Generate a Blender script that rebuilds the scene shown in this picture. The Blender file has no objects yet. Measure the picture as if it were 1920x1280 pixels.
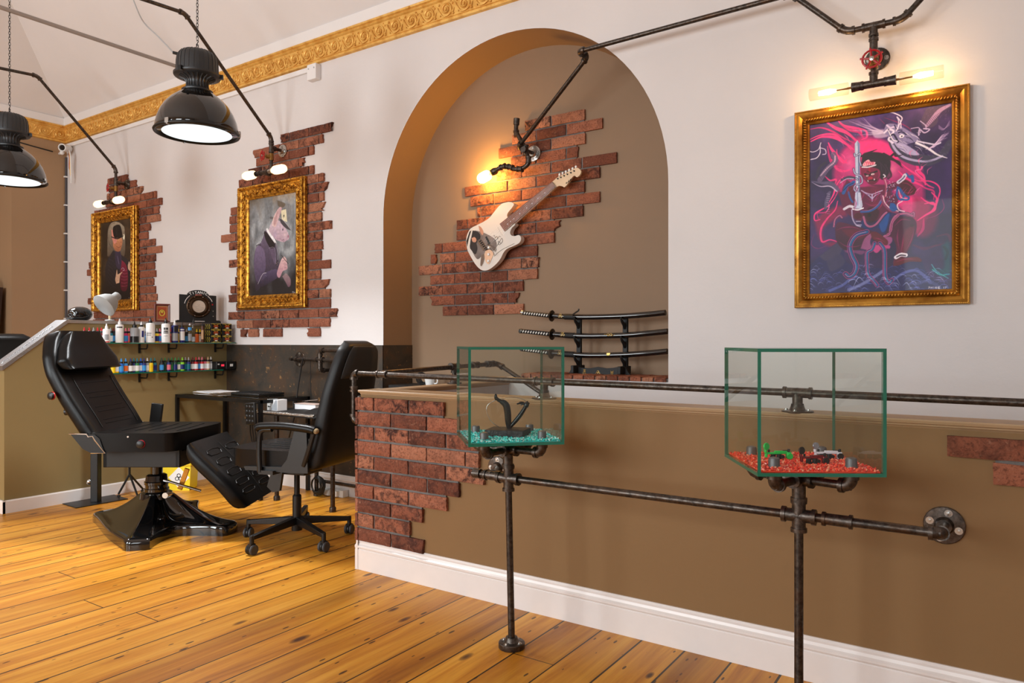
import bpy, bmesh, math, random
import numpy as np
from mathutils import Vector, Matrix, noise

# ------------------------------------------------------------------ camera, light, exposure
SC = bpy.context.scene
COL = SC.collection
YAW = math.radians(34.0)
CAM_Z = 1.2
FPX = 1350.0                                  # focal length in pixels of a 1920 px wide frame
cam_d = bpy.data.cameras.new('camera')
cam_d.sensor_width = 36.0
cam_d.lens = FPX / 1920.0 * 36.0
cam_d.clip_start = 0.05
cam = bpy.data.objects.new('camera', cam_d)
COL.objects.link(cam)
cam.location = (0, 0, CAM_Z)
cam.rotation_euler = (math.pi / 2, 0, YAW)
SC.camera = cam
SC.view_settings.view_transform = 'Standard'
SC.view_settings.look = 'None'
SC.view_settings.gamma = 1.0
SC.view_settings.exposure = 0.28
SC.view_settings.use_curve_mapping = False

w = bpy.data.worlds.new('world')
SC.world = w
w.use_nodes = True
w.node_tree.nodes['Background'].inputs[0].default_value = (0.80, 0.90, 1.0, 1)
w.node_tree.nodes['Background'].inputs[1].default_value = 1.0

def lamp(name, kind, loc, power, color, size=0.1, rot=(0, 0, 0), size_y=None, spot=None, blend=0.6):
    d = bpy.data.lights.new(name, kind)
    d.energy = power
    d.color = color
    if kind == 'AREA':
        d.size = size
        if size_y:
            d.shape = 'RECTANGLE'
            d.size_y = size_y
    elif kind in ('POINT', 'SPOT'):
        d.shadow_soft_size = size
        if kind == 'SPOT':
            d.spot_size = spot
            d.spot_blend = blend
    o = bpy.data.objects.new(name, d)
    COL.objects.link(o)
    o.location = loc
    o.rotation_euler = rot
    return o

# daylight entering by the street windows behind the photographer (the windows are built below)
FRONT_Y = -3.4
WINDOWS = [(-6.7, -5.1), (-3.9, -2.3), (-1.1, 0.5)]      # x0, x1 of each window
for i, (a, b) in enumerate(WINDOWS):
    lamp('window_daylight', 'AREA', ((a + b) / 2, FRONT_Y + 0.06, 2.0), (150, 135, 45)[i], (0.90, 0.96, 1.0), b - a - 0.1,
         (math.radians(72), 0, 0), 2.2)     # sky light slants down

# ------------------------------------------------------------------ helpers
R = random.Random(7)
FW = Vector((-math.sin(YAW), math.cos(YAW), 0))
RT = Vector((math.cos(YAW), math.sin(YAW), 0))
def ray(px, py):
    return FW + RT * ((px - 960) / FPX) + Vector((0, 0, (640 - py) / FPX))
def atY(px, py, Y):
    d = ray(px, py); t = Y / d.y
    return Vector((d.x * t, Y, CAM_Z + d.z * t))
def atX(px, py, X):
    d = ray(px, py); t = X / d.x
    return Vector((X, d.y * t, CAM_Z + d.z * t))
def atZ(px, py, Z):
    d = ray(px, py); t = (Z - CAM_Z) / d.z
    return Vector((d.x * t, d.y * t, Z))
def cw(lat, dep, z=0.0):
    return Vector((RT.x * lat + FW.x * dep, RT.y * lat + FW.y * dep, z))
def s2l(c):
    c = c / 255.0
    return c / 12.92 if c <= 0.04045 else ((c + 0.055) / 1.055) ** 2.4
def S(r, g, b):
    return (s2l(r), s2l(g), s2l(b), 1.0)

class MB:
    def __init__(self):
        self.v, self.f, self.mi, self.c = [], [], [], []
        self.cur = 0; self.col = None
    def add(self, vs, fs, mi=None):
        o = len(self.v)
        self.v.extend(Vector(p) for p in vs)
        self.c.extend([self.col or (1, 1, 1, 1)] * len(vs))
        for f in fs:
            self.f.append([i + o for i in f]); self.mi.append(self.cur if mi is None else mi)
        return self
    def box(self, c, s, m=None, mi=None):
        x, y, z = s[0] / 2, s[1] / 2, s[2] / 2
        vs = [Vector((a * x, b * y, d * z)) for a in (-1, 1) for b in (-1, 1) for d in (-1, 1)]
        if m is not None: vs = [m @ p for p in vs]
        vs = [p + Vector(c) for p in vs]
        return self.add(vs, [(0, 1, 3, 2), (4, 6, 7, 5), (0, 4, 5, 1), (2, 3, 7, 6), (0, 2, 6, 4), (1, 5, 7, 3)], mi)
    def bb(self, p, q, mi=None):
        p, q = Vector(p), Vector(q)
        return self.box((p + q) / 2, [abs(a) for a in (q - p)], None, mi)
    def tube(self, pts, r, seg=10, cap=True, closed=False, mi=None):
        pts = [Vector(p) for p in pts]; n = len(pts)
        rs = r if isinstance(r, (list, tuple)) else [r] * n
        T = []
        for i in range(n):
            a = pts[(i - 1) % n] if (closed or i > 0) else pts[i]
            b = pts[(i + 1) % n] if (closed or i < n - 1) else pts[i]
            d = b - a
            T.append(d.normalized() if d.length > 1e-9 else Vector((0, 0, 1)))
        u = T[0].orthogonal().normalized()
        vs = []
        for i in range(n):
            u = (u - T[i] * u.dot(T[i]))
            u = u.normalized() if u.length > 1e-6 else T[i].orthogonal().normalized()
            w_ = T[i].cross(u)
            for k in range(seg):
                an = 2 * math.pi * k / seg
                vs.append(pts[i] + (u * math.cos(an) + w_ * math.sin(an)) * rs[i])
        fs = []
        for i in range(n if closed else n - 1):
            j = (i + 1) % n
            for k in range(seg):
                k2 = (k + 1) % seg
                fs.append((i * seg + k, i * seg + k2, j * seg + k2, j * seg + k))
        if cap and not closed:
            fs.append(tuple(range(seg))[::-1]); fs.append(tuple((n - 1) * seg + k for k in range(seg)))
        return self.add(vs, fs, mi)
    def cyl(self, a, b, r, r2=None, seg=16, mi=None):
        return self.tube([a, b], [r, r if r2 is None else r2], seg, mi=mi)
    def lathe(self, prof, o=(0, 0, 0), ax=(0, 0, 1), seg=32, mi=None, sx=1.0):
        """prof: (radius, height) pairs along the axis"""
        o, ax = Vector(o), Vector(ax).normalized()
        u = ax.orthogonal().normalized() if abs(ax.z) < 0.999 else Vector((1, 0, 0))
        w_ = ax.cross(u)
        vs, fs = [], []
        for (r, h) in prof:
            for k in range(seg):
                an = 2 * math.pi * k / seg
                vs.append(o + ax * h + (u * math.cos(an) * sx + w_ * math.sin(an)) * max(r, 1e-5))
        for i in range(len(prof) - 1):
            for k in range(seg):
                k2 = (k + 1) % seg
                fs.append((i * seg + k, i * seg + k2, (i + 1) * seg + k2, (i + 1) * seg + k))
        if prof[0][0] > 1e-4: fs.append(tuple(range(seg))[::-1])
        if prof[-1][0] > 1e-4: fs.append(tuple((len(prof) - 1) * seg + k for k in range(seg)))
        return self.add(vs, fs, mi)
    def ball(self, c, r, seg=12, rings=8, mi=None, m=None):
        r = Vector((r, r, r)) if not hasattr(r, '__len__') else Vector(r)
        vs, fs = [], []
        for i in range(rings + 1):
            th = math.pi * i / rings
            for k in range(seg):
                an = 2 * math.pi * k / seg
                p = Vector((math.sin(th) * math.cos(an) * r.x, math.sin(th) * math.sin(an) * r.y, math.cos(th) * r.z))
                if m is not None: p = m @ p
                vs.append(p + Vector(c))
        for i in range(rings):
            for k in range(seg):
                k2 = (k + 1) % seg
                fs.append((i * seg + k, (i + 1) * seg + k, (i + 1) * seg + k2, i * seg + k2))
        return self.add(vs, fs, mi)
    def prism(self, poly, f, d0, d1, mi=None, mi_side=None):
        """poly: 2-D outline; f(u, v, depth) -> point"""
        n = len(poly)
        vs = [f(p[0], p[1], d0) for p in poly] + [f(p[0], p[1], d1) for p in poly]
        self.add(vs, [tuple(range(n))[::-1], tuple(range(n, 2 * n))], mi)
        return self.add(vs, [(i, (i + 1) % n, n + (i + 1) % n, n + i) for i in range(n)], mi if mi_side is None else mi_side)
    def sweep(self, prof, frames, closed=False, mi=None):
        """prof: (a, b) pairs; frames: functions or (origin, A, B) triples"""
        n = len(prof); vs, fs = [], []
        for (o, A, B) in frames:
            vs += [Vector(o) + Vector(A) * a + Vector(B) * b for a, b in prof]
        m = len(frames)
        for i in range(m if closed else m - 1):
            j = (i + 1) % m
            for k in range(n - 1):
                fs.append((i * n + k, i * n + k + 1, j * n + k + 1, j * n + k))
        if not closed:
            fs.append(tuple(range(n))); fs.append(tuple((m - 1) * n + k for k in range(n))[::-1])
        return self.add(vs, fs, mi)
    def grid(self, pts, nu, nv, mi=None, flip=False):
        fs = []
        for j in range(nv - 1):
            for i in range(nu - 1):
                a = j * nu + i
                q = (a, a + 1, a + nu + 1, a + nu)
                fs.append(q[::-1] if flip else q)
        return self.add(pts, fs, mi)
    def build(self, name, mats, parent=None, world=False, smooth=35, bevel=0, bseg=2, colors=False, origin=None, sub=0, fixn=True):
        me = bpy.data.meshes.new(name)
        vs = self.v
        if world and parent is not None:
            inv = WM[parent.name].inverted()
            vs = [inv @ p for p in vs]
        if origin is not None:
            vs = [p - Vector(origin) for p in vs]
        me.from_pydata([tuple(p) for p in vs], [], self.f)
        if not isinstance(mats, (list, tuple)): mats = [mats]
        for m in mats: me.materials.append(m)
        if len(mats) > 1: me.polygons.foreach_set('material_index', self.mi)
        if colors:
            at = me.color_attributes.new('tint', 'FLOAT_COLOR', 'POINT')
            at.data.foreach_set('color', [x for c in self.c for x in c])
        if fixn:
            bm = bmesh.new(); bm.from_mesh(me)
            bmesh.ops.recalc_face_normals(bm, faces=bm.faces)
            bm.to_mesh(me); bm.free()
        if smooth:
            me.polygons.foreach_set('use_smooth', [True] * len(me.polygons))
            me.set_sharp_from_angle(angle=math.radians(smooth))
        me.update()
        o = bpy.data.objects.new(name, me)
        COL.objects.link(o)
        if parent is not None:
            o.parent = parent
            WM[o.name] = WM[parent.name].copy()
        else:
            WM[o.name] = Matrix.Identity(4)
        if origin is not None:
            o.location = origin
            WM[o.name] = WM[o.name] @ Matrix.Translation(origin)
        if bevel:
            b = o.modifiers.new('edge', 'BEVEL'); b.width = bevel; b.segments = bseg; b.limit_method = 'ANGLE'
            b.angle_limit = math.radians(40); b.harden_normals = False
        if sub:
            sm = o.modifiers.new('sub', 'SUBSURF'); sm.levels = sub; sm.render_levels = sub
        return o
WM = {}

def thing(name, label, cat, loc=(0, 0, 0), rz=0.0, group=None):
    o = bpy.data.objects.new(name, None)
    o.empty_display_size = 0.1
    COL.objects.link(o)
    o.location = loc; o.rotation_euler = (0, 0, rz)
    WM[o.name] = Matrix.Translation(Vector(loc)) @ Matrix.Rotation(rz, 4, 'Z')
    return tag(o, label, cat, group)
def tag(o, label, cat, group=None, kind=None):
    o['label'] = label; o['category'] = cat
    if group: o['group'] = group
    if kind: o['kind'] = kind
    return o
def struct(o):
    o['kind'] = 'structure'
    return o
def dup(root, loc, rz=None, label=None, group=None):
    r = root.copy(); COL.objects.link(r); r.location = loc
    if rz is not None: r.rotation_euler = (0, 0, rz)
    if label: r['label'] = label
    if group: r['group'] = group
    WM[r.name] = Matrix.Translation(Vector(loc)) @ Matrix.Rotation(r.rotation_euler.z, 4, 'Z')
    for ch in list(root.children):
        c = ch.copy(); COL.objects.link(c); c.parent = r
        for g in ch.children:
            d = g.copy(); COL.objects.link(d); d.parent = c
    return r
def smoothpath(pts, n=8):
    """Catmull-Rom through the points"""
    P = [Vector(p) for p in pts]
    P = [P[0] * 2 - P[1]] + P + [P[-1] * 2 - P[-2]]
    out = []
    for i in range(1, len(P) - 2):
        for k in range(n):
            t = k / n
            a, b, c, d = P[i - 1], P[i], P[i + 1], P[i + 2]
            out.append(0.5 * ((2 * b) + (c - a) * t + (2 * a - 5 * b + 4 * c - d) * t * t + (3 * b - a - 3 * c + d) * t ** 3))
    out.append(P[-2])
    return out

# ------------------------------------------------------------------ materials
class NT:
    def __init__(self, name):
        self.m = bpy.data.materials.new(name); self.m.use_nodes = True
        self.t = self.m.node_tree; self.n = self.t.nodes; self.b = self.n['Principled BSDF']
        self.out = self.n['Material Output']
    def node(self, typ, **kw):
        nd = self.n.new(typ)
        for k, v in kw.items():
            if k.startswith('i_'):
                key = k[2:]
                key = int(key) if key.isdigit() else key.replace('_', ' ')
                nd.inputs[key].default_value = v
            else: setattr(nd, k, v)
        return nd
    def link(self, a, b): self.t.links.new(a, b)
    def math(self, op, a, b=None, c=None):
        nd = self.n.new('ShaderNodeMath'); nd.operation = op
        for i, x in enumerate((a, b, c)):
            if x is None: continue
            if isinstance(x, (int, float)): nd.inputs[i].default_value = x
            else: self.link(x, nd.inputs[i])
        return nd.outputs[0]
    def ramp(self, fac, stops, interp='LINEAR'):
        nd = self.n.new('ShaderNodeValToRGB'); cr = nd.color_ramp; cr.interpolation = interp
        while len(cr.elements) < len(stops): cr.elements.new(0.5)
        for e, (p, c) in zip(cr.elements, stops):
            e.position = p; e.color = c if len(c) == 4 else (*c, 1)
        self.link(fac, nd.inputs[0])
        return nd.outputs[0]
    def mix(self, fac, a, b, mode='MIX'):
        nd = self.n.new('ShaderNodeMix'); nd.data_type = 'RGBA'; nd.blend_type = mode
        for s, x in ((nd.inputs[0], fac), (nd.inputs[6], a), (nd.inputs[7], b)):
            if isinstance(x, (int, float)): s.default_value = x
            elif isinstance(x, tuple): s.default_value = x if len(x) == 4 else (*x, 1)
            else: self.link(x, s)
        return nd.outputs[2]
    def noise(self, vec, scale, detail=4, rough=0.55, dist=0.0):
        nd = self.node('ShaderNodeTexNoise'); nd.inputs['Scale'].default_value = scale
        nd.inputs['Detail'].default_value = detail; nd.inputs['Roughness'].default_value = rough
        nd.inputs['Distortion'].default_value = dist
        if vec is not None: self.link(vec, nd.inputs['Vector'])
        return nd.outputs[0]
    def coord(self, scale=None, kind='Object'):
        tc = self.node('ShaderNodeTexCoord')
        o = tc.outputs[kind]
        if scale:
            mp = self.node('ShaderNodeMapping'); mp.inputs['Scale'].default_value = scale
            self.link(o, mp.inputs[0]); o = mp.outputs[0]
        return o
    def bump(self, h, strength=0.3, dist=0.01):
        nd = self.node('ShaderNodeBump'); nd.inputs['Strength'].default_value = strength; nd.inputs['Distance'].default_value = dist
        self.link(h, nd.inputs['Height']); self.link(nd.outputs[0], self.b.inputs['Normal'])
    def set(self, **kw):
        for k, v in kw.items(): self.b.inputs[k.replace('_', ' ')].default_value = v
        return self

def plain(name, col, rough=0.5, metal=0.0, coat=0.0, spec=0.5, bump=None, var=0.0, emit=None, alpha=None):
    n = NT(name)
    n.set(Base_Color=col, Roughness=rough, Metallic=metal)
    n.b.inputs['Coat Weight'].default_value = coat
    n.b.inputs['Specular IOR Level'].default_value = spec
    if var or bump:
        co = n.coord()
    if var:
        f = n.noise(co, 14, 5)
        dark = tuple(c * (1 - var) for c in col[:3]); lite = tuple(min(1, c * (1 + var)) for c in col[:3])
        n.link(n.ramp(f, [(0.3, dark), (0.7, lite)]), n.b.inputs['Base Color'])
    if bump:
        n.bump(n.noise(co, bump[0], 4), bump[1], bump[2] if len(bump) > 2 else 0.01)
    if emit:
        n.b.inputs['Emission Color'].default_value = emit[0]; n.b.inputs['Emission Strength'].default_value = emit[1]
    return n.m

def m_floor():
    n = NT('pine_boards'); tc = n.coord()
    sp = n.node('ShaderNodeSeparateXYZ'); n.link(tc, sp.inputs[0]); x, y = sp.outputs[0], sp.outputs[1]
    wob = n.math('MULTIPLY', n.math('SUBTRACT', n.noise(tc, 0.6, 1), 0.5), 0.02)
    xs = n.math('DIVIDE', n.math('ADD', n.math('ADD', x, 20.036), wob), 0.1795)
    idx = n.math('FLOOR', xs); fr = n.math('FRACT', xs)
    wn = n.node('ShaderNodeTexWhiteNoise', noise_dimensions='1D'); n.link(idx, wn.inputs['W']); rnd = wn.outputs[0]
    # grain runs along y, shifted per board
    cb = n.node('ShaderNodeCombineXYZ')
    n.link(n.math('MULTIPLY', x, 11.0), cb.inputs[0]); n.link(n.math('ADD', n.math('MULTIPLY', y, 0.8), n.math('MULTIPLY', rnd, 40.0)), cb.inputs[1]); n.link(idx, cb.inputs[2])
    g1 = n.noise(cb.outputs[0], 1.2, 6, 0.6, 0.8)
    cb2 = n.node('ShaderNodeCombineXYZ')
    n.link(n.math('MULTIPLY', x, 60.0), cb2.inputs[0]); n.link(n.math('ADD', n.math('MULTIPLY', y, 2.0), n.math('MULTIPLY', rnd, 91.0)), cb2.inputs[1])
    g2 = n.noise(cb2.outputs[0], 1.0, 4, 0.6)
    base = n.ramp(g1, [(0.25, S(144, 82, 16)), (0.42, S(192, 126, 36)), (0.58, S(209, 148, 50)), (0.8, S(221, 166, 72))])
    fine = n.ramp(g2, [(0.3, (0.78, 0.72, 0.62)), (0.6, (1, 1, 1))])
    c = n.mix(0.8, base, fine, 'MULTIPLY')
    tone = n.ramp(rnd, [(0.0, (0.80, 0.74, 0.64)), (0.45, (0.98, 0.96, 0.92)), (1.0, (1.08, 1.06, 1.02))])
    c = n.mix(1.0, c, tone, 'MULTIPLY')
    # knots
    vo = n.node('ShaderNodeTexVoronoi'); vo.inputs['Scale'].default_value = 1.0
    cb3 = n.node('ShaderNodeCombineXYZ')
    n.link(n.math('MULTIPLY', x, 9.0), cb3.inputs[0]); n.link(n.math('MULTIPLY', y, 3.6), cb3.inputs[1])
    n.link(cb3.outputs[0], vo.inputs['Vector'])
    sep = n.node('ShaderNodeSeparateColor'); n.link(vo.outputs['Color'], sep.inputs[0])
    size = n.math('ADD', n.math('MULTIPLY', n.math('POWER', sep.outputs[0], 2.0), 0.17), 0.045)
    kn = n.math('DIVIDE', vo.outputs['Distance'], size)
    keep = n.math('GREATER_THAN', sep.outputs[1], 0.25)
    km = n.math('MULTIPLY', n.math('SUBTRACT', 1.0, n.math('MINIMUM', kn, 1.0)), keep)
    c = n.mix(n.ramp(km, [(0.0, (0, 0, 0)), (0.25, (0.55,) * 3), (0.6, (0.95,) * 3)]), c, S(62, 26, 6))
    # dark dashes (worm marks, nail holes)
    vo2 = n.node('ShaderNodeTexVoronoi'); vo2.inputs['Scale'].default_value = 1.0
    cb4 = n.node('ShaderNodeCombineXYZ')
    n.link(n.math('MULTIPLY', x, 30.0), cb4.inputs[0]); n.link(n.math('MULTIPLY', y, 9.0), cb4.inputs[1])
    n.link(cb4.outputs[0], vo2.inputs['Vector'])
    sep2 = n.node('ShaderNodeSeparateColor'); n.link(vo2.outputs['Color'], sep2.inputs[0])
    d2 = n.math('MULTIPLY', n.math('LESS_THAN', vo2.outputs['Distance'], n.math('MULTIPLY', sep2.outputs[0], 0.20)), n.math('GREATER_THAN', sep2.outputs[1], 0.30))
    c = n.mix(n.math('MULTIPLY', d2, 0.85), c, S(40, 20, 8))
    # long stains near some board edges
    st = n.noise(cb.outputs[0], 0.45, 3, 0.5)
    c = n.mix(n.ramp(st, [(0.60, (0, 0, 0)), (0.74, (0.55,) * 3)]), c, S(104, 52, 12))
    # gaps
    edge = n.math('MINIMUM', fr, n.math('SUBTRACT', 1.0, fr))
    gw = n.math('ADD', n.math('MULTIPLY', rnd, 0.012), 0.015)
    gap = n.math('LESS_THAN', edge, gw)
    yy = n.math('ADD', n.math('DIVIDE', y, 7.5), n.math('MULTIPLY', rnd, 7.0))
    fy = n.math('FRACT', yy)
    gap2 = n.math('LESS_THAN', fy, 0.0006)
    gap = n.math('MAXIMUM', gap, gap2)
    c = n.mix(n.math('MULTIPLY', gap, 0.97), c, S(28, 14, 5))
    n.link(c, n.b.inputs['Base Color'])
    n.set(Roughness=0.38)
    n.b.inputs['Specular IOR Level'].default_value = 0.32
    n.bump(n.math('ADD', n.math('MULTIPLY', gap, -1.0), n.math('MULTIPLY', g2, 0.12)), 0.35, 0.004)
    return n.m

def m_brick():
    n = NT('clay_brick'); co = n.coord()
    at = n.node('ShaderNodeAttribute', attribute_name='tint')
    sp = n.node('ShaderNodeSeparateColor'); n.link(at.outputs['Color'], sp.inputs[0])
    base = n.ramp(sp.outputs[0], [(0.0, S(120, 70, 53)), (0.35, S(148, 88, 66)), (0.7, S(166, 102, 77)), (1.0, S(186, 126, 97))])
    f1 = n.noise(co, 22, 6, 0.65, 0.6)
    f2 = n.noise(co, 95, 3, 0.6)
    dark = n.math('MULTIPLY', n.ramp(f1, [(0.44, (0, 0, 0)), (0.62, (1, 1, 1))]), sp.outputs[1])
    c = n.mix(dark, base, S(52, 32, 30))
    c = n.mix(n.ramp(f2, [(0.5, (0, 0, 0)), (0.72, (0.75,) * 3)]), c, S(74, 40, 30))
    c = n.mix(n.ramp(n.noise(co, 60, 4), [(0.60, (0, 0, 0)), (0.8, (0.4,) * 3)]), c, S(206, 160, 130))
    n.link(c, n.b.inputs['Base Color']); n.set(Roughness=0.85)
    n.b.inputs['Specular IOR Level'].default_value = 0.25
    n.bump(n.math('ADD', n.noise(co, 70, 6, 0.7, 0.5), n.math('MULTIPLY', f1, 0.7)), 0.8, 0.012)
    return n.m

def m_plaster(name, col, bump=0.12, var=0.03):
    n = NT(name); co = n.coord()
    f = n.noise(co, 1.3, 4)
    a = tuple(c * (1 - var) for c in col[:3]); b = tuple(min(1, c * (1 + var)) for c in col[:3])
    n.link(n.ramp(f, [(0.3, a), (0.7, b)]), n.b.inputs['Base Color'])
    n.set(Roughness=0.62); n.b.inputs['Specular IOR Level'].default_value = 0.3
    n.bump(n.math('ADD', n.noise(co, 45, 3), n.math('MULTIPLY', n.noise(co, 7, 3), 1.5)), bump, 0.006)
    return n.m

def m_rust():
    n = NT('oxidised_metal_sheet'); co = n.coord()
    f = n.noise(co, 3.5, 8, 0.7, 1.2); g = n.noise(co, 26, 5, 0.65, 0.4)
    c = n.ramp(f, [(0.3, S(48, 45, 42)), (0.48, S(66, 58, 50)), (0.6, S(80, 60, 44)), (0.75, S(62, 55, 50))])
    c = n.mix(n.ramp(g, [(0.62, (0, 0, 0)), (0.7, (0.9,) * 3)]), c, n.ramp(n.noise(co, 60, 3), [(0.4, S(126, 84, 44)), (0.7, S(178, 142, 96))]))
    n.link(c, n.b.inputs['Base Color']); n.set(Roughness=0.5, Metallic=0.25)
    n.bump(g, 0.25, 0.004)
    return n.m

def m_iron(name='black_iron_pipe', light=1.0):
    n = NT(name); co = n.coord()
    f = n.noise(co, 60, 5, 0.7, 0.3); g = n.noise(co, 9, 4, 0.6)
    a = tuple(c * light for c in S(50, 44, 40)[:3]); b = tuple(c * light for c in S(92, 84, 78)[:3])
    c = n.ramp(f, [(0.35, a), (0.65, b)])
    c = n.mix(n.ramp(g, [(0.52, (0, 0, 0)), (0.7, (0.7,) * 3)]), c, S(86, 62, 44))
    n.link(c, n.b.inputs['Base Color']); n.set(Metallic=0.85)
    n.link(n.ramp(f, [(0.3, (0.45,) * 3), (0.7, (0.28,) * 3)]), n.b.inputs['Roughness'])
    n.bump(f, 0.25, 0.003)
    return n.m

def m_gold(name, col, dark, rough=0.35, scale=120, strength=0.4, metal=0.75):
    n = NT(name); co = n.coord()
    f = n.noise(co, scale, 4, 0.6)
    blotch = n.noise(co, scale * 0.3, 3)
    c = n.mix(n.ramp(blotch, [(0.35, (0, 0, 0)), (0.6, (1, 1, 1))]), dark, col)  # random darker blotches over the gilding
    n.link(c, n.b.inputs['Base Color']); n.set(Metallic=metal, Roughness=rough)
    n.bump(f, strength, 0.003)
    return n.m

def m_leather(name='black_leather', col=S(12, 11, 11), rough=0.30):
    n = NT(name); co = n.coord()
    n.set(Base_Color=col, Roughness=rough)
    n.b.inputs['Specular IOR Level'].default_value = 0.22
    vo = n.node('ShaderNodeTexVoronoi'); vo.inputs['Scale'].default_value = 420
    n.link(co, vo.inputs['Vector'])
    n.bump(n.math('ADD', vo.outputs['Distance'], n.math('MULTIPLY', n.noise(co, 8, 3), 3.0)), 0.08, 0.003)
    return n.m

def m_glass(name, tint=(0.965, 0.985, 0.972, 1)):
    n = NT(name)
    tr = n.node('ShaderNodeBsdfTransparent'); tr.inputs[0].default_value = tint
    gl = n.node('ShaderNodeBsdfGlossy'); gl.inputs['Roughness'].default_value = 0.0
    fr = n.node('ShaderNodeFresnel'); fr.inputs[0].default_value = 1.5
    mx = n.node('ShaderNodeMixShader')
    ge = n.node('ShaderNodeNewGeometry')
    n.link(n.math('MULTIPLY', fr.outputs[0], n.math('SUBTRACT', 1.0, ge.outputs['Backfacing'])), mx.inputs[0]); n.link(tr.outputs[0], mx.inputs[1]); n.link(gl.outputs[0], mx.inputs[2])
    n.link(mx.outputs[0], n.out.inputs[0])
    return n.m

def m_emit(name, col, strength):
    n = NT(name); e = n.node('ShaderNodeEmission'); e.inputs[0].default_value = col; e.inputs[1].default_value = strength
    n.link(e.outputs[0], n.out.inputs[0])
    return n.m

def m_tint(name, rough=0.5, coat=0.0, bump=0.0):
    n = NT(name)
    at = n.node('ShaderNodeAttribute', attribute_name='tint')
    n.link(at.outputs['Color'], n.b.inputs['Base Color']); n.set(Roughness=rough)
    n.b.inputs['Coat Weight'].default_value = coat; n.b.inputs['Coat Roughness'].default_value = 0.03
    if bump: n.bump(n.noise(n.coord(), 180, 3), bump, 0.002)
    return n.m

WHITE = m_plaster('white_plaster', S(218, 212, 210))
CEILP = m_plaster('ceiling_paint', S(232, 228, 227), 0.03)
ALCOVE = m_plaster('alcove_paint', S(140, 114, 90), 0.06)
BROWN = m_plaster('brown_paint', S(130, 98, 62), 0.06)
TAN = m_plaster('tan_paint', S(166, 134, 102), 0.06)
OLIVE = m_plaster('olive_paint', S(136, 117, 78), 0.06)
CAPTAN = plain('cap_moulding_paint', S(168, 140, 108), 0.5, var=0.03)
GLOSSW = plain('white_gloss_trim', S(228, 220, 216), 0.3, var=0.015)
WTRIM = plain('white_trim', S(232, 228, 226), 0.5)
FLOORM = m_floor()
BRICK = m_brick()
MORTAR = plain('grey_mortar', S(112, 106, 102), 0.95, bump=(80, 0.5), var=0.3)
RUST = m_rust()
IRON = m_iron()
IRON2 = m_iron('grey_iron_fitting', 1.25)
STEEL = plain('bright_steel', S(190, 188, 184), 0.25, 0.95, bump=(60, 0.1))
CHROME = plain('chrome', S(210, 210, 210), 0.12, 1.0)
ALU = plain('brushed_aluminium', S(170, 170, 172), 0.35, 0.9, bump=(90, 0.3))
GOLD = m_gold('antique_gilt', S(226, 166, 62), S(120, 70, 18), 0.36, 120, 0.5)
GOLD2 = m_gold('old_gold_wood', S(186, 134, 52), S(140, 92, 30), 0.34, 50, 0.2)
GOLDC = m_gold('cornice_gilt', S(236, 188, 100), S(214, 156, 70), 0.42, 60, 0.15, 0.35)
LEATHER = m_leather()
GLOSSK = plain('black_gloss_enamel', S(12, 12, 13), 0.07, 0.0, coat=0.6)
BLACKM = plain('black_metal', S(18, 17, 17), 0.4, 0.2)
BLACKP = plain('black_plastic', S(16, 16, 16), 0.42)
MATTEK = plain('matte_black', S(13, 13, 13), 0.6)
DKGREY = plain('dark_grey_cast', S(52, 53, 55), 0.42, 0.3, bump=(40, 0.1))
WHITEP = plain('white_plastic', S(232, 232, 230), 0.35)
GREYP = plain('grey_plastic', S(170, 171, 173), 0.4)
RED = plain('red_paint', S(170, 20, 28), 0.35)
BRASS = plain('brass', S(150, 112, 60), 0.35, 0.9)
GLASSF = m_glass('clear_glass')
GLASSB = m_glass('bulb_glass', (0.91, 0.885, 0.83, 1))
GLASSE = plain('green_glass_edge', S(8, 104, 82), 0.08, 0.0, coat=0.5)
AMBER = m_emit('warm_bulb_glow', (1.0, 0.66, 0.34, 1), 2.4)
HOT = m_emit('hot_filament', (1.0, 0.60, 0.22, 1), 60.0)
LAMPW = m_emit('white_lamp_glass', (0.90, 0.98, 1.0, 1), 0.95)
TINT = m_tint('painted_colours', 0.5)
CANVAS = m_tint('oil_paint', 0.42, 0.0, 0.15)
PRINT = m_tint('print_under_glass', 0.5, 0.22)

# ------------------------------------------------------------------ the room
XL, XR, YB = -8.74, 3.2, 3.94
ZC = 3.69
AX0, AX1, ASP = -3.824, -1.572, 2.12                # arched alcove: sides and spring line
ACX, ARAD = (AX0 + AX1) / 2, (AX1 - AX0) / 2
YA = 4.26
SILL = 0.965

mb = MB(); mb.bb((XL - 0.5, FRONT_Y, -0.05), (XR, YA + 0.05, 0.0))
struct(mb.build('floor', FLOORM, smooth=0))

def arc_pts(n=48):
    return [(ACX - ARAD * math.cos(math.pi * k / n), ASP + ARAD * math.sin(math.pi * k / n)) for k in range(n + 1)]

mb = MB()
def q(a, b):
    mb.add([(a[0], YB, a[1]), (b[0], YB, a[1]), (b[0], YB, b[1]), (a[0], YB, b[1])], [(0, 1, 2, 3)])
q((XL, 0), (AX0, ZC)); q((AX1, 0), (XR, ZC))
ap = [(AX0, 0)] + arc_pts() + [(AX1, 0)]
ar = arc_pts()
for (a, b) in zip(ar[:-1], ar[1:]):
    mb.add([(a[0], YB, a[1]), (b[0], YB, b[1]), (b[0], YB, ZC), (a[0], YB, ZC)], [(0, 1, 2, 3)])
mb.bb((-2.70, YB, 0), (AX1, YB + 0.10, SILL))
struct(mb.build('wall_back', WHITE, smooth=0, fixn=False))

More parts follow.
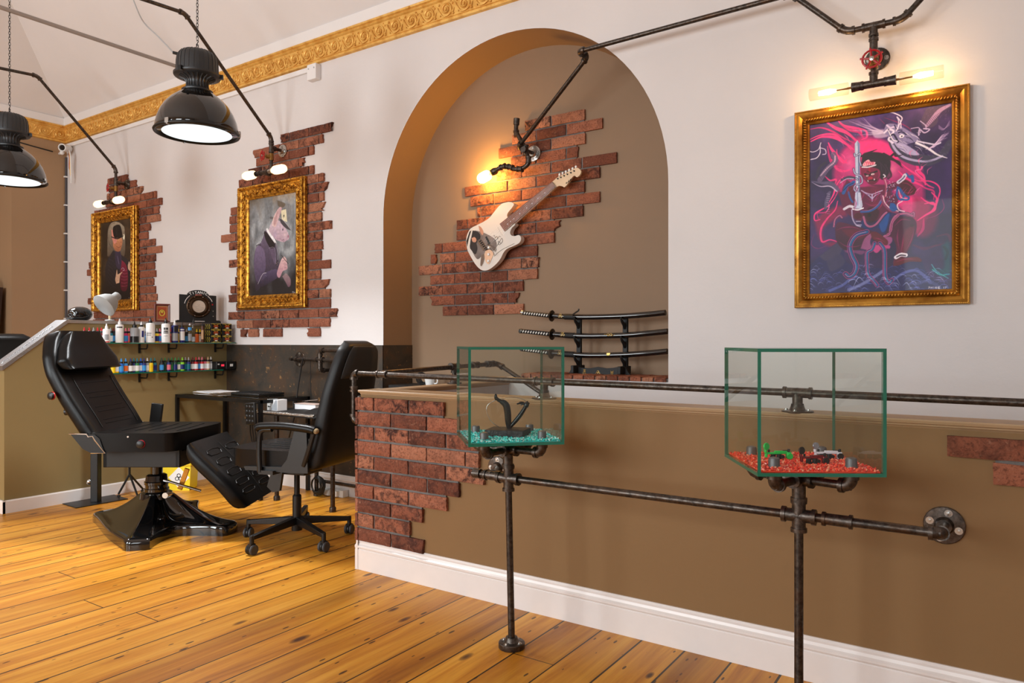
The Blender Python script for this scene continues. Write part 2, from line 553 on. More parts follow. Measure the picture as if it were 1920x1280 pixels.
mb = MB()
prof = [(AX0, 0)] + ar + [(AX1, 0)]
vs = [(p[0], YB + 0.001, p[1]) for p in prof] + [(p[0], YA, p[1]) for p in prof]
n = len(prof)
mb.add(vs, [(i, i + 1, n + i + 1, n + i) for i in range(n - 1)])
mb.add([(p[0], YA, p[1]) for p in prof], [tuple(range(n))])
struct(mb.build('wall_alcove', ALCOVE, smooth=30, fixn=False))

# left wall with a shallow recess further along
mb = MB()
yr, zr, xr = 3.39, 3.3, XL - 0.3
mb.add([(XL, yr, 0), (XL, YB, 0), (XL, YB, ZC), (XL, yr, ZC)], [(0, 1, 2, 3)])
mb.add([(XL, FRONT_Y, zr), (XL, yr, zr), (XL, yr, ZC), (XL, FRONT_Y, ZC)], [(0, 1, 2, 3)])
mb.add([(xr, FRONT_Y, 0), (xr, yr, 0), (xr, yr, zr), (xr, FRONT_Y, zr)], [(0, 1, 2, 3)])
mb.add([(xr, yr, 0), (XL, yr, 0), (XL, yr, zr), (xr, yr, zr)], [(0, 1, 2, 3)])
mb.add([(xr, FRONT_Y, zr), (XL, FRONT_Y, zr), (XL, yr, zr), (xr, yr, zr)], [(0, 1, 2, 3)])
struct(mb.build('wall_left', TAN, smooth=0, fixn=False))

mb = MB()
mb.add([(XR, FRONT_Y, 0), (XR, YB, 0), (XR, YB, ZC), (XR, FRONT_Y, ZC)], [(0, 1, 2, 3)])
struct(mb.build('wall_right', WHITE, smooth=0, fixn=False))
mb = MB()
xs = [XL - 0.3] + [x for w_ in WINDOWS for x in w_] + [XR]
for i in range(len(xs) - 1):
    a, b = xs[i], xs[i + 1]
    if i % 2 == 0:
        mb.bb((a, FRONT_Y - 0.2, 0), (b, FRONT_Y, ZC))
    else:
        mb.bb((a, FRONT_Y - 0.2, 0), (b, FRONT_Y, 0.85)); mb.bb((a, FRONT_Y - 0.2, 3.15), (b, FRONT_Y, ZC))
struct(mb.build('wall_front', WHITE, smooth=0))
for i, (a, b) in enumerate(WINDOWS):
    mb = MB(); y = FRONT_Y - 0.12
    for x in (a + 0.03, (a + b) / 2, b - 0.03): mb.bb((x - 0.03, y - 0.03, 0.85), (x + 0.03, y + 0.03, 3.15))
    for z in (0.88, 2.3, 3.12): mb.bb((a, y - 0.03, z - 0.03), (b, y + 0.03, z + 0.03))
    wf = struct(mb.build('window_%d' % (i + 1), WTRIM, smooth=0))
    g = MB(); g.bb((a, y - 0.004, 0.85), (b, y + 0.004, 3.15))
    g.build('window_pane', GLASSF, wf, smooth=0)

# coved ceiling: four slopes and a flat
mb = MB()
k, top = 1.42, 4.92
o = [(XL - 0.3, FRONT_Y - 0.2), (XR, FRONT_Y - 0.2), (XR, YB - 0.02), (XL + 0.03, YB - 0.02)]
o = [(XL + 0.03, FRONT_Y), (XR, FRONT_Y), (XR, YB - 0.03), (XL + 0.03, YB - 0.03)]
inn = [(XL + 0.03 + k, FRONT_Y + k), (XR - k, FRONT_Y + k), (XR - k, YB - 0.03 - k), (XL + 0.03 + k, YB - 0.03 - k)]
vs = [(x, y, ZC) for x, y in o] + [(x, y, top) for x, y in inn]
mb.add(vs, [(0, 1, 5, 4), (1, 2, 6, 5), (2, 3, 7, 6), (3, 0, 4, 7), (4, 5, 6, 7)])
mb.add([(XL - 0.3, FRONT_Y - 0.2, ZC), (XL + 0.03, FRONT_Y - 0.2, ZC), (XL + 0.03, YB, ZC), (XL - 0.3, YB, ZC)], [(0, 1, 2, 3)])
mb.add([(XL, YB - 0.03, ZC), (XR, YB - 0.03, ZC), (XR, YB, ZC), (XL, YB, ZC)], [(0, 1, 2, 3)])
struct(mb.build('ceiling', CEILP, smooth=0, fixn=False))

# cornice: white fascia, gilt band with running scrolls
def scroll(mbx, f, s=1.0):
    """one scroll of the band; f(u, v, h) -> point, u along, v up, h out of the wall"""
    sp = []
    for i in range(26):
        t = i / 25.0
        an = -0.5 + t * 9.5
        r = 0.047 * (1 - 0.82 * t)
        sp.append(f(0.0 + r * math.cos(an) * s, r * math.sin(an), 0.004))
    mbx.tube(sp, [0.0080 * (1 - 0.35 * i / 25) for i in range(26)], 5)
    st = [f(s * u, v, 0.003) for u, v in ((-0.085, 0.03), (-0.06, -0.01), (-0.035, -0.045), (0.0, -0.052), (0.04, -0.035), (0.05, 0.0))]
    mbx.tube(smoothpath(st, 4), 0.0055, 5)
    for (u, v, r) in ((-0.062, 0.042, 0.009), (-0.075, 0.018, 0.008), (0.0, 0.0, 0.012), (0.06, 0.03, 0.008), (0.062, -0.045, 0.009), (-0.055, -0.04, 0.007), (0.045, 0.05, 0.006)):
        mbx.ball(f(s * u, v, 0.003), (r, r, r), 6, 4)
    lf = [f(s * u, v, 0.003) for u, v in ((0.03, -0.04), (0.058, -0.03), (0.075, -0.005))]
    mbx.tube(smoothpath(lf, 3), [0.003, 0.006, 0.008, 0.009, 0.007, 0.004, 0.002], 5)
def cornice(name_g, name_w, P, D, N, L, n_scroll):
    """P: corner point at z 0, D: along, N: out of the wall"""
    P, D, N = Vector(P), Vector(D), Vector(N)
    Z = Vector((0, 0, 1))
    prof = [(0.0, 3.436), (0.022, 3.440), (0.024, 3.456), (0.014, 3.462), (0.020, 3.466), (0.030, 3.58), (0.040, 3.586), (0.044, 3.594), (0.040, 3.600), (0.052, 3.606), (0.056, 3.616), (0.050, 3.622), (0.0, 3.622)]
    g = MB()
    g.sweep([(a, b) for a, b in prof], [(P, N, Z), (P + D * L, N, Z)])
    step = L / n_scroll
    for i in range(n_scroll):
        c = P + D * (step * (i + 0.5))
        scroll(g, lambda u, v, h: c + D * (u * step / 0.165) + Z * (3.522 + v * 0.92) + N * (0.0255 + (v / 0.114) * 0.006 + h))
        if i % 4 == 0:
            g.ball(c + Z * 3.609 + N * 0.052, (0.012, 0.012, 0.008), 6, 4)
    struct(g.build(name_g, GOLDC, smooth=40))
    w_ = MB(); w_.sweep([(0, 3.622), (0.048, 3.622), (0.052, 3.63), (0.060, 3.70), (0, 3.70)], [(P, N, Z), (P + D * L, N, Z)])
    struct(w_.build(name_w, WTRIM, smooth=0))
cornice('trim_1', 'trim_2', (XL, YB, 0), (1, 0, 0), (0, -1, 0), 9.0, 56)
cornice('trim_3', 'trim_4', (XL, YB, 0), (0, -1, 0), (1, 0, 0), 3.2, 20)

# dark metal wainscot, on the wall and round the alcove jamb
mb = MB()
mb.bb((-5.75, YB - 0.006, 0.0), (AX0 + 0.006, YB, 1.172)); mb.bb((AX0, YB - 0.006, 0.0), (AX0 + 0.006, YA, 1.172))
struct(mb.build('trim_5', RUST, smooth=0))

# tattoo-bay partition at the far side, with a raked end
PX = -5.75
mb = MB()
prof = [(2.185, 0.0), (YB, 0.0), (YB, 1.338), (2.600, 1.338), (2.185, 1.008)]
mb.prism(prof, lambda u, v, d: Vector((d, u, v)), PX - 0.15, PX)
struct(mb.build('wall_partition', OLIVE, smooth=0))
mb = MB()
cp = [(2.170, 0.998), (2.596, 1.338), (YB, 1.338), (YB, 1.362), (2.588, 1.362), (2.170, 1.030)]
mb.prism(cp, lambda u, v, d: Vector((d, u, v)), PX - 0.165, PX + 0.012)
for i in range(14):                                   # stamped pattern along the rake
    t = 0.08 + i * 0.055
    c = Vector((PX - 0.07, 2.17 + 0.418 * t, 1.032 + 0.332 * t))
    for s in (-1, 1):
        d = Vector((0.02 * s, 0.018, 0.0143))
        mb.tube([c - d, c + d], 0.003, 5)
struct(mb.build('trim_6', ALU, smooth=0))
mb = MB()
bprof = [(0, 0), (0.018, 0), (0.018, 0.082), (0.012, 0.090), (0, 0.090)]
mb.sweep(bprof, [((PX, YB, 0), (1, 0, 0), (0, 0, 1)), ((PX, 2.170, 0), (1, 0, 0), (0, 0, 1))])
mb.sweep(bprof, [((PX + 0.018, 2.185, 0), (0, -1, 0), (0, 0, 1)), ((PX - 0.15, 2.185, 0), (0, -1, 0), (0, 0, 1))])
struct(mb.build('baseboard_partition', GLOSSW, smooth=0))
mprof = [(0, 0), (0.020, 0), (0.020, 0.104), (0.016, 0.108), (0.022, 0.116), (0.022, 0.124), (0.014, 0.130), (0.010, 0.140), (0.012, 0.148), (0.006, 0.156), (0, 0.156)]
mb = MB()
mb.sweep(mprof, [((PX, YB - 0.006, 0), (0, -1, 0), (0, 0, 1)), ((AX0, YB - 0.006, 0), (0, -1, 0), (0, 0, 1))])
struct(mb.build('baseboard_back', GLOSSW, smooth=25))

# half wall round the stairwell
SX, SY = -2.795, 2.712
mb = MB()
mb.bb((SX, SY, 0), (XR, SY + 0.11, 0.926)); mb.bb((SX, SY + 0.11, 0), (SX + 0.11, YB, 0.926))
struct(mb.build('wall_stair', BROWN, smooth=0))
mb = MB()
mb.bb((SX + 0.111, SY + 0.111, 0.0), (SX + 0.113, YB, 0.915)); mb.bb((SX + 0.113, SY + 0.111, 0.0), (XR, SY + 0.113, 0.915))
struct(mb.build('trim_7', m_plaster('grey_stairwell_paint', S(176, 166, 164)), smooth=0))
mb = MB()
cprof = [(-0.045, 0.0), (-0.058, 0.004), (-0.058, 0.014), (-0.066, 0.018), (-0.070, 0.030), (-0.064, 0.036), (0.10, 0.036), (0.10, 0.0)]
mb = MB()
cz = 0.908
c1 = [(0.0, 0.008), (-0.006, 0.014), (-0.012, 0.016), (-0.014, 0.022), (-0.026, 0.025), (-0.030, 0.034), (-0.026, 0.038), (0.125, 0.038), (0.128, 0.030), (0.120, 0.015), (0.11, 0.008)]
mb.sweep(c1, [((SX + 0.008, SY, cz), (0, 1, 0), (0, 0, 1)), ((XR, SY, cz), (0, 1, 0), (0, 0, 1))])
c2 = [(0.010, 0.006), (0.008, 0.018), (0.012, 0.034), (0.018, 0.037), (0.125, 0.037), (0.128, 0.030), (0.120, 0.015), (0.11, 0.006)]
mb.sweep(c2, [((SX, SY + 0.01, cz - 0.0005), (1, 0, 0), (0, 0, 1)), ((SX, YB, cz), (1, 0, 0), (0, 0, 1))])
struct(mb.build('trim_8', CAPTAN, smooth=25))
mb = MB()
mb.sweep(mprof, [((SX - 0.022, SY, 0), (0, -1, 0), (0, 0, 1)), ((XR, SY, 0), (0, -1, 0), (0, 0, 1))])
mb.sweep(mprof, [((SX, SY - 0.022, 0), (-1, 0, 0), (0, 0, 1)), ((SX, YB - 0.02, 0), (-1, 0, 0), (0, 0, 1))])
struct(mb.build('baseboard_stair', GLOSSW, smooth=25))

# ------------------------------------------------------------------ brick slips
def brick(mbx, F, u0, u1, v0, v1, th, lrag=0.0, rrag=0.0, rnd=None):
    """one split-face slip; F(u, v, h) maps wall coordinates (h out of the wall)"""
    rnd = rnd or R
    nu = max(4, int((u1 - u0) / 0.02)); nv = 5
    seed = Vector((rnd.uniform(0, 99), rnd.uniform(0, 99), rnd.uniform(0, 99)))
    mbx.col = (rnd.random(), rnd.choice((0.15, 0.3, 0.5, 0.75, 0.95)), 0, 1)
    pts = []
    for j in range(nv + 1):
        for i in range(nu + 1):
            a, b = i / nu, j / nv
            u = u0 + (u1 - u0) * a; v = v0 + (v1 - v0) * b
            L = max(0.0, 1 - a * 4) ; Rr = max(0.0, 1 - (1 - a) * 4)
            u += L * lrag * (0.5 + 0.9 * noise.noise(seed + Vector((0, b * 3, 0)))) * (1 - 0.6 * b if lrag > 0.03 else 1)
            u -= Rr * rrag * (0.5 + 0.9 * noise.noise(seed + Vector((5, b * 3, 0)))) * (1.5 - 1.5 * b if rrag > 0.03 else 1)
            e = 0.0
            if i in (0, nu) or j in (0, nv): e = 0.0045
            u += 0.0016 * noise.noise(seed + Vector((a * 6, b * 9, 3)))
            v += 0.0018 * noise.noise(seed + Vector((a * 6, b * 9, 7)))
            h = th + 0.0042 * noise.noise(seed + Vector((u * 28, v * 40, 1))) + 0.0022 * noise.noise(seed + Vector((u * 80, v * 100, 2))) - e
            pts.append((u, v, h))
    W_ = nu + 1
    fr = [F(*p) for p in pts]
    o = len(mbx.v)
    fs = [(j * W_ + i, j * W_ + i + 1, (j + 1) * W_ + i + 1, (j + 1) * W_ + i) for j in range(nv) for i in range(nu)]
    ring = [i for i in range(W_)] + [j * W_ + nu for j in range(1, nv + 1)] + [nv * W_ + i for i in range(nu - 1, -1, -1)] + [j * W_ for j in range(nv - 1, 0, -1)]
    bk = [F(pts[i][0], pts[i][1], 0.001) for i in ring]
    m = len(ring); base = len(fr)
    fs += [(ring[k], base + k, base + (k + 1) % m, ring[(k + 1) % m]) for k in range(m)]
    mbx.add(fr + bk, fs)
    mbx.col = None

def brick_patch(name, label, F, rows, c, z0, th=0.022, L=0.218, phase=0.0, joint=0.011, sd=1, origin=(0, 0, 0), extra=()):
    """rows: {k: [(u0, u1, ragged_left, ragged_right), ...]}"""
    rnd = random.Random(sd)
    t = thing(name, label, 'brick cladding', origin)
    b, mo = MB(), MB()
    for kk, segs in rows.items():
        zc = z0 + kk * c
        v0, v1 = zc - c / 2 + joint / 2, zc + c / 2 - joint / 2
        for (u0, u1, rl, rr) in segs:
            off = phase + (L / 2 if kk % 2 else 0)
            j = math.floor((u0 - off) / L) * L + off
            cuts = []
            while j < u1:
                cuts.append(j); j += L
            ed = [u0] + [x for x in cuts if u0 + 0.035 < x < u1 - 0.035] + [u1]
            for i in range(len(ed) - 1):
                a = ed[i] + (joint / 2 if i > 0 else 0); e = ed[i + 1] - (joint / 2 if i < len(ed) - 2 else 0)
                brick(b, F, a, e, v0, v1, th + rnd.uniform(-0.002, 0.003), rl if i == 0 else 0, rr if i == len(ed) - 2 else 0, rnd)
            up = rows.get(kk + 1); s0, s1 = u0 + 0.006, u1 - 0.006
            h = [F(s0, v0 + 0.004, 0), F(s1, v0 + 0.004, 0), F(s1, v1 - 0.002, 0), F(s0, v1 - 0.002, 0)]
            tp = c / 2
            s0 += rl; s1 -= rr
            def slab(a0, a1, b0, b1):
                p = [F(a0, b0, 0.001), F(a1, b0, 0.001), F(a1, b1, 0.001), F(a0, b1, 0.001), F(a0, b0, th * 0.45), F(a1, b0, th * 0.45), F(a1, b1, th * 0.45), F(a0, b1, th * 0.45)]
                mo.add(p, [(3, 2, 1, 0), (4, 5, 6, 7), (0, 1, 5, 4), (1, 2, 6, 5), (2, 3, 7, 6), (3, 0, 4, 7)])
            slab(s0, s1, v0 + 0.003, v1 - 0.003)
            for (w0, w1, a_, b_) in (rows.get(kk + 1) or []):
                x0, x1 = max(s0, w0 + 0.006 + a_), min(s1, w1 - 0.006 - b_)
                if x1 - x0 > 0.02: slab(x0, x1, v1 - 0.004, v1 + joint + 0.004)
    for fn in extra: fn(b, mo, rnd)
    b.build('bricks', BRICK, t, world=True, smooth=50, colors=True)
    mo.build('mortar', MORTAR, t, world=True, smooth=0)
    return t

FB = lambda u, v, h: Vector((u, YB - h, v))
def bx(px, Y=YB - 0.02): return atY(px, 500, Y).x
def seg(l, r, rl=0.0, rr=0.0, Y=YB - 0.02): return (bx(l, Y), bx(r, Y), rl, rr)
# behind the painting in the far corner
cx = lambda v: 140 + v / 4.128
rowsL = {9: [(250, 410, .01, .03)], 8: [(262, 476, 0, .03)], 7: [(246, 522, .01, .04)], 6: [(240, 625, 0, 0)], 5: [(152, 668, 0, 0)], 4: [(133, 652, .01, .02)],
         3: [(138, 662, 0, .03)], 2: [(140, 582, 0, .02)], 1: [(140, 563, 0, .01)], 0: [(140, 616, 0, 0)], -1: [(138, 666, 0, 0)], -2: [(104, 618, .01, 0)],
         -3: [(94, 613, 0, .01)], -4: [(140, 620, 0, 0)], -5: [(140, 606, 0, .02)], -6: [(140, 618, 0, 0)], -7: [(98, 633, 0, .015)], -8: [(138, 618, 0, 0)],
         -9: [(140, 620, .03, .01)], -10: [(138, 622, 0, 0)]}
rowsL = {k: [seg(cx(a), cx(b), c_, d) for a, b, c_, d in v] for k, v in rowsL.items()}
brick_patch('brick_patch', 'ragged red brick patch behind the gilt painting nearest the room corner', FB, rowsL, 0.078, 2.184, sd=3, L=0.241, phase=-7.17, origin=(-7.6, YB, 2.0))
# behind the middle painting
ca = lambda v: 400 + v / 5.817
cb_ = lambda v: 400 + v / 5.6875
A = {19: (722, 1297, .02, .06), 18: (425, 1198, .04, .03), 17: (462, 1085, 0, 0), 16: (380, 988, 0, .05), 15: (275, 1086, 0, .0), 14: (256, 1202, .01, .01),
     13: (268, 1247, 0, .05), 12: (185, 1196, 0, 0), 11: (173, 1213, 0, .05), 10: (175, 1172, 0, 0)}
B = {9: (80, 1250, 0, 0), 8: (165, 1150, 0, 0), 7: (245, 1168, 0, .02), 6: (165, 1140, 0, 0), 5: (245, 1240, 0, 0), 4: (232, 1135, 0, 0), 3: (170, 1232, .02, .05),
     2: (160, 1240, 0, 0), 1: (240, 1238, 0, 0), 0: (155, 1318, 0, .03), -1: (245, 1240, 0, .01)}
rowsM = {k: [seg(ca(a), ca(b), c_, d)] for k, (a, b, c_, d) in A.items()}
rowsM.update({k: [seg(cb_(a), cb_(b), c_, d)] for k, (a, b, c_, d) in B.items()})
rowsM[-2] = [seg(cb_(a), cb_(b), c_, d) for a, b, c_, d in ((287, 352, 0, .05), (368, 475, 0, .01), (525, 722, 0, 0), (992, 1135, .02, .01))]
brick_patch('brick_patch', 'ragged red brick patch behind the gilt painting above the desk', FB, rowsM, 0.0775, 1.4287, sd=11, L=0.241, phase=-5.48, origin=(-5.1, YB, 2.0))
# stepped patch in the alcove
FA = lambda u, v, h: Vector((u, YA - h, v))
cd = lambda v: 770 + v / 5.819
cc = lambda v: 860 + v / 6.097
G_ = {0: (cd(345), cd(1225)), 1: (cd(210), cd(1180), .02, .04), 2: (cd(85), cd(1222)), 3: (cd(210), cd(1378)), 4: (cd(85), cd(1405), 0, .02), 5: (cd(320), cd(1376)),
      6: (cd(253), cd(1562), .02, 0), 7: (cd(500), cd(1632), 0, .05), 8: (cd(500), cc(1415)), 9: (cc(203), cc(1606), .02, 0), 10: (cc(133), cc(1434)), 11: (cc(62), cc(1606), .01, 0),
      12: (cc(433), cc(1800)), 13: (cc(598), cc(1364), 0, .01), 14: (cc(455), cc(1440)), 15: (cc(608), cc(1636)), 16: (cc(757), cc(1436))}
rowsG = {k: [seg(*v, Y=YA - 0.02)] for k, v in G_.items()}
rowsG[5] = [seg(cd(218), cd(280), .0, .02, YA - 0.02)] + rowsG[5]
brick_patch('brick_patch', 'stepped red brick patch inside the arched alcove behind the guitar', FA, rowsG, 0.0801, 1.431, sd=21, L=0.24, phase=-3.26, origin=(-2.7, YA, 2.0))
# corner of the half wall
FP = lambda u, v, h: Vector((u, SY - h, v))
cpn = lambda v: 645 + v / 4.063
P_ = {0: 755, -1: 862, -2: 1035, -3: 1025, -4: 1062, -5: 870, -6: 776, -7: 592, -8: 496, -9: 597}
rowsP = {k: [(SX - 0.005, atY(cpn(v), 800, SY - 0.022).x, 0, 0.004)] for k, v in P_.items()}
def return_bricks(b, mo, rnd):
    FE = lambda u, v, h: Vector((SX - h, u, v))
    for kk in range(-9, 1):
        zc = 0.873 + kk * 0.0763
        v0, v1 = zc - 0.0763 / 2 + 0.0055, zc + 0.0763 / 2 - 0.0055
        y0 = SY - 0.022 if kk % 2 else SY - 0.022
        brick(b, FE, y0, SY + (0.085 if kk % 2 else 0.19), v0, v1, 0.024, 0, 0.01, rnd)
        mo.bb((SX - 0.013, SY - 0.01, v0 - 0.006), (SX - 0.001, SY + 0.07, v1 + 0.006))
brick_patch('brick_patch', 'stepped red brick slips wrapping the corner of the brown half wall', FP, rowsP, 0.0763, 0.873, sd=33, L=0.24, phase=SX - 0.005 + 0.118, origin=(SX, SY, 0.5), extra=[return_bricks])
rowsE = {0: [(-0.1345, 0.09, 0, 0), (0.101, 0.5, 0, 0)], -1: [(-0.0116, 0.22, 0, 0), (0.231, 0.6, 0, 0)]}
brick_patch('brick_patch', 'short run of red brick slips on the half wall beyond the pipe flange', FP, rowsE, 0.0763, 0.865, sd=35, phase=0.09, origin=(0.1, SY, 0.83))
# brick sill of the alcove, on edge
def sill_bricks():
    rnd = random.Random(5)
    t = thing('brick_ledge', 'red brick ledge across the bottom of the alcove under the sword rack', 'brick ledge', (-2.1, 4.1, SILL))
    b, mo = MB(), MB()
    x = -2.575
    while x < AX1 - 0.02:
        e = min(x + 0.066, AX1 - 0.002)
        brick(b, lambda u, v, h: Vector((u, v, SILL + h)), x, e, YB - 0.012, YA - 0.03, 0.030, 0, 0, rnd)
        x += 0.077
    mo.bb((-2.57, YB, SILL), (AX1, YA - 0.03, SILL + 0.02))
    b.build('bricks', BRICK, t, world=True, smooth=50, colors=True)
    mo.build('mortar', MORTAR, t, world=True, smooth=0)
sill_bricks()

# ------------------------------------------------------------------ pipework
PR = 0.0135
CAPGREY = plain('grey_pipe_cap', S(98, 96, 98), 0.45, 0.4)
def seg_pipe(parent, a, b, r=PR, mat=None, name='pipe'):
    return MB().cyl(a, b, r, seg=14).build(name, mat or IRON, parent, world=True)
def elbow(parent, P, a, b, r=PR, k=0.034, mat=None):
    P, a, b = Vector(P), Vector(a).normalized(), Vector(b).normalized()
    m = MB(); p0, p2 = P - a * k, P + b * k
    pts = [(p0 * (1 - t) ** 2 + P * 2 * t * (1 - t) + p2 * t * t) for t in [i / 8 for i in range(9)]]
    m.tube(pts, r * 1.32, 14)
    m.cyl(p0 - a * r * 0.4, p0 + a * r * 0.5, r * 1.58, seg=14); m.cyl(p2 - b * r * 0.5, p2 + b * r * 0.4, r * 1.58, seg=14)
    return m.build('elbow', mat or IRON2, parent, world=True)
def coupling(parent, c, d, r=PR, L=0.05, name='coupling', mat=None):
    c, d = Vector(c), Vector(d).normalized(); m = MB()
    m.cyl(c - d * L / 2, c + d * L / 2, r * 1.32, seg=14)
    for s in (-1, 1): m.cyl(c + d * (s * L / 2 - r * 0.35), c + d * (s * L / 2 + r * 0.35), r * 1.6, seg=14)
    return m.build(name, mat or IRON2, parent, world=True)
def tee(parent, c, dirs, r=PR, L=0.034, name='tee', mat=None):
    c = Vector(c); m = MB(); m.ball(c, r * 1.4, 12, 8)
    for d in dirs:
        d = Vector(d).normalized()
        m.cyl(c, c + d * L, r * 1.35, seg=14); m.cyl(c + d * (L - r * 0.45), c + d * (L + r * 0.35), r * 1.62, seg=14)
    return m.build(name, mat or IRON2, parent, world=True)
def flange(parent, c, n, r=PR, R_=0.05, mat=None, bolts=True, bolt_mat=None, ang=0.78, th=0.009):
    """disc whose back lies at c, facing n"""
    c, n = Vector(c), Vector(n).normalized(); m = MB()
    m.lathe([(R_ * 0.98, 0), (R_, 0.002), (R_, th - 0.002), (R_ * 0.96, th), (r * 2.1, th + 0.002), (r * 1.75, th + 0.014), (r * 1.65, th + 0.020), (0.0, th + 0.020)], c, n, 28)
    f = m.build('flange', mat or IRON2, parent, world=True)
    if bolts:
        u = n.orthogonal().normalized(); w_ = n.cross(u)
        for k in range(4):
            a = ang + k * math.pi / 2
            p = c + (u * math.cos(a) + w_ * math.sin(a)) * R_ * 0.70 + n * th
            b = MB(); b.lathe([(R_ * 0.20, 0), (R_ * 0.20, 0.0018), (R_ * 0.09, 0.002), (R_ * 0.085, 0.006), (0, 0.0065)], p, n, 12)
            b.build('bolt', bolt_mat or STEEL, f, world=True)
    return f
def handwheel(parent, c, n, R_=0.035):
    c, n = Vector(c), Vector(n).normalized()
    u = n.orthogonal().normalized(); w_ = n.cross(u); m = MB()
    ringp = [c + (u * math.cos(a) + w_ * math.sin(a)) * R_ for a in [2 * math.pi * i / 20 for i in range(20)]]
    m.tube(ringp, R_ * 0.13, 6, closed=True)
    for k in range(5):
        a = 2 * math.pi * k / 5 + 0.3
        d = u * math.cos(a) + w_ * math.sin(a)
        m.cyl(c, c + d * R_ * 1.28, R_ * 0.12, seg=6)
    hw = m.build('handwheel', RED, parent, world=True)
    MB().lathe([(R_ * 0.26, -0.004), (R_ * 0.26, 0.006), (0, 0.008)], c, n, 10).build('nut', STEEL, hw, world=True)
    return hw
def valve(parent, c, n, reach=0.075, R_=0.035):
    c, n = Vector(c), Vector(n).normalized(); m = MB()
    m.cyl(c + Vector((0, 0, -0.028)), c + Vector((0, 0, 0.028)), PR * 1.5, seg=12)
    m.cyl(c, c + n * reach * 0.55, PR * 1.2, seg=10); m.cyl(c + n * reach * 0.5, c + n * reach * 0.62, PR * 1.45, seg=6); m.cyl(c, c + n * reach, PR * 0.4, seg=8)
    m.build('valve', BRASS, parent, world=True)
    handwheel(parent, c + n * reach, n, R_)
NY = Vector((0, -1, 0)); ZU = Vector((0, 0, 1)); XU = Vector((1, 0, 0))

def bulb_mesh(a, d, L, r):
    m = MB()
    m.lathe([(r * 0.45, 0), (r * 0.55, L * 0.06), (r * 0.92, L * 0.2), (r, L * 0.35), (r, L * 0.78), (r * 0.8, L * 0.93), (r * 0.4, L * 0.99), (0, L)], a, d, 18)
    return m
def picture_light(name, label, X, zt, p_el, p_in, zf, zv, z3, wallY):
    t = thing(name, label, 'wall light', (X, wallY, zf))
    Yv = 3.80; Yt = 3.73
    top = Vector((X, Yv, zt)); el = Vector(p_el); inn = Vector(p_in)
    seg_pipe(t, inn, el - (el - inn).normalized() * 0.03)
    elbow(t, el, el - inn, top - el)
    d = (top - el).normalized()
    seg_pipe(t, el + d * 0.03, top - d * 0.03)
    elbow(t, top, d, -ZU)
    seg_pipe(t, top - ZU * 0.03, (X, Yv, z3 + 0.03))
    tee(t, (X, Yv, zf), [ZU, -ZU, -NY])
    seg_pipe(t, (X, Yv + 0.03, zf), (X, wallY - 0.01, zf))
    flange(t, (X, wallY, zf), NY, R_=0.052, mat=STEEL if 'desk' in label else IRON2)
    valve(t, (X, Yv, zv), Vector((-0.25, -1, 0)))
    elbow(t, (X, Yv, z3), -ZU, NY)
    tee(t, (X, Yt, z3), [XU, -XU, -NY], L=0.05)
    for s in (-1, 1):
        coupling(t, (X + s * 0.075, Yt, z3), XU, L=0.05, name='lamp_socket', mat=BLACKM if s < 0 else STEEL)
        b = bulb_mesh((X + s * 0.10, Yt, z3), XU * s, 0.165, 0.036).build('bulb', AMBER, t, world=True)
    return t
picture_light('pipe_wall_light', 'black pipe wall light with two glowing bulbs over the painting nearest the corner', -7.40, 2.945,
              (-7.40, 3.08, 3.668), (-7.40, 2.2, 3.60), 2.81, 2.745, 2.60, YB - 0.024)
picture_light('pipe_wall_light', 'black pipe wall light with two glowing bulbs over the painting above the desk', -4.95, 2.875,
              (-4.95, 3.039, 3.61), (-4.95, 2.35, 3.565), 2.79, 2.715, 2.575, YB - 0.024)

# the light over the big painting and the pipe that runs on to the alcove
t = thing('pipe_wall_light', 'black pipe wall light with red valve wheel and clear tube bulbs over the large painting', 'wall light', (-0.489, YB, 2.57))
Yw = 3.80; X0 = -0.489
top = Vector((X0, Yw, 2.70))
tee(t, top, [XU, -XU, -ZU], L=0.045)
e1, e2 = Vector((-0.610, Yw, 2.70)), Vector((-0.862, Yw, 2.952))
f1, f2 = Vector((-0.368, Yw, 2.70)), Vector((-0.11, Yw, 2.958))
d1, d2 = (e2 - e1).normalized(), (f2 - f1).normalized()
seg_pipe(t, top - XU * 0.04, e1); elbow(t, e1, -XU, d1); seg_pipe(t, e1 + d1 * 0.03, e2 - d1 * 0.03); elbow(t, e2, d1, -XU)
seg_pipe(t, top + XU * 0.04, f1); elbow(t, f1, XU, d2); seg_pipe(t, f1 + d2 * 0.03, f2 - d2 * 0.03); elbow(t, f2, d2, XU); seg_pipe(t, f2 + XU * 0.03, (1.6, Yw, 2.958))
seg_pipe(t, top - ZU * 0.04, (X0, Yw, 2.45))
tee(t, (X0, Yw, 2.585), [ZU, -ZU, -NY], L=0.05)
seg_pipe(t, (X0, Yw + 0.04, 2.585), (X0, YB - 0.012, 2.585)); flange(t, (X0, YB, 2.585), NY, R_=0.056)
valve(t, (X0, Yw, 2.525), NY, 0.06, 0.040)
Tz = 2.425
tee(t, (X0, Yw, Tz), [ZU, XU, -XU], L=0.05)
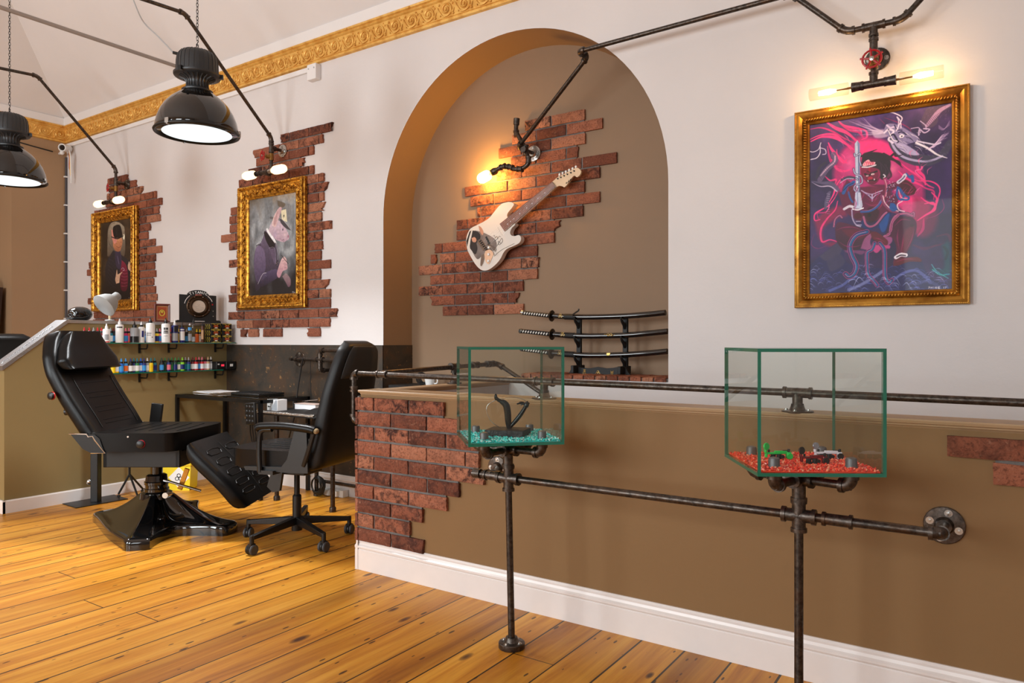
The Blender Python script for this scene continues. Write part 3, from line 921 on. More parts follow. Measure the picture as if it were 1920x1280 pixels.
for s in (-1, 1):
    c = Vector((X0, Yw, Tz)) + XU * s * 0.055
    MB().cyl(c, c + XU * s * 0.04, PR * 1.5, PR * 1.75, seg=14).build('lamp_socket', IRON2, t, world=True)
    a = c + XU * s * 0.04
    b = MB(); b.lathe([(0.0285, 0.015), (0.0295, 0.02), (0.0295, 0.190), (0.027, 0.192), (0.0, 0.192)], a, XU * s, 20)
    bo = b.build('bulb', GLASSB, t, world=True)
    MB().cyl(a, a + XU * s * 0.075, 0.006, 0.003, seg=8).build('bulb_stem', BRASS, bo, world=True)
    fl = MB()
    for k in range(4):
        an = k * math.pi / 2
        o_ = Vector((0, math.cos(an), math.sin(an)))
        fl.tube([a + XU * s * 0.07 + o_ * 0.003, a + XU * s * 0.10 + o_ * 0.012, a + XU * s * 0.15 + o_ * 0.008], 0.0028, 5)
    fl.build('filament', HOT, bo, world=True)
    lamp('bulb_light', 'POINT', a + XU * s * 0.11 + Vector((0, 0, 0)), 1.9, (1.0, 0.62, 0.32), 0.012)
# run to the alcove
g1 = Vector((-2.082, Yw, 2.937)); g2 = Vector((-2.082, 3.90, 2.952))
seg_pipe(t, e2 - XU * 0.03, g1 + XU * 0.03); elbow(t, g1, -XU, -NY)
lo = Vector((-2.716, 4.10, 2.525)); g2 = Vector((-2.075, 3.90, 2.937))
d = (lo - g2).normalized()
elbow(t, g2, -NY, d); seg_pipe(t, g2 + d * 0.03, lo - d * 0.02)

# bulb on a crooked pipe bracket in the alcove
t = thing('pipe_wall_light', 'crooked black pipe bracket holding one bright bulb beside the guitar', 'wall light', (-2.56, YA, 2.47))
YL = 4.12
P = lambda px, py, Y=YL: atY(px, py, Y)
c = P(988, 281, 4.13)
fl = P(1001, 288, YA - 0.026)
flange(t, (fl.x, YA - 0.026, fl.z), NY, R_=0.056, mat=STEEL)
j = Vector((fl.x, 4.13, fl.z))
seg_pipe(t, j, (fl.x, YA - 0.03, fl.z))
up = smoothpath([j, P(984, 277, 4.12), P(976, 262, 4.12), P(968.5, 248, 4.12), P(968, 232, 4.12)], 5)
MB().tube(up, PR * 1.12, 12).build('pipe', IRON, t, world=True)
MB().cyl(P(968, 234, 4.12), P(969, 222, 4.12), PR * 1.55, seg=14).build('end_cap', IRON2, t, world=True)
coupling(t, P(968.3, 250, 4.12), P(968, 240, 4.12) - P(970, 255, 4.12), L=0.03)
dn = smoothpath([j, P(990, 296, 4.10), P(990, 307, 4.10), P(980, 315, 4.10), P(966, 317, 4.10), P(956, 313, 4.10), P(944, 312, 4.10), P(930, 319, 4.10)], 5)
MB().tube(dn, PR * 1.12, 12).build('pipe', IRON, t, world=True)
for (a, b) in (((991, 300), (991, 306)), ((975, 317), (969, 317)), ((957, 313.5), (951, 312)), ((943, 312.5), (938, 314))):
    coupling(t, P(*a, 4.10), P(*b, 4.10) - P(*a, 4.10), L=0.035)
tee(t, j, [ZU, -ZU, NY], L=0.03)
elbow(t, lo, d, Vector((fl.x, 4.13, fl.z)) - lo)
seg_pipe(t, lo, j)
hd = (P(910, 331, 4.12) - P(930, 320, 4.10)).normalized()
so = P(932, 318.5, 4.10)
MB().lathe([(0.014, 0), (0.022, 0.01), (0.026, 0.03), (0.022, 0.055), (0.019, 0.06)], so, hd, 16).build('lamp_socket', m_iron('brown_iron_socket', 0.9), t, world=True)
MB().cyl(so + hd * 0.058, so + hd * 0.075, 0.017, seg=14).build('bulb_collar', STEEL, t, world=True)
bulb_mesh(so + hd * 0.07, hd, 0.115, 0.036).build('bulb', m_emit('bright_bulb_glow', (1.0, 0.50, 0.10, 1), 180.0), t, world=True)

# tie rod under the ceiling
t = MB().cyl((-6.2, FRONT_Y, 3.705), (-6.2, YB - 0.02, 3.705), 0.016, seg=14).build('tie_rod', plain('grey_rod_paint', S(150, 140, 134), 0.5), None)
tag(t, 'long plain grey rod spanning the room under the ceiling', 'rod')

# pipe handrail on top of the half wall
def z_rail(x): return 1.030 - (x + 2.875) * 0.0068
RY = 2.735
t = thing('pipe_handrail', 'dark iron pipe rail along the top of the brown half wall and stairwell', 'handrail', (-2.875, RY, 0.95))
c0 = Vector((-2.872, RY, z_rail(-2.872)))
rd = Vector((1, 0, -0.0068)).normalized()
posts = [-1.672, -0.60]
elbow(t, c0, ZU, rd, k=0.03)
stops = [c0 + rd * 0.03] + [Vector((x, RY, z_rail(x))) for x in posts] + [Vector((2.6, RY, z_rail(2.6)))]
for a, b in zip(stops[:-1], stops[1:]): seg_pipe(t, a, b)
coupling(t, (-2.66, RY, z_rail(-2.66)), rd, L=0.06)
for x in posts:
    z = z_rail(x)
    tee(t, (x, RY, z), [rd, -rd, -ZU], L=0.045)
    seg_pipe(t, (x, RY, z - 0.04), (x, RY, 0.955)); flange(t, (x, RY, 0.944), ZU, R_=0.055, bolts=True, th=0.007)
seg_pipe(t, c0 - ZU * 0.03, (c0.x, c0.y, 0.80)); coupling(t, (c0.x, c0.y, 0.945), ZU, L=0.02)
elbow(t, (c0.x, c0.y, 0.775), -ZU, XU, k=0.03); seg_pipe(t, (c0.x, c0.y, 0.775), (SX - 0.002, c0.y, 0.775))

a, b, c = Vector((-2.72, 2.737, 1.031)), Vector((-2.72, 3.86, 1.056)), Vector((-1.35, 3.86, 0.33))
d = (c - b).normalized()
seg_pipe(t, a, b); elbow(t, b, (0, 1, 0), d, k=0.045); seg_pipe(t, b + d * 0.04, c)
coupling(t, (-2.72, 3.62, 1.053), (0, 1, 0)); coupling(t, (-2.72, 3.76, 1.055), (0, 1, 0), L=0.03)
tee(t, (-2.72, 3.41, 1.050), [(0, 1, 0), (0, -1, 0), -ZU]); seg_pipe(t, (-2.72, 3.41, 1.05), (-2.72, 3.41, 0.95)); flange(t, (-2.72, 3.41, 0.944), ZU, R_=0.045, bolts=False)
flange(t, (c.x, YB, c.z), NY, R_=0.045, bolts=False); seg_pipe(t, c, (c.x, YB - 0.01, c.z)); elbow(t, c, d, (0, 1, 0), k=0.02)

# pipe rack on the dark wainscot
t = thing('pipe_rack', 'short iron pipe rack on the dark wainscot behind the office chair', 'pipe rack', (-4.4, YB, 1.05))
Yk = 3.83
W_ = lambda px, py: atY(px, py, Yk)
p0, p1 = W_(553, 673), W_(640, 676)
seg_pipe(t, p0, p1); fl = atY(563, 673, YB - 0.006); flange(t, (fl.x, YB - 0.006, fl.z), NY, R_=0.062)
seg_pipe(t, (fl.x, Yk, p0.z), (fl.x, YB - 0.01, fl.z)); MB().cyl(p0, p0 + XU * 0.03, PR * 1.4, seg=12).build('end_cap', IRON2, t, world=True)
cr = W_(600, 674); tee(t, cr, [XU, -XU, ZU, -ZU], name='cross')
hi, lw = Vector((cr.x, Yk, cr.z + 0.072)), Vector((cr.x, Yk, cr.z - 0.085))
seg_pipe(t, cr, hi); seg_pipe(t, cr, lw); elbow(t, hi, ZU, XU); seg_pipe(t, hi, hi + XU * 0.30); elbow(t, lw, -ZU, -NY); seg_pipe(t, lw, lw - NY * 0.10); coupling(t, cr - ZU * 0.05, ZU, L=0.03)
seg_pipe(t, p1, p1 + XU * 0.02)

# stands of the two glass cases, joined by one cross rail
t = thing('pipe_display_stand', 'dark iron pipe stand with two floor posts carrying both glass cases', 'stand', (-1.05, 2.34, 0))
Yp = 2.343
posts = [(-1.600, 45.0, 'a'), (-0.51, 32.0, 'b')]
zc = 0.662
CASES = []
for (x, rot, _) in posts:
    foot = Vector((x + (0.018 if x < -1 else 0), Yp, 0))
    topz = 0.775
    tp = Vector((x, Yp, topz)); cr = Vector((x + (0.003 if x < -1 else 0), Yp, zc))
    flange(t, foot, ZU, R_=0.052, th=0.022)
    seg_pipe(t, foot + ZU * 0.02, cr - ZU * 0.03)
    tee(t, cr, [ZU, -ZU, XU, -XU], r=PR * 1.12, name='cross', L=0.045)
    seg_pipe(t, cr + ZU * 0.03, tp - ZU * 0.03); coupling(t, tp - ZU * 0.035, ZU, r=PR * 1.15, L=0.055)
    ra = math.radians(rot)
    arms = []
    for k in range(4):
        a = ra + math.pi / 4 + k * math.pi / 2
        d = Vector((math.cos(a), math.sin(a), 0)); e = tp + d * 0.158
        arms.append(d)
        seg_pipe(t, tp, e, r=PR * 0.95); elbow(t, e, d, ZU, k=0.028, r=PR * 1.05)
        seg_pipe(t, e + ZU * 0.02, e + ZU * 0.07, r=PR)
        m = MB(); m.lathe([(0.0175, 0), (0.0175, 0.006), (0.0165, 0.008), (0.0165, 0.024), (0.0145, 0.029), (0.006, 0.0315), (0, 0.032)], (e.x, e.y, 0.829), ZU, 18)
        m.build('pipe_cap', CAPGREY, t, world=True)
    tee(t, tp, arms, name='cross', L=0.04, r=PR * 1.1)
    CASES.append((tp, ra))
xl = -1.755
pl = Vector((xl, Yp, zc + 0.003)); xr_ = Vector((-0.131, Yp, zc))
seg_pipe(t, pl, (-1.597, Yp, zc)); seg_pipe(t, (-1.597, Yp, zc), (-0.51, Yp, zc)); seg_pipe(t, (-0.51, Yp, zc), xr_)
MB().cyl(pl - XU * 0.012, pl + XU * 0.022, PR * 1.45, seg=14).build('end_cap', IRON2, t, world=True)
coupling(t, (-0.40, Yp, zc), XU, L=0.075)
tj = Vector((-1.678, Yp, zc + 0.002)); fz = Vector((-1.905, SY, 0.619))
tee(t, tj, [XU, -XU, fz - tj], L=0.03); flange(t, fz, NY, R_=0.054); seg_pipe(t, tj, fz + NY * 0.012)
fr_ = Vector((-0.143, SY, 0.607))
elbow(t, xr_, XU, fr_ - xr_, k=0.026); seg_pipe(t, xr_ + (fr_ - xr_) * 0.05, fr_ + NY * 0.012); flange(t, fr_, NY, R_=0.060, ang=0.5)

# ------------------------------------------------------------------ glass cases and what is in them
HC, SC_ = 0.365, 0.362
ZB0 = 0.815
def glass_case(label, tp, ra):
    t = thing('glass_case', label, 'display case', (tp.x, tp.y, ZB0), ra)
    h, g = SC_ / 2, 0.010
    def pane(name, p, q):
        mb = MB()
        p, q = Vector(p), Vector(q); ext = q - p; thin = min(range(3), key=lambda i: abs(ext[i]))
        c = (p + q) / 2
        x, y, z = [abs(e) / 2 for e in ext]
        vs = [c + Vector((a * x, b * y, d * z)) for a in (-1, 1) for b in (-1, 1) for d in (-1, 1)]
        fs = [(0, 1, 3, 2), (4, 6, 7, 5), (0, 4, 5, 1), (2, 3, 7, 6), (0, 2, 6, 4), (1, 5, 7, 3)]
        for i, f in enumerate(fs): mb.add([vs[k] for k in f], [(0, 1, 2, 3)], 0 if i // 2 == thin else 1)
        mb.build(name, [GLASSF, GLASSE], t, smooth=0)
    pane('base_pane', (-h, -h, 0), (h, h, 0.010)); pane('top_pane', (-h, -h, HC - g), (h, h, HC))
    pane('front_pane', (-h + g, -h + 0.0005, 0.010), (h - g, -h + g, HC - g)); pane('back_pane', (-h, h - g, 0.010), (h, h, HC - g))
    pane('side_pane', (-h, -h, 0.010), (-h + g, h - g, HC - g)); pane('side_pane', (h - g, -h, 0.010), (h, h - g, HC - g))
    return t
glass_case('glass display case holding the dark sculpture and turquoise chips', *CASES[0])
glass_case('glass display case holding three small tattoo machines on red gravel', *CASES[1])

def gravel(name, label, tp, ra, cols, n, size, holes):
    rnd = random.Random(9); m = MB()
    h = SC_ / 2 - 0.012
    M_ = Matrix.Rotation(ra, 4, 'Z')
    for i in range(n):
        x, y = rnd.uniform(-h, h), rnd.uniform(-h, h)
        r = rnd.uniform(0.7, 1.25) * size
        m.col = rnd.choice(cols)
        rot = Matrix.Rotation(rnd.uniform(0, 6.3), 3, 'Z') @ Matrix.Rotation(rnd.uniform(0, 6.3), 3, 'X')
        vs = [rot @ Vector(v) * r * rnd.uniform(0.75, 1.25) for v in ((1, 0, 0), (-1, 0, 0), (0, 0.9, 0), (0, -0.9, 0), (0, 0, 0.75), (0, 0, -0.75))]
        z = r * 0.6 + rnd.random() * 0.005
        vs = [v + Vector((x, y, z)) for v in vs]
        m.add(vs, [(0, 2, 4), (2, 1, 4), (1, 3, 4), (3, 0, 4), (2, 0, 5), (1, 2, 5), (3, 1, 5), (0, 3, 5)])
    m.col = cols[0]
    m.bb((-h, -h, 0), (h, h, 0.003))
    o = m.build(name, m_tint(name + '_colours', 0.3, 0.3), None, smooth=0, colors=True)
    o.location = (tp.x, tp.y, ZB0 + 0.0105); o.rotation_euler = (0, 0, ra)
    return tag(o, label, 'gravel', None, 'stuff')
gravel('glass_chips', 'turquoise glass chips covering the case floor round the sculpture', *CASES[0], [S(0, 190, 186), S(20, 224, 216), S(110, 238, 230), S(0, 140, 142), S(220, 250, 248)], 3600, 0.0042, None)
gravel('red_gravel', 'bright red gravel covering the case floor under the tattoo machines', *CASES[1], [S(252, 66, 38), S(255, 100, 64), S(236, 50, 30), S(255, 164, 128), S(200, 40, 24)], 3600, 0.0042, None)

# sculpture: a bent foot and an arm joined by a wire hoop on a black slab
tp, ra = CASES[0]
zb = ZB0 + 0.016
t = thing('sculpture', 'small dark bronze sculpture of bent limbs with a wire hoop on a black slab', 'sculpture', (tp.x, tp.y, zb), ra + math.radians(-26))
mb = MB(); mb.bb((-0.078, -0.062, 0), (0.078, 0.062, 0.026))
mb.build('plinth', plain('black_slab', S(22, 22, 24), 0.55, bump=(60, 0.8, 0.01), var=0.3), t, bevel=0.003)
BRZ = plain('dark_bronze', S(44, 50, 50), 0.22, 0.75, bump=(30, 0.1))
Q = lambda px, py, dd=0.0: cw((px - 960) / FPX * (2.84 + dd), 2.84 + dd, CAM_Z + (640 - py) / FPX * (2.84 + dd))
leg = smoothpath([Q(955, 803), Q(953, 790), Q(952, 775), Q(950, 762), Q(946, 756), Q(940, 752)], 6)
n = len(leg)
MB().tube(leg, [0.010 + 0.004 * math.sin(3.1 * i / (n - 1)) for i in range(n)], 12).build('leg', BRZ, t, world=True)
ft = smoothpath([Q(948, 757), Q(941, 753), Q(935, 750), Q(930, 745)], 5); n = len(ft)
MB().tube(ft, [0.009 - 0.003 * i / (n - 1) for i in range(n)], 10).ball(Q(929.5, 744), (0.006, 0.006, 0.013), 10, 8).build('foot', BRZ, t, world=True)
arm = smoothpath([Q(956, 801), Q(962, 794), Q(969, 786), Q(976, 777), Q(983, 766), Q(986, 760)], 6); n = len(arm)
MB().tube(arm, [0.0065 + 0.0025 * math.sin(3.1 * i / (n - 1)) for i in range(n)], 12).build('arm', BRZ, t, world=True)
m = MB(); m.ball(Q(987, 759), (0.011, 0.009, 0.012), 10, 8)
for k, (x, y) in enumerate(((969, 757), (973, 754.5), (976, 759), (990, 753), (993, 757))):
    m.tube(smoothpath([Q(986, 759), Q((986 + x) / 2, (757 + y) / 2 - 1.5), Q(x, y)], 4), [0.0042] * 4 + [0.0036] * 4 + [0.0022], 7)
m.build('hand', BRZ, t, world=True)
hp = smoothpath([Q(944, 803, .03), Q(933, 799), Q(920, 788), Q(912.5, 772), Q(914, 760), Q(925, 752), Q(940, 747), Q(960, 744.5), Q(980, 748), Q(992, 758)], 6)
MB().tube(hp, 0.0013, 6).build('wire_hoop', STEEL, t, world=True)

# tattoo machines
tp, ra = CASES[1]
def machine(label, px, py, dd, ang, frame_m, disc_m, flipd=1):
    dd0 = 2.203 + dd
    p = cw((px - 960) / FPX * dd0, dd0, ZB0 + 0.0165)
    t = thing('tattoo_machine', label, 'tattoo machine', p, ra + math.radians(ang))
    m = MB(); m.bb((-0.040, -0.006, 0.016), (0.042, 0.006, 0.022)); m.bb((-0.040, -0.006, 0.006), (-0.034, 0.006, 0.022)); m.bb((0.028, -0.007, 0.0), (0.042, 0.007, 0.022))
    m.bb((-0.01, -0.005, 0.021), (0.030, 0.005, 0.026)); m.bb((-0.042, -0.006, 0.020), (-0.036, 0.006, 0.030))
    m.build('frame', frame_m, t, bevel=0.0015)
    for x in (-0.014, 0.004):
        MB().lathe([(0.0085, 0), (0.0085, 0.004), (0.0070, 0.0045), (0.0070, 0.0125), (0.0085, 0.013), (0.0085, 0.016)], (x, 0, 0.000), ZU, 14).build('coil', MATTEK, t)
    m = MB(); m.lathe([(0.0105, -0.0025), (0.0115, -0.001), (0.0115, 0.001), (0.0105, 0.0025)], (-0.036, 0, 0.040), (0.35, -1, 0.1), 22); m.build('disc', disc_m, t)
    m = MB(); m.lathe([(0.009, -0.003), (0.0095, 0.0), (0.009, 0.003)], (0.036, -0.009, 0.010), (0, -1, 0), 18); m.build('wheel', disc_m if flipd else MATTEK, t)
    m = MB(); m.cyl((0.016, 0, 0.026), (0.036, 0, 0.026), 0.0022); m.cyl((0.036, 0, 0.02), (0.036, 0, 0.031), 0.004, seg=8); m.cyl((-0.028, 0, 0.02), (-0.028, 0, 0.03), 0.0035, seg=8)
    m.build('contact_screw', MATTEK, t)
    m = MB(); m.cyl((0.012, -0.007, 0.009), (0.012, -0.012, 0.009), 0.0055, seg=10); m.cyl((-0.022, -0.007, 0.009), (-0.022, -0.012, 0.009), 0.0055, seg=10); m.build('binding_post', MATTEK, t)
    return t
GREENM = plain('green_machine', S(36, 196, 82), 0.3); REDM = plain('dark_red_machine', S(120, 18, 28), 0.25, 0.3); WHM = plain('white_machine', S(222, 216, 226), 0.3)
machine('bright green tattoo machine lying on the red gravel', 1458, 862, 0.055, 6, GREENM, GREENM)
machine('dark red tattoo machine with black disc, in front on the gravel', 1525, 872, -0.03, 6, REDM, MATTEK, 0)
machine('white and black tattoo machine behind the dark red one on the gravel', 1552, 860, 0.06, -4, WHM, plain('silver_disc', S(150, 150, 160), 0.2, 0.8), 0)

# ------------------------------------------------------------------ paintings
class Paint:
    """a small painted surface: colours live on the points of a fine grid"""
    def __init__(self, x0, x1, z0, z1, Y, nx, base):
        self.x0, self.x1, self.z0, self.z1, self.Y = x0, x1, z0, z1, Y
        self.nx = nx; self.ny = int(nx * (z1 - z0) / (x1 - x0))
        self.img = np.ones((self.ny, self.nx, 3)) * np.array(base) / 255.0
        self.gy, self.gx = np.mgrid[0:self.ny, 0:self.nx].astype(float)
        self.k = nx / (x1 - x0)
        self.rs = np.random.RandomState(4)
    def P(self, p):
        w_ = atY(p[0], p[1], self.Y)
        return ((w_.x - self.x0) * self.k, (self.z1 - w_.z) * self.k)
    def px(self, w_):                                  # photo pixels -> grid cells, roughly
        return w_ * self.k * (self.depth / FPX)
    def blend(self, m, col, sl=None):
        sl = sl or (slice(None), slice(None))
        a = m[..., None]
        self.img[sl] = self.img[sl] * (1 - a) + np.array(col) / 255.0 * a
    def poly(self, pts, col, a=1.0, soft=1.0, smooth=False, grad=None):
        if smooth:
            q_ = smoothpath([Vector((p[0], p[1], 0)) for p in pts] + [Vector((pts[0][0], pts[0][1], 0))], 5); pts = [(v.x, v.y) for v in q_]
        P_ = [self.P(p) for p in pts]
        xs = [p[0] for p in P_]; ys = [p[1] for p in P_]
        x0, x1 = max(0, int(min(xs)) - 2), min(self.nx, int(max(xs)) + 3); y0, y1 = max(0, int(min(ys)) - 2), min(self.ny, int(max(ys)) + 3)
        if x1 <= x0 or y1 <= y0: return
        gx, gy = self.gx[y0:y1, x0:x1], self.gy[y0:y1, x0:x1]
        ins = np.zeros(gx.shape, bool); d = np.full(gx.shape, 1e9)
        n = len(P_)
        for i in range(n):
            ax, ay = P_[i]; bx_, by = P_[(i + 1) % n]
            c = ((ay > gy) != (by > gy)) & (gx < (bx_ - ax) * (gy - ay) / ((by - ay) or 1e-9) + ax)
            ins ^= c
            dx, dy = bx_ - ax, by - ay; L = dx * dx + dy * dy or 1e-9
            t = np.clip(((gx - ax) * dx + (gy - ay) * dy) / L, 0, 1)
            d = np.minimum(d, np.hypot(gx - ax - t * dx, gy - ay - t * dy))
        sd = np.where(ins, d, -d)
        m = np.clip(sd / max(soft, 0.3) + 0.5, 0, 1) * a
        if grad:                                       # (second colour, axis): blend across the shape
            c2, axis = grad
            t = (gy - min(ys)) / (max(ys) - min(ys) + 1e-6) if axis == 'y' else (gx - min(xs)) / (max(xs) - min(xs) + 1e-6)
            t = np.clip(t, 0, 1)[..., None]
            c = (np.array(col) * (1 - t) + np.array(c2) * t) / 255.0
            sl = (slice(y0, y1), slice(x0, x1)); self.img[sl] = self.img[sl] * (1 - m[..., None]) + c * m[..., None]
        else: self.blend(m, col, (slice(y0, y1), slice(x0, x1)))
    def line(self, pts, wd, col, a=1.0, soft=0.8, taper=(1, 1), smooth=True):
        """wd in photo pixels"""
        if smooth and len(pts) > 2:
            q_ = smoothpath([Vector((p[0], p[1], 0)) for p in pts], 6); pts = [(v.x, v.y) for v in q_]
        P_ = [self.P(p) for p in pts]; n = len(P_)
        W_ = self.px(wd) / 2
        xs = [p[0] for p in P_]; ys = [p[1] for p in P_]; e = W_ + 2
        x0, x1 = max(0, int(min(xs) - e)), min(self.nx, int(max(xs) + e) + 1); y0, y1 = max(0, int(min(ys) - e)), min(self.ny, int(max(ys) + e) + 1)
        if x1 <= x0 or y1 <= y0: return
        gx, gy = self.gx[y0:y1, x0:x1], self.gy[y0:y1, x0:x1]
        m = np.zeros(gx.shape)
        for i in range(n - 1):
            ax, ay = P_[i]; bx_, by = P_[i + 1]
            dx, dy = bx_ - ax, by - ay; L = dx * dx + dy * dy or 1e-9
            t = np.clip(((gx - ax) * dx + (gy - ay) * dy) / L, 0, 1)
            d = np.hypot(gx - ax - t * dx, gy - ay - t * dy)
            s = (i + t) / (n - 1)
            mid = 1.0
            wv = W_ * np.where(s < 0.5, taper[0] + (mid - taper[0]) * s * 2, mid + (taper[1] - mid) * (s * 2 - 1))
            m = np.maximum(m, np.clip((wv - d) / soft + 0.5, 0, 1))
        self.blend(m * a, col, (slice(y0, y1), slice(x0, x1)))
    def oval(self, c, rx, ry, col, a=1.0, soft=None, rot=0.0):
        x, y = self.P(c); rx, ry = self.px(rx), self.px(ry)
        dx, dy = self.gx - x, self.gy - y
        cs, sn = math.cos(rot), math.sin(rot)
        d = np.hypot((dx * cs + dy * sn) / rx, (-dx * sn + dy * cs) / ry)
        s = soft if soft else 1.2 / max(rx, ry)
        self.blend(np.clip((1 - d) / s + (0.5 if s < 0.3 else 0), 0, 1) * a, col)
    def field(self, sc, oct_=4, sx=1.0, seed=0):
        rs = np.random.RandomState(seed); out = np.zeros((self.ny, self.nx)); amp = 1.0; tot = 0
        for o in range(oct_):
            gw, gh = max(2, int(sc * 2 ** o * sx) + 2), max(2, int(sc * 2 ** o * self.ny / self.nx) + 2)
            g = rs.rand(gh, gw)
            xx = self.gx / self.nx * (gw - 1.001); yy = self.gy / self.ny * (gh - 1.001)
            xi, yi = xx.astype(int), yy.astype(int); fx, fy = xx - xi, yy - yi
            fx, fy = fx * fx * (3 - 2 * fx), fy * fy * (3 - 2 * fy)
            out += amp * (g[yi, xi] * (1 - fx) * (1 - fy) + g[yi, xi + 1] * fx * (1 - fy) + g[yi + 1, xi] * (1 - fx) * fy + g[yi + 1, xi + 1] * fx * fy)
            tot += amp; amp *= 0.55
        return out / tot
    def wash(self, m, col): self.blend(np.clip(m, 0, 1), col)
    def grain(self, amt, seed=1):
        f = self.field(40, 3, 1, seed) - 0.5
        self.img = np.clip(self.img * (1 + f[..., None] * amt), 0, 1)
    def build(self, name, mat, parent, push=0.0):
        c = np.clip(self.img, 0, 1); lin = np.where(c <= 0.04045, c / 12.92, ((c + 0.055) / 1.055) ** 2.4)
        me = bpy.data.meshes.new(name)
        nx, ny = self.nx, self.ny
        X = np.linspace(self.x0, self.x1, nx); Z = np.linspace(self.z1, self.z0, ny)
        v = np.zeros((ny, nx, 3)); v[..., 0] = X[None, :]; v[..., 1] = self.Y - push; v[..., 2] = Z[:, None]
        inv = np.array(WM[parent.name].inverted())
        v = v.reshape(-1, 3) @ inv[:3, :3].T + inv[:3, 3]
        idx = np.arange(nx * ny).reshape(ny, nx)
        f = np.stack([idx[1:, :-1], idx[1:, 1:], idx[:-1, 1:], idx[:-1, :-1]], -1).reshape(-1, 4)
        me.from_pydata(v.tolist(), [], f.tolist())
        at = me.color_attributes.new('tint', 'FLOAT_COLOR', 'POINT')
        rgba = np.ones((ny * nx, 4)); rgba[:, :3] = lin.reshape(-1, 3)
        at.data.foreach_set('color', rgba.ravel())
        me.materials.append(mat); me.update()
        o = bpy.data.objects.new(name, me); COL.objects.link(o); o.parent = parent; WM[o.name] = WM[parent.name]
        return o

def edges(x0, x1, z0, z1, t, step, fn):
    """call fn(point(x, z), along, inward, length factor) at even steps round a rectangle inset by t"""
    for (a, b, d, inn) in (((x0 + t, z0 + t), (x1 - t, z0 + t), (1, 0), (0, 1)), ((x1 - t, z0 + t), (x1 - t, z1 - t), (0, 1), (-1, 0)),
                           ((x1 - t, z1 - t), (x0 + t, z1 - t), (-1, 0), (0, -1)), ((x0 + t, z1 - t), (x0 + t, z0 + t), (0, -1), (1, 0))):
        L = math.hypot(b[0] - a[0], b[1] - a[1]); n = max(1, round(L / step))
        for i in range(n):
            s = (i + 0.5) * L / n
            fn(Vector((a[0] + d[0] * s, a[1] + d[1] * s)), Vector(d), Vector(inn), i)
def frame_mesh(prof, x0, x1, z0, z1, Yw):
    m = MB(); frames = []
    for (x, z, ax, az) in ((x0, z0, 1, 1), (x1, z0, -1, 1), (x1, z1, -1, -1), (x0, z1, 1, -1)):
        frames.append(((x, Yw, z), (ax, 0, az), (0, -1, 0)))
    m.sweep(prof, frames, closed=True)
    return m

def ornate_frame(t, x0, x1, z0, z1, Yw, seed):
    prof = [(0, 0.0), (0, 0.028), (0.006, 0.032), (0.006, 0.050), (0.014, 0.058), (0.024, 0.056), (0.030, 0.046), (0.034, 0.042), (0.040, 0.044), (0.046, 0.040), (0.086, 0.030), (0.092, 0.034), (0.099, 0.034), (0.104, 0.028), (0.116, 0.022), (0.120, 0.010), (0.120, 0.0)]
    fr = frame_mesh(prof, x0, x1, z0, z1, Yw).build('frame', GOLD, t, world=True, smooth=30)
    m = MB()
    def pt(p, al, inn, u, v, h): q_ = p + al * u + inn * v; return Vector((q_.x, Yw - h, q_.y))
    def beads(p, al, inn, i):
        m.ball(pt(p, al, inn, 0, 0, 0.056), (0.0075, 0.006, 0.0075), 6, 4)
        if i % 2 == 0: m.ball(pt(p, al, inn, 0.006, 0.010, 0.050), (0.005, 0.006, 0.005), 5, 4)
    edges(x0, x1, z0, z1, 0.017, 0.0165, beads)
    def leaf(p, al, inn, i):
        s = 1 if i % 2 else -1
        sp = [pt(p, al, inn, 0.026 * (0.55 - k / 9) * 1.5 + 0.010 * math.sin(k * 0.9), s * 0.018 * math.cos(k * 0.55), 0.041) for k in range(9)]
        m.tube(sp, [0.003, 0.005, 0.0062, 0.0062, 0.0058, 0.005, 0.0045, 0.004, 0.0025], 6)
        m.ball(pt(p, al, inn, 0.0, s * -0.004, 0.040), (0.010, 0.007, 0.010), 7, 5)
        m.ball(pt(p, al, inn, 0.020, -s * 0.012, 0.039), (0.006, 0.006, 0.006), 6, 4)
        m.ball(pt(p, al, inn, -0.018, -s * 0.015, 0.039), (0.005, 0.006, 0.005), 6, 4)
    edges(x0, x1, z0, z1, 0.066, 0.046, leaf)
    m.build('frame_ornament', GOLD, fr, world=True, smooth=60)
    return fr

# --- first portrait: top-hatted creature before an arched window
XA0, XA1, ZA0, ZA1 = -8.035, -7.178, 1.515, 2.572
YF = YB - 0.024
t = thing('framed_painting', 'ornate gilt framed painting of a top-hatted creature in a dark coat and crimson waistcoat', 'painting', ((XA0 + XA1) / 2, YF, 2.0))
ornate_frame(t, XA0, XA1, ZA0, ZA1, YF, 1)
p = Paint(XA0 + 0.115, XA1 - 0.115, ZA0 + 0.115, ZA1 - 0.115, YF - 0.012, 190, (38, 30, 24)); p.depth = 7.4
f = p.field(5, 4, 1, 3)
p.wash((f - 0.45) * 2.2, (72, 56, 42)); p.wash((p.gx / p.nx - 0.62) * 1.6 * f, (120, 92, 62))
p.wash((p.gy / p.ny - 0.62) * 2.2, (16, 12, 12))
c = lambda x, y: (140 + x / 4.128, 310 + y / 4.128)
C = lambda *a: [c(*q_) for q_ in a]
p.poly(C((252, 700), (254, 560), (258, 500), (275, 455), (305, 436), (340, 440), (370, 462), (386, 500), (386, 690), (330, 720)), (158, 146, 128), 1, 3, True, ((84, 72, 60), 'y'))
p.line(C((256, 560), (262, 500), (282, 460), (310, 444)), 1.2, (96, 80, 64), 0.7); p.line(C((300, 480), (300, 640)), 0.7, (150, 134, 116), 0.6)
p.line(C((258, 555), (266, 600), (290, 640)), 1.0, (50, 50, 60), 0.8)
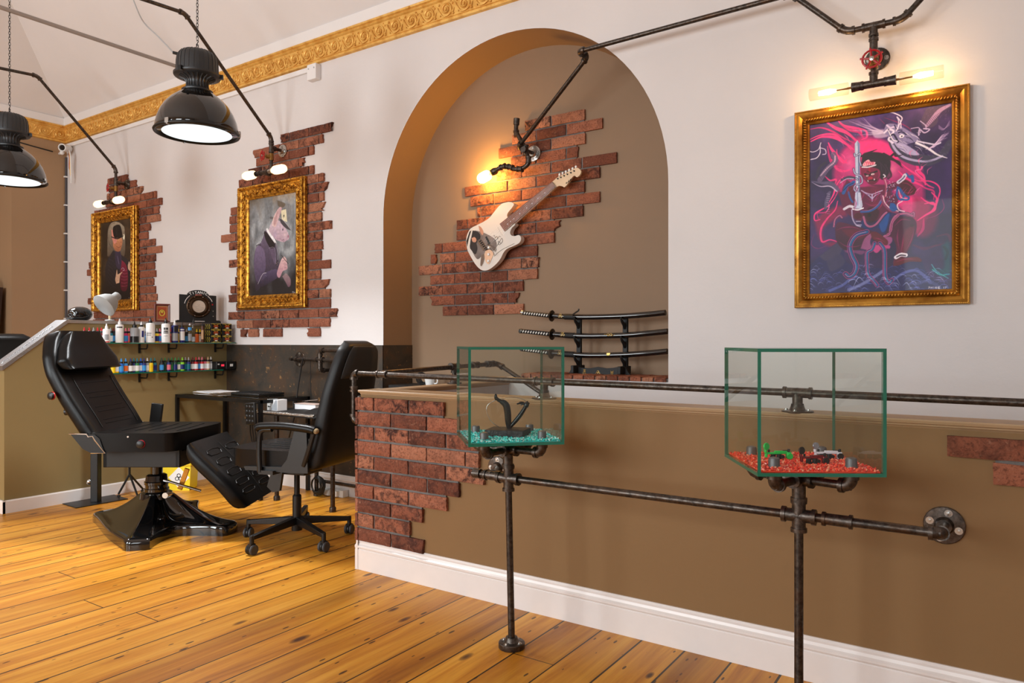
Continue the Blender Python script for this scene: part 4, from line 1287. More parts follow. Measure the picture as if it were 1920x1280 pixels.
p.oval(c(380, 552), 2.6, 5.2, (250, 240, 214)); p.line(C((384, 520), (400, 470), (408, 430)), 1.0, (60, 44, 30))
p.poly(C((298, 655), (262, 715), (238, 780), (236, 900), (215, 1030), (440, 1030), (440, 820), (420, 740), (360, 690)), (44, 44, 52), 1, 1.5, True, ((14, 12, 14), 'y'))
for k in range(7): p.line(C((262 - k * 2, 720 + k * 26), (300 - k * 4, 745 + k * 28), (316, 800 + k * 24)), 0.9, (86, 88, 100), 0.35)
p.poly(C((358, 725), (398, 770), (412, 860), (402, 960), (360, 960), (350, 860)), (132, 34, 62), 1, 1.2, True, ((70, 14, 30), 'y'))
for k in range(6): p.line(C((360, 800 + k * 26), (384, 812 + k * 24), (406, 806 + k * 24)), 0.7, (206, 110, 134), 0.5)
p.poly(C((312, 665), (350, 660), (362, 730), (352, 800), (318, 770)), (52, 46, 68), 1, 1, True); p.line(C((330, 700), (342, 760)), 1.2, (130, 120, 150), 0.7); p.line(C((345, 690), (350, 740)), 1, (26, 22, 34), 0.9)
p.poly(C((294, 570), (312, 540), (345, 545), (368, 575), (364, 620), (348, 662), (318, 660), (298, 625)), (214, 150, 108), 1, 1, True, ((160, 100, 72), 'y'))
p.poly(C((282, 498), (298, 506), (326, 575), (308, 606), (290, 566)), (214, 138, 124), 1, 0.8, True)
p.poly(C((294, 508), (300, 474), (334, 458), (356, 474), (366, 545), (330, 560), (304, 552)), (20, 20, 24), 1, 0.8, True); p.line(C((284, 552), (330, 566), (376, 544)), 2.0, (24, 24, 30)); p.line(C((322, 480), (326, 540)), 1.0, (70, 72, 80), 0.7)
p.oval(c(338, 577), 1.3, 0.9, (226, 226, 140)); p.oval(c(340, 577), 0.6, 0.7, (10, 10, 10)); p.oval(c(357, 592), 1.6, 1.2, (110, 62, 50)); p.line(C((322, 624), (340, 634), (358, 622)), 0.7, (90, 50, 40)); p.line(C((314, 600), (330, 606)), 0.6, (120, 84, 66))
p.poly(C((312, 880), (318, 850), (326, 800), (332, 842), (372, 818), (350, 850), (345, 905), (320, 912)), (200, 160, 132), 1, 0.8, False)
p.poly(C((410, 770), (420, 740), (430, 770), (434, 815), (414, 800)), (206, 168, 140), 1, 0.8, True)
for k in range(3): p.line(C((414 + k * 6, 760 + k * 6), (420 + k * 5, 790 + k * 6)), 0.5, (120, 80, 66), 0.7)
p.line(C((360, 800), (372, 790), (384, 806), (372, 812)), 0.8, (210, 206, 220), 0.8); p.line(C((415, 1020), (434, 1022)), 0.8, (190, 180, 170), 0.6)
p.grain(0.25, 5)
p.build('canvas', CANVAS, t)

# --- second portrait: pale creature with a card in its hat
XM0, XM1, ZM0, ZM1 = -5.498, -4.645, 1.478, 2.541
t = thing('framed_painting', 'ornate gilt framed painting of a pale hatted creature in a mauve coat on grey', 'painting', ((XM0 + XM1) / 2, YF, 2.0))
ornate_frame(t, XM0, XM1, ZM0, ZM1, YF, 2)
p = Paint(XM0 + 0.115, XM1 - 0.115, ZM0 + 0.115, ZM1 - 0.115, YF - 0.012, 230, (142, 146, 150)); p.depth = 6.05
f = p.field(4, 5, 3.0, 8); g = p.field(3, 4, 1, 9)
p.wash((f - 0.4) * 1.8, (176, 180, 184)); p.wash((0.52 - f) * 2.4, (96, 100, 104))
gxn, gyn = p.gx / p.nx, p.gy / p.ny
p.wash((gyn - 0.60 + (g - 0.5) * 0.5) * 3.2, (30, 28, 32)); p.wash((0.14 - gxn + (g - 0.5) * 0.3) * 4, (40, 36, 36))
p.wash((0.16 - gyn + (f - 0.5) * 0.5) * 3.2 * (gxn < 0.6), (92, 82, 70)); p.wash((0.13 - gyn + (g - 0.5) * 0.3) * 4 * (gxn > 0.5), (166, 134, 98))
c = lambda x, y: (450 + x / 5.12, 330 + y / 5.12)
p.poly(C((340, 300), (350, 230), (420, 255), (490, 290), (470, 420), (380, 400)), (120, 118, 118), 0.55, 3, True); p.poly(C((356, 232), (430, 262), (414, 300), (366, 286)), (96, 82, 66), 0.8, 2, True)
p.poly(C((280, 395), (300, 388), (340, 405), (330, 416), (292, 410)), (96, 92, 96), 0.9, 1.5, True)
p.poly(C((240, 530), (262, 510), (340, 640), (360, 700), (372, 870), (330, 900), (290, 900), (180, 1085), (148, 1080), (146, 960), (132, 830), (150, 700), (205, 625)), (112, 98, 122), 1, 1.5, True, ((40, 34, 48), 'y'))
p.poly(C((150, 690), (180, 665), (225, 700), (245, 800), (240, 905), (185, 1010), (150, 985), (134, 850)), (124, 108, 138), 0.9, 2.0, True, ((74, 62, 88), 'y'))
p.poly(C((180, 1010), (230, 935), (345, 890), (366, 960), (300, 1010), (200, 1060)), (86, 74, 104), 1, 1.5, True, ((36, 30, 46), 'y'))
for k in range(5): p.line(C((200 + k * 8, 960 - k * 6), (205 + k * 12, 1000 - k * 10)), 0.8, (150, 140, 160), 0.5)
p.line(C((172, 1030), (215, 940), (250, 925)), 1.2, (214, 208, 214), 0.7); p.line(C((155, 668), (180, 655), (200, 662)), 1.2, (40, 36, 44)); p.line(C((160, 655), (188, 630), (205, 640)), 1, (200, 194, 204), 0.6)
p.poly(C((228, 545), (246, 530), (330, 640), (322, 700), (290, 690), (250, 620)), (34, 30, 34), 1, 1, True)
p.poly(C((250, 508), (268, 505), (342, 622), (332, 640), (262, 540)), (238, 236, 238), 1, 0.8, True)
p.poly(C((275, 690), (326, 690), (348, 850), (330, 838), (290, 740)), (96, 82, 104), 1, 1, False); p.line(C((275, 688), (328, 690), (346, 840)), 0.8, (170, 160, 180), 0.7)
p.line(C((338, 640), (352, 720), (356, 800), (346, 850)), 2.2, (40, 40, 46)); p.line(C((342, 650), (356, 720), (360, 800)), 0.8, (190, 196, 206), 0.9)
p.poly(C((276, 520), (290, 470), (310, 430), (330, 420), (380, 430), (430, 490), (465, 560), (468, 600), (440, 620), (415, 632), (350, 610), (300, 560)), (206, 186, 198), 1, 1.2, True, ((186, 156, 170), 'y'))
p.wash(0 * f, (0, 0, 0))
p.oval(c(335, 560), 8, 11, (168, 148, 180), 0.5, 1.0); p.oval(c(430, 560), 7, 8, (232, 208, 206), 0.6, 1.0)
p.poly(C((306, 470), (318, 400), (360, 320), (390, 296), (398, 320), (372, 400), (350, 470), (330, 490)), (222, 196, 190), 1, 1, True, ((200, 160, 168), 'x'))
p.poly(C((318, 460), (330, 400), (366, 330), (352, 410), (336, 470)), (176, 130, 134), 0.6, 2, True)
p.poly(C((392, 330), (440, 316), (452, 440), (400, 420)), (226, 216, 182), 1, 0.8); p.oval(c(420, 380), 1.8, 2.2, (30, 40, 36)); p.line(C((420, 384), (420, 396)), 0.8, (30, 40, 36))
p.poly(C((378, 398), (400, 410), (488, 512), (440, 500), (392, 450)), (70, 66, 72), 1, 1, True); p.line(C((378, 398), (420, 430), (486, 512)), 1.0, (206, 200, 196), 0.8)
p.oval(c(410, 512), 1.6, 2.4, (60, 50, 66)); p.oval(c(461, 576), 1.6, 2.6, (150, 92, 112)); p.line(C((400, 618), (420, 606), (418, 630)), 0.8, (70, 50, 60)); p.line(C((350, 600), (380, 598), (400, 612)), 0.8, (140, 110, 130), 0.7)
p.poly(C((352, 930), (372, 860), (400, 790), (425, 770), (445, 800), (452, 850), (450, 890), (410, 910), (380, 970), (358, 960)), (222, 186, 184), 1, 1, True, ((180, 130, 146), 'y'))
for k in range(3): p.line(C((400 + k * 12, 812 + k * 30), (430 + k * 6, 806 + k * 34), (446, 820 + k * 32)), 0.7, (140, 96, 108), 0.8)
p.line(C((398, 758), (430, 800), (465, 840)), 1.2, (30, 30, 30)); p.oval(c(468, 840), 0.8, 0.8, (230, 230, 230))
p.poly(C((405, 960), (440, 930), (480, 980), (484, 1040), (462, 1060), (440, 1020)), (160, 134, 136), 0.9, 1.5, True, ((120, 84, 100), 'y'))
p.wash(np.clip(0.9 - np.hypot((gxn - 0.82) / 0.16, (gyn - 0.58) / 0.07), 0, 1) * 0.7, (206, 210, 212))
for k, q_ in enumerate(((350, 838), (362, 826), (356, 850))): p.oval(c(*q_), 0.8, 0.8, (220, 206, 140))
for (a, b) in (((502, 1104), (504, 1118)), ((502, 1104), (512, 1106)), ((516, 1108), (516, 1118)), ((524, 1110), (530, 1118)), ((536, 1110), (546, 1116))): p.line(C(a, b), 0.7, (220, 216, 222), 0.9, smooth=False)
p.grain(0.22, 6)
p.build('canvas', CANVAS, t)

# --- the large print: crimson seated figure, sword, dragon, pink flames
XB0, XB1, ZB0_, ZB1 = -0.873, -0.105, 1.373, 2.384
YP = YB
t = thing('framed_painting', 'large gold framed print of a crimson swordsman and white dragon amid pink flames', 'painting', ((XB0 + XB1) / 2, YP, 1.88))
prof = [(0, 0.0), (0, 0.030), (0.004, 0.036), (0.008, 0.036), (0.010, 0.032), (0.022, 0.036), (0.036, 0.030), (0.042, 0.022), (0.045, 0.026), (0.050, 0.032), (0.056, 0.028), (0.060, 0.020), (0.064, 0.022), (0.071, 0.018), (0.074, 0.008), (0.074, 0.0)]
fr = frame_mesh(prof, XB0, XB1, ZB0_, ZB1, YP).build('frame', GOLD2, t, world=True, smooth=30)
m = MB()
def pt(p_, al, inn, u, v, h): q_ = p_ + al * u + inn * v; return Vector((q_.x, YP - h, q_.y))
edges(XB0, XB1, ZB0_, ZB1, 0.005, 0.0072, lambda p_, al, inn, i: m.ball(pt(p_, al, inn, 0, 0, 0.036), 0.0027, 5, 4))
m.build('bead_border', GOLD2, fr, world=True, smooth=60)
m = MB()
def twist(p_, al, inn, i):
    m.tube([pt(p_, al, inn, -0.007, -0.006, 0.026), pt(p_, al, inn, -0.002, -0.003, 0.033), pt(p_, al, inn, 0.003, 0.003, 0.033), pt(p_, al, inn, 0.006, 0.007, 0.025)], [0.0025, 0.0045, 0.0042, 0.002], 6)
edges(XB0, XB1, ZB0_, ZB1, 0.0505, 0.0135, twist)
m.build('frame_ornament', GOLD2, fr, world=True, smooth=60)
p = Paint(XB0 + 0.072, XB1 - 0.072, ZB0_ + 0.072, ZB1 - 0.072, YP - 0.012, 330, (66, 46, 98)); p.depth = 3.5
f = p.field(4, 5, 1, 21); g = p.field(7, 4, 2, 22); gxn, gyn = p.gx / p.nx, p.gy / p.ny
p.wash((f - 0.42) * 1.6, (104, 76, 138)); p.wash((0.22 - gyn) * 2.4 * g * 2, (138, 100, 162)); p.wash((gxn - 0.78) * 2.2 * (1 - f), (46, 24, 60)); p.wash((0.5 - f) * 2.0, (48, 36, 74))
a8 = lambda x, y: (1500 + x / 6.4, 180 + y / 6.4)
b8 = lambda x, y: (1500 + x / 6.097, 360 + y / 6.097)
A_ = lambda *q_: [a8(*z_) for z_ in q_]
B_ = lambda *q_: [b8(*z_) for z_ in q_]
PK, PK2, PKL, MAG = (240, 84, 156), (208, 62, 140), (248, 146, 190), (170, 52, 128)
# flame halo
p.poly(A_((640, 520), (760, 470), (980, 520), (1180, 620), (1300, 740), (1440, 860), (1490, 1100), (1400, 1280), (640, 1280), (400, 1000), (470, 700)), PK2, 0.85, 14, True)
p.poly(A_((700, 540), (960, 530), (1140, 640), (1180, 760), (1000, 760), (740, 760)), PK, 0.95, 10, True)
p.oval(a8(600, 800), 22, 34, (244, 140, 186), 0.8, 1.0); p.oval(a8(1110, 880), 14, 22, (248, 170, 190), 0.7, 1.0)
p.poly(B_((1000, 60), (1300, 40), (1480, 150), (1420, 330), (1340, 480), (1240, 300)), PK, 0.85, 10, True); p.poly(B_((1300, 40), (1560, 180), (1540, 420), (1400, 520), (1300, 420)), (150, 30, 96), 0.7, 14, True)
p.poly(B_((160, 330), (280, 220), (470, 150), (540, 260), (420, 300), (260, 420), (290, 560), (420, 560), (430, 640), (240, 560)), (176, 36, 96), 0.7, 10, True)
for pts, wd, col, al in (
        (((130, 545), (260, 490), (420, 500), (560, 580), (640, 640)), 5.5, PK, .95), (((100, 530), (240, 470), (400, 460), (520, 540), (610, 640)), 4.0, PK, .9),
        (((110, 400), (250, 380), (380, 420), (520, 500), (640, 560)), 3.5, PK2, .9), (((300, 300), (420, 380), (560, 440), (680, 540)), 7, PK, .85), (((440, 280), (520, 350), (640, 380), (720, 400), (740, 470)), 4.5, PK, .95),
        (((480, 330), (580, 400), (700, 430), (760, 500)), 6, PK2, .9), (((700, 380), (790, 420), (800, 490), (740, 520)), 4.0, PK, 1), (((340, 560), (380, 640), (470, 740), (560, 800)), 6, PK, .9),
        (((330, 600), (350, 720), (400, 820), (520, 860)), 5, PK2, .9), (((440, 640), (450, 720), (520, 800), (560, 760)), 4, PK, .9), (((380, 760), (430, 860), (520, 900), (600, 880)), 5.5, PK, .8),
        (((300, 960), (360, 1010), (430, 1000), (420, 1060)), 4, PK, .9), (((520, 960), (440, 1060), (400, 1180), (350, 1270)), 3.5, PK, 1), (((560, 960), (480, 1080), (430, 1190), (380, 1275)), 2.5, PK2, 1),
        (((1230, 760), (1380, 800), (1420, 900), (1480, 960), (1500, 1060)), 5.5, PK, .95), (((1200, 800), (1300, 880), (1420, 960), (1520, 1060), (1600, 1100)), 4, PK, .9), (((1380, 780), (1460, 830), (1440, 900)), 3.5, PK, 1),
        (((1300, 760), (1430, 800), (1450, 870), (1380, 900), (1480, 1000)), 2.5, PKL, .8), (((1260, 930), (1400, 1010), (1560, 1020), (1660, 1080), (1670, 1180), (1620, 1260)), 2.6, PK, 1), (((1340, 1010), (1500, 1100), (1600, 1140), (1600, 1240)), 3.4, PK2, 1),
        (((1180, 900), (1290, 1000), (1390, 1040), (1470, 1080)), 5, PK, .9), (((1010, 260), (1100, 290), (1230, 340), (1310, 390), (1330, 430)), 1.4, (200, 60, 120), .7), (((940, 260), (1010, 330), (980, 300)), 1.2, (190, 60, 120), .6)):
    p.line(A_(*pts), wd, col, al, 1.0, (0.3, 0.4))
for pts, wd, col, al in (
        (((1500, 0), (1560, 80), (1520, 200), (1430, 260), (1340, 320)), 4.5, PK, 1), (((1590, 0), (1550, 130), (1450, 110), (1380, 60)), 3.4, PK, 1), (((1420, 130), (1520, 120), (1535, 200), (1440, 250)), 4.0, PK, 1), (((1620, 80), (1640, 180), (1560, 260), (1440, 300)), 1.6, MAG, .9),
        (((1410, 300), (1400, 420), (1340, 500)), 5, PK2, .8), (((400, 60), (330, 150), (240, 200), (170, 250), (170, 320), (230, 310)), 3.4, PK, 1), (((430, 100), (400, 200), (310, 300), (240, 420), (250, 560), (340, 540), (420, 560)), 4.0, PK, .9),
        (((360, 100), (300, 220), (200, 240), (215, 320)), 2.4, PK2, .9), (((300, 60), (330, 170), (290, 240)), 1.8, PKL, .7), (((160, 480), (130, 590), (200, 640), (300, 610)), 1.2, MAG, .8), (((1560, 500), (1680, 480), (1700, 560), (1500, 620)), 5, (120, 40, 90), .6), (((1290, 600), (1420, 640), (1560, 600)), 6, (110, 50, 96), .7)):
    p.line(B_(*pts), wd, col, al, 1.0, (0.4, 0.4))
# dragon: tail coils, body, head
SC1, SC2 = (86, 80, 104), (196, 188, 214)
p.line(A_((1800, 60), (1620, 150), (1540, 290), (1560, 300)), 24, (104, 84, 110), .9, 3); p.line(A_((1790, 110), (1680, 170), (1600, 260), (1520, 350)), 9, (198, 168, 196), .9, 1.5, (0.5, 0.7))
for k in range(16):
    x, y = 1780 - k * 17, 190 - 20 * math.sin(k / 15 * 3.0) + k * 10.5
    p.line(A_((x - 22, y - 26), (x + 8, y + 12)), 0.8, (96, 70, 100), 0.8, smooth=False)
p.line(A_((1100, 520), (1140, 600), (1240, 700), (1400, 760), (1560, 770), (1700, 700), (1790, 560)), 22, SC1, 1, 2, (0.6, 0.5)); p.line(A_((1090, 540), (1140, 640), (1240, 730), (1400, 775), (1560, 775), (1700, 720)), 4.0, SC2, 1, 0.8)
for k in range(34):
    t_ = k / 33; x, y = 1110 + 600 * t_, 560 + 215 * math.sin(t_ * 1.9) - 10 * t_
    p.line(A_((x - 4, y + 4), (x + 8, y + 26)), 0.8, (70, 60, 90), 0.9, smooth=False)
for k in range(60):
    x, y = R.uniform(1240, 1780), R.uniform(560, 720)
    p.line(A_((x, y), (x + 12, y + 5), (x + 16, y + 16)), 0.7, (126, 116, 146), 0.6)
for k in range(40):
    x, y = R.uniform(1480, 1790), R.uniform(110, 280)
    p.line(A_((x, y), (x + 8, y - 12)), 0.8, (134, 108, 140), 0.6, smooth=False)
for k in range(26):
    y0 = R.uniform(250, 480); p.line(A_((R.uniform(560, 760), y0 - R.uniform(0, 120) + 40), (860, 400 + (y0 - 350) * 0.5), (1020, 440)), R.uniform(0.5, 1.5), (206, 188, 214), R.uniform(0.3, 0.8), 0.8, (0.1, 1))
p.poly(A_((850, 410), (1000, 400), (1080, 440), (1040, 490), (900, 500)), (222, 208, 226), 0.75, 4, True)
p.poly(A_((1030, 340), (1090, 330), (1180, 350), (1290, 410), (1400, 480), (1410, 540), (1340, 560), (1200, 600), (1130, 560), (1060, 480), (1000, 440)), (158, 148, 182), 1, 1.5, True)
p.poly(A_((1100, 520), (1200, 560), (1300, 600), (1430, 700), (1300, 700), (1170, 620)), (196, 186, 214), 1, 1.5, True)
for k in range(30):
    x, y = R.uniform(1160, 1400), R.uniform(430, 660); L = R.uniform(40, 110)
    p.line(A_((x, y), (x + L * 0.6, y + L * 0.25), (x + L, y + L * 0.7)), R.uniform(0.5, 1.3), R.choice(((236, 228, 240), (92, 80, 126), (60, 48, 90))), 0.8, 0.7, (0.6, 0.2))
p.line(A_((1010, 440), (1060, 400), (1120, 420), (1090, 470), (1060, 520), (1110, 560)), 3.5, (232, 222, 238)); p.line(A_((1080, 480), (1120, 460), (1160, 520)), 3, (50, 36, 80)); p.line(A_((1040, 350), (1080, 380), (1130, 370), (1170, 400)), 3.0, (220, 206, 230)); p.line(A_((1060, 420), (1110, 520), (1160, 540)), 1.2, (250, 246, 250))
p.oval(a8(1215, 480), 4.2, 3.4, (238, 232, 240)); p.oval(a8(1218, 482), 1.7, 1.8, (40, 28, 70)); p.line(A_((1180, 440), (1220, 430), (1270, 460)), 2.4, (54, 40, 90)); p.line(A_((1130, 350), (1160, 400), (1220, 410)), 2, (60, 46, 96)); p.oval(a8(1060, 400), 1.8, 1.4, (50, 36, 80)); p.line(A_((1150, 500), (1180, 545), (1160, 560)), 1.6, (40, 30, 70))
p.line(A_((1150, 420), (1190, 340), (1220, 260), (1140, 210), (1060, 190)), 1.8, (236, 226, 240)); p.line(A_((1170, 400), (1180, 300), (1160, 250), (1200, 300), (1210, 380)), 1.6, (230, 220, 238))
p.line(A_((1390, 560), (1520, 620), (1640, 700), (1760, 742)), 3.6, (240, 234, 242), 1, 0.8, (1, 0.3)); p.line(A_((1400, 540), (1500, 560), (1620, 580), (1680, 560)), 2.6, (224, 216, 232))
for k in range(14): p.line(A_((1500 + k * 8, 640 - k * 2), (1620 + k * 6, 600 - k * 10), (1760 + R.uniform(-20, 30), 480 + R.uniform(-60, 40))), 0.9, (224, 206, 228), 0.7, 0.7, (1, 0.2))
for k in range(8): p.line(A_((1660, 350 + k * 6), (1720, 390 + k * 2), (1790, 350 - k * 8)), 0.8, (170, 150, 184), 0.6)
p.line(A_((1420, 470), (1430, 400), (1490, 440), (1550, 400), (1480, 390)), 2.2, (206, 190, 216)); p.line(A_((1330, 390), (1420, 380), (1440, 440)), 1.6, (196, 180, 208)); p.line(A_((1440, 300), (1500, 350), (1510, 400)), 1.4, (206, 190, 216))
# left coil and claw
p.line(A_((400, 700), (420, 780), (320, 880), (240, 1000)), 10, (126, 110, 140), .9, 1.5); p.line(A_((420, 720), (410, 790), (330, 860), (250, 950)), 3, (214, 190, 208), .9)
for k in range(13): x, y = 400 - k * 13, 800 + k * 16 + 6 * math.sin(k); p.line(A_((x - 10, y - 26), (x + 18, y + 12)), 0.7, (84, 66, 96), .8, smooth=False)
p.line(A_((300, 800), (230, 860), (200, 980)), 5, (70, 62, 84), .8); p.line(A_((140, 1020), (260, 1040), (380, 1050), (450, 1120)), 7, (120, 112, 140), .9, 2, (.2, 1)); p.line(A_((140, 1030), (240, 1080), (360, 1080), (440, 1140)), 2.4, (220, 210, 226), .9, 1, (.2, 1))
p.line(A_((340, 1160), (350, 1210), (310, 1280)), 4.5, (110, 100, 130), .9); p.line(B_((340, 0), (300, 90), (290, 180)), 5, (116, 106, 136), .9)
for k in range(10): p.line(A_((318 + (k % 2) * 4, 1170 + k * 26), (356, 1176 + k * 26)), 0.7, (206, 196, 216), .7, smooth=False)
p.line(A_((95, 650), (150, 670), (220, 640), (250, 560)), 1.6, (214, 206, 222)); p.line(A_((130, 760), (200, 740), (240, 680), (240, 600)), 2, (214, 206, 222)); p.line(A_((240, 620), (300, 640), (310, 690), (270, 700)), 1.6, (206, 196, 216))
# rocks and sea
W1, W2, W3 = (50, 46, 104), (118, 126, 190), (212, 218, 240)
p.poly(B_((90, 860), (220, 730), (420, 580), (490, 600), (520, 780), (640, 840), (780, 860), (1000, 860), (1100, 800), (1300, 770), (1380, 780), (1480, 960), (1720, 1090), (1720, 1140), (90, 1140)), W1, 1, 4, True)
p.poly(B_((220, 730), (420, 580), (490, 610), (440, 720), (300, 780)), (88, 78, 108), .9, 4, True); p.poly(B_((300, 780), (440, 700), (510, 770), (480, 840), (350, 900)), (80, 72, 108), .9, 4, True)
rw = random.Random(31)
for k in range(120):
    x, y = rw.uniform(100, 1700), rw.uniform(820, 1130)
    if y < 880 and not (700 < x < 1100 or x < 300): continue
    L = rw.uniform(30, 150); s = 1 if x > 850 else -1
    p.line(B_((x, y), (x + s * L * 0.5, y - L * 0.25 * rw.uniform(0, 1.6)), (x + s * L, y + L * rw.uniform(-0.1, 0.5))), rw.uniform(0.5, 1.8), rw.choice((W2, W2, W3, (150, 160, 206))), rw.uniform(0.3, 0.8), 0.9, (0.2, 0.2))
for k in range(260):
    x, y = rw.gauss(880, 110) if k % 2 else rw.uniform(110, 420), rw.gauss(930, 50) if k % 2 else rw.uniform(900, 1120)
    p.oval(b8(x, y), rw.uniform(0.3, 0.8), rw.uniform(0.3, 0.8), (206, 212, 232), 0.6)
p.line(B_((340, 1120), (480, 1060), (560, 1000), (640, 960)), 5, (120, 132, 184), .8, 2); p.line(B_((560, 1110), (700, 1050), (850, 960), (940, 900)), 6, (170, 178, 212), .7, 3); p.line(B_((1060, 1000), (1180, 920), (1320, 890), (1430, 960), (1490, 1030)), 5, (126, 134, 188), .8, 2)
p.line(B_((1330, 1040), (1450, 1010), (1560, 1060), (1600, 1100)), 6, (100, 104, 150), .7, 2)
p.poly(B_((1620, 600), (1700, 570), (1715, 900), (1640, 960), (1520, 900), (1500, 860), (1640, 860)), (14, 96, 104), .85, 8, True); p.line(B_((1510, 880), (1600, 940), (1700, 930)), 1.6, (90, 196, 196), .9); p.line(B_((1500, 820), (1560, 900), (1690, 980)), 1.4, (120, 206, 206), .8); p.line(B_((1640, 620), (1680, 680), (1660, 760)), 4, (10, 60, 74), .8)
# the figure
BD, BL_, BM = (70, 14, 50), (150, 30, 96), (116, 24, 84)
p.poly(A_((560, 1000), (700, 1090), (900, 1060), (1040, 1060), (1180, 1030), (1390, 1120), (1350, 1180), (1240, 1190), (1150, 1100), (1060, 1200), (1060, 1280), (560, 1280), (500, 1150)), BM, 1, 3, True)
p.poly(B_((440, 0), (1050, 0), (1100, 150), (950, 300), (700, 330), (560, 260), (480, 150)), BM, 1, 3, True)
p.poly(B_((400, 420), (440, 340), (620, 380), (820, 440), (900, 470), (990, 540), (980, 600), (900, 570), (760, 530), (700, 640), (520, 660), (420, 560)), (104, 24, 78), 1, 2, True, ((70, 14, 58), 'y'))
p.poly(B_((960, 520), (1050, 340), (1180, 270), (1300, 300), (1330, 400), (1280, 560), (1200, 720), (1100, 830), (1060, 800), (1100, 650), (1050, 520)), (84, 20, 68), 1, 2, True, ((116, 28, 82), 'y'))
p.poly(B_((1060, 840), (1100, 760), (1220, 740), (1350, 740), (1380, 790), (1250, 790), (1130, 830)), (112, 22, 52), 1, 2, True)
p.poly(B_((1200, 430), (1300, 380), (1260, 560), (1180, 700), (1150, 640)), (130, 30, 70), .7, 6, True); p.poly(B_((480, 430), (640, 420), (740, 500), (600, 540)), (126, 28, 66), .6, 6, True); p.oval(b8(1280, 380), 5, 4, (54, 10, 36), .8, 1)
p.oval(b8(600, 100), 14, 20, (124, 26, 66), .6, 1.0); p.oval(b8(860, 140), 16, 14, (150, 40, 84), .6, 1.0); p.poly(B_((720, 250), (800, 170), (900, 200), (880, 300), (800, 350)), (58, 10, 36), .7, 5, True); p.oval(b8(790, 260), 3.5, 3.5, (30, 4, 20), .9)
p.oval(a8(620, 1110), 12, 16, (110, 24, 60), .9, 1.0); p.poly(A_((1200, 1010), (1290, 1010), (1390, 1110), (1370, 1170), (1260, 1180), (1200, 1120)), (92, 18, 50), 1, 3, True); p.oval(a8(900, 1130), 26, 12, (150, 40, 84), .5, 1.0)
# head and hair
p.poly(A_((740, 760), (760, 690), (860, 670), (1000, 690), (1080, 770), (1070, 900), (1000, 1000), (940, 960), (900, 870), (740, 870)), (50, 26, 48), 1, 3, True)
for k in range(26): p.line(A_((860 + k * 8, 760 + k * 3), (950 + k * 6, 800 + k * 6), (980 + k * 3, 900 + k * 4)), 1.0, R.choice(((88, 60, 84), (34, 16, 36), (70, 40, 66))), 0.7)
for pts in (((740, 720), (820, 680), (920, 640)), ((1090, 720), (1130, 690), (1150, 720), (1240, 700)), ((1000, 690), (1120, 760), (1230, 860)), ((1040, 740), (1180, 790), (1210, 850))): p.line(A_(*pts), 4.0, (64, 22, 52), 1, 1, (1, .2))
p.poly(A_((724, 870), (760, 850), (900, 860), (960, 900), (950, 990), (900, 1050), (840, 1060), (790, 1020), (740, 960)), (150, 28, 90), 1, 2, True, ((116, 20, 72), 'y'))
p.line(A_((770, 930), (820, 950), (860, 925), (920, 900)), 3.2, (48, 8, 34)); p.oval(a8(805, 955), 2.6, 1.7, (240, 220, 220)); p.oval(a8(870, 935), 3.0, 1.7, (240, 220, 220)); p.oval(a8(806, 955), 0.9, 1.2, (20, 4, 16)); p.oval(a8(872, 935), 0.9, 1.2, (20, 4, 16))
p.oval(a8(840, 985), 4.4, 3.0, (186, 44, 88)); p.line(A_((810, 1020), (850, 1006), (900, 1012), (920, 1000)), 2.2, (54, 8, 30)); p.line(A_((812, 1010), (816, 1024)), 1.2, (240, 230, 230)); p.line(A_((888, 990), (890, 1004)), 1.4, (240, 230, 230)); p.line(A_((830, 860), (836, 910)), 3.0, (176, 40, 84)); p.line(A_((800, 900), (850, 915)), 1.2, (60, 10, 40))
p.poly(A_((745, 830), (770, 790), (820, 760), (850, 790), (900, 790), (890, 820), (830, 830), (770, 840)), (246, 190, 200), 1, 1, True)
for k in range(5): p.line(A_((770 + k * 24, 825), (785 + k * 22, 785), (800 + k * 20, 815)), 1.0, (214, 90, 124), .9)
p.line(A_((745, 850), (820, 850), (905, 826)), 2.6, (230, 222, 230))
# sword with coiled dragon
p.poly(A_((655, 570), (686, 530), (715, 570), (718, 1280), (672, 1280)), (196, 204, 224), 1, 0.8); p.poly(A_((688, 540), (714, 572), (718, 1280), (700, 1280)), (140, 150, 184), .9, 0.8); p.line(A_((683, 600), (688, 1270)), 1.0, (240, 244, 250), .9, smooth=False)
for pts in (((650, 690), (660, 720), (720, 690), (710, 760), (730, 830)), ((640, 870), (660, 930), (730, 960), (740, 1040), (660, 1070), (650, 1120), (690, 1150), (700, 1110)), ((600, 990), (660, 980), (690, 1000))):
    p.line(A_(*pts), 3.6, (70, 64, 100)); p.line(A_(*pts), 1.8, (206, 202, 226))
p.poly(B_((630, 0), (690, 0), (715, 150), (700, 190), (620, 185)), (214, 218, 234), 1, 0.8); p.line(B_((655, 0), (660, 150)), 1.0, (130, 140, 180), 1); p.line(B_((600, 190), (660, 200), (720, 180)), 2.6, (240, 240, 246))
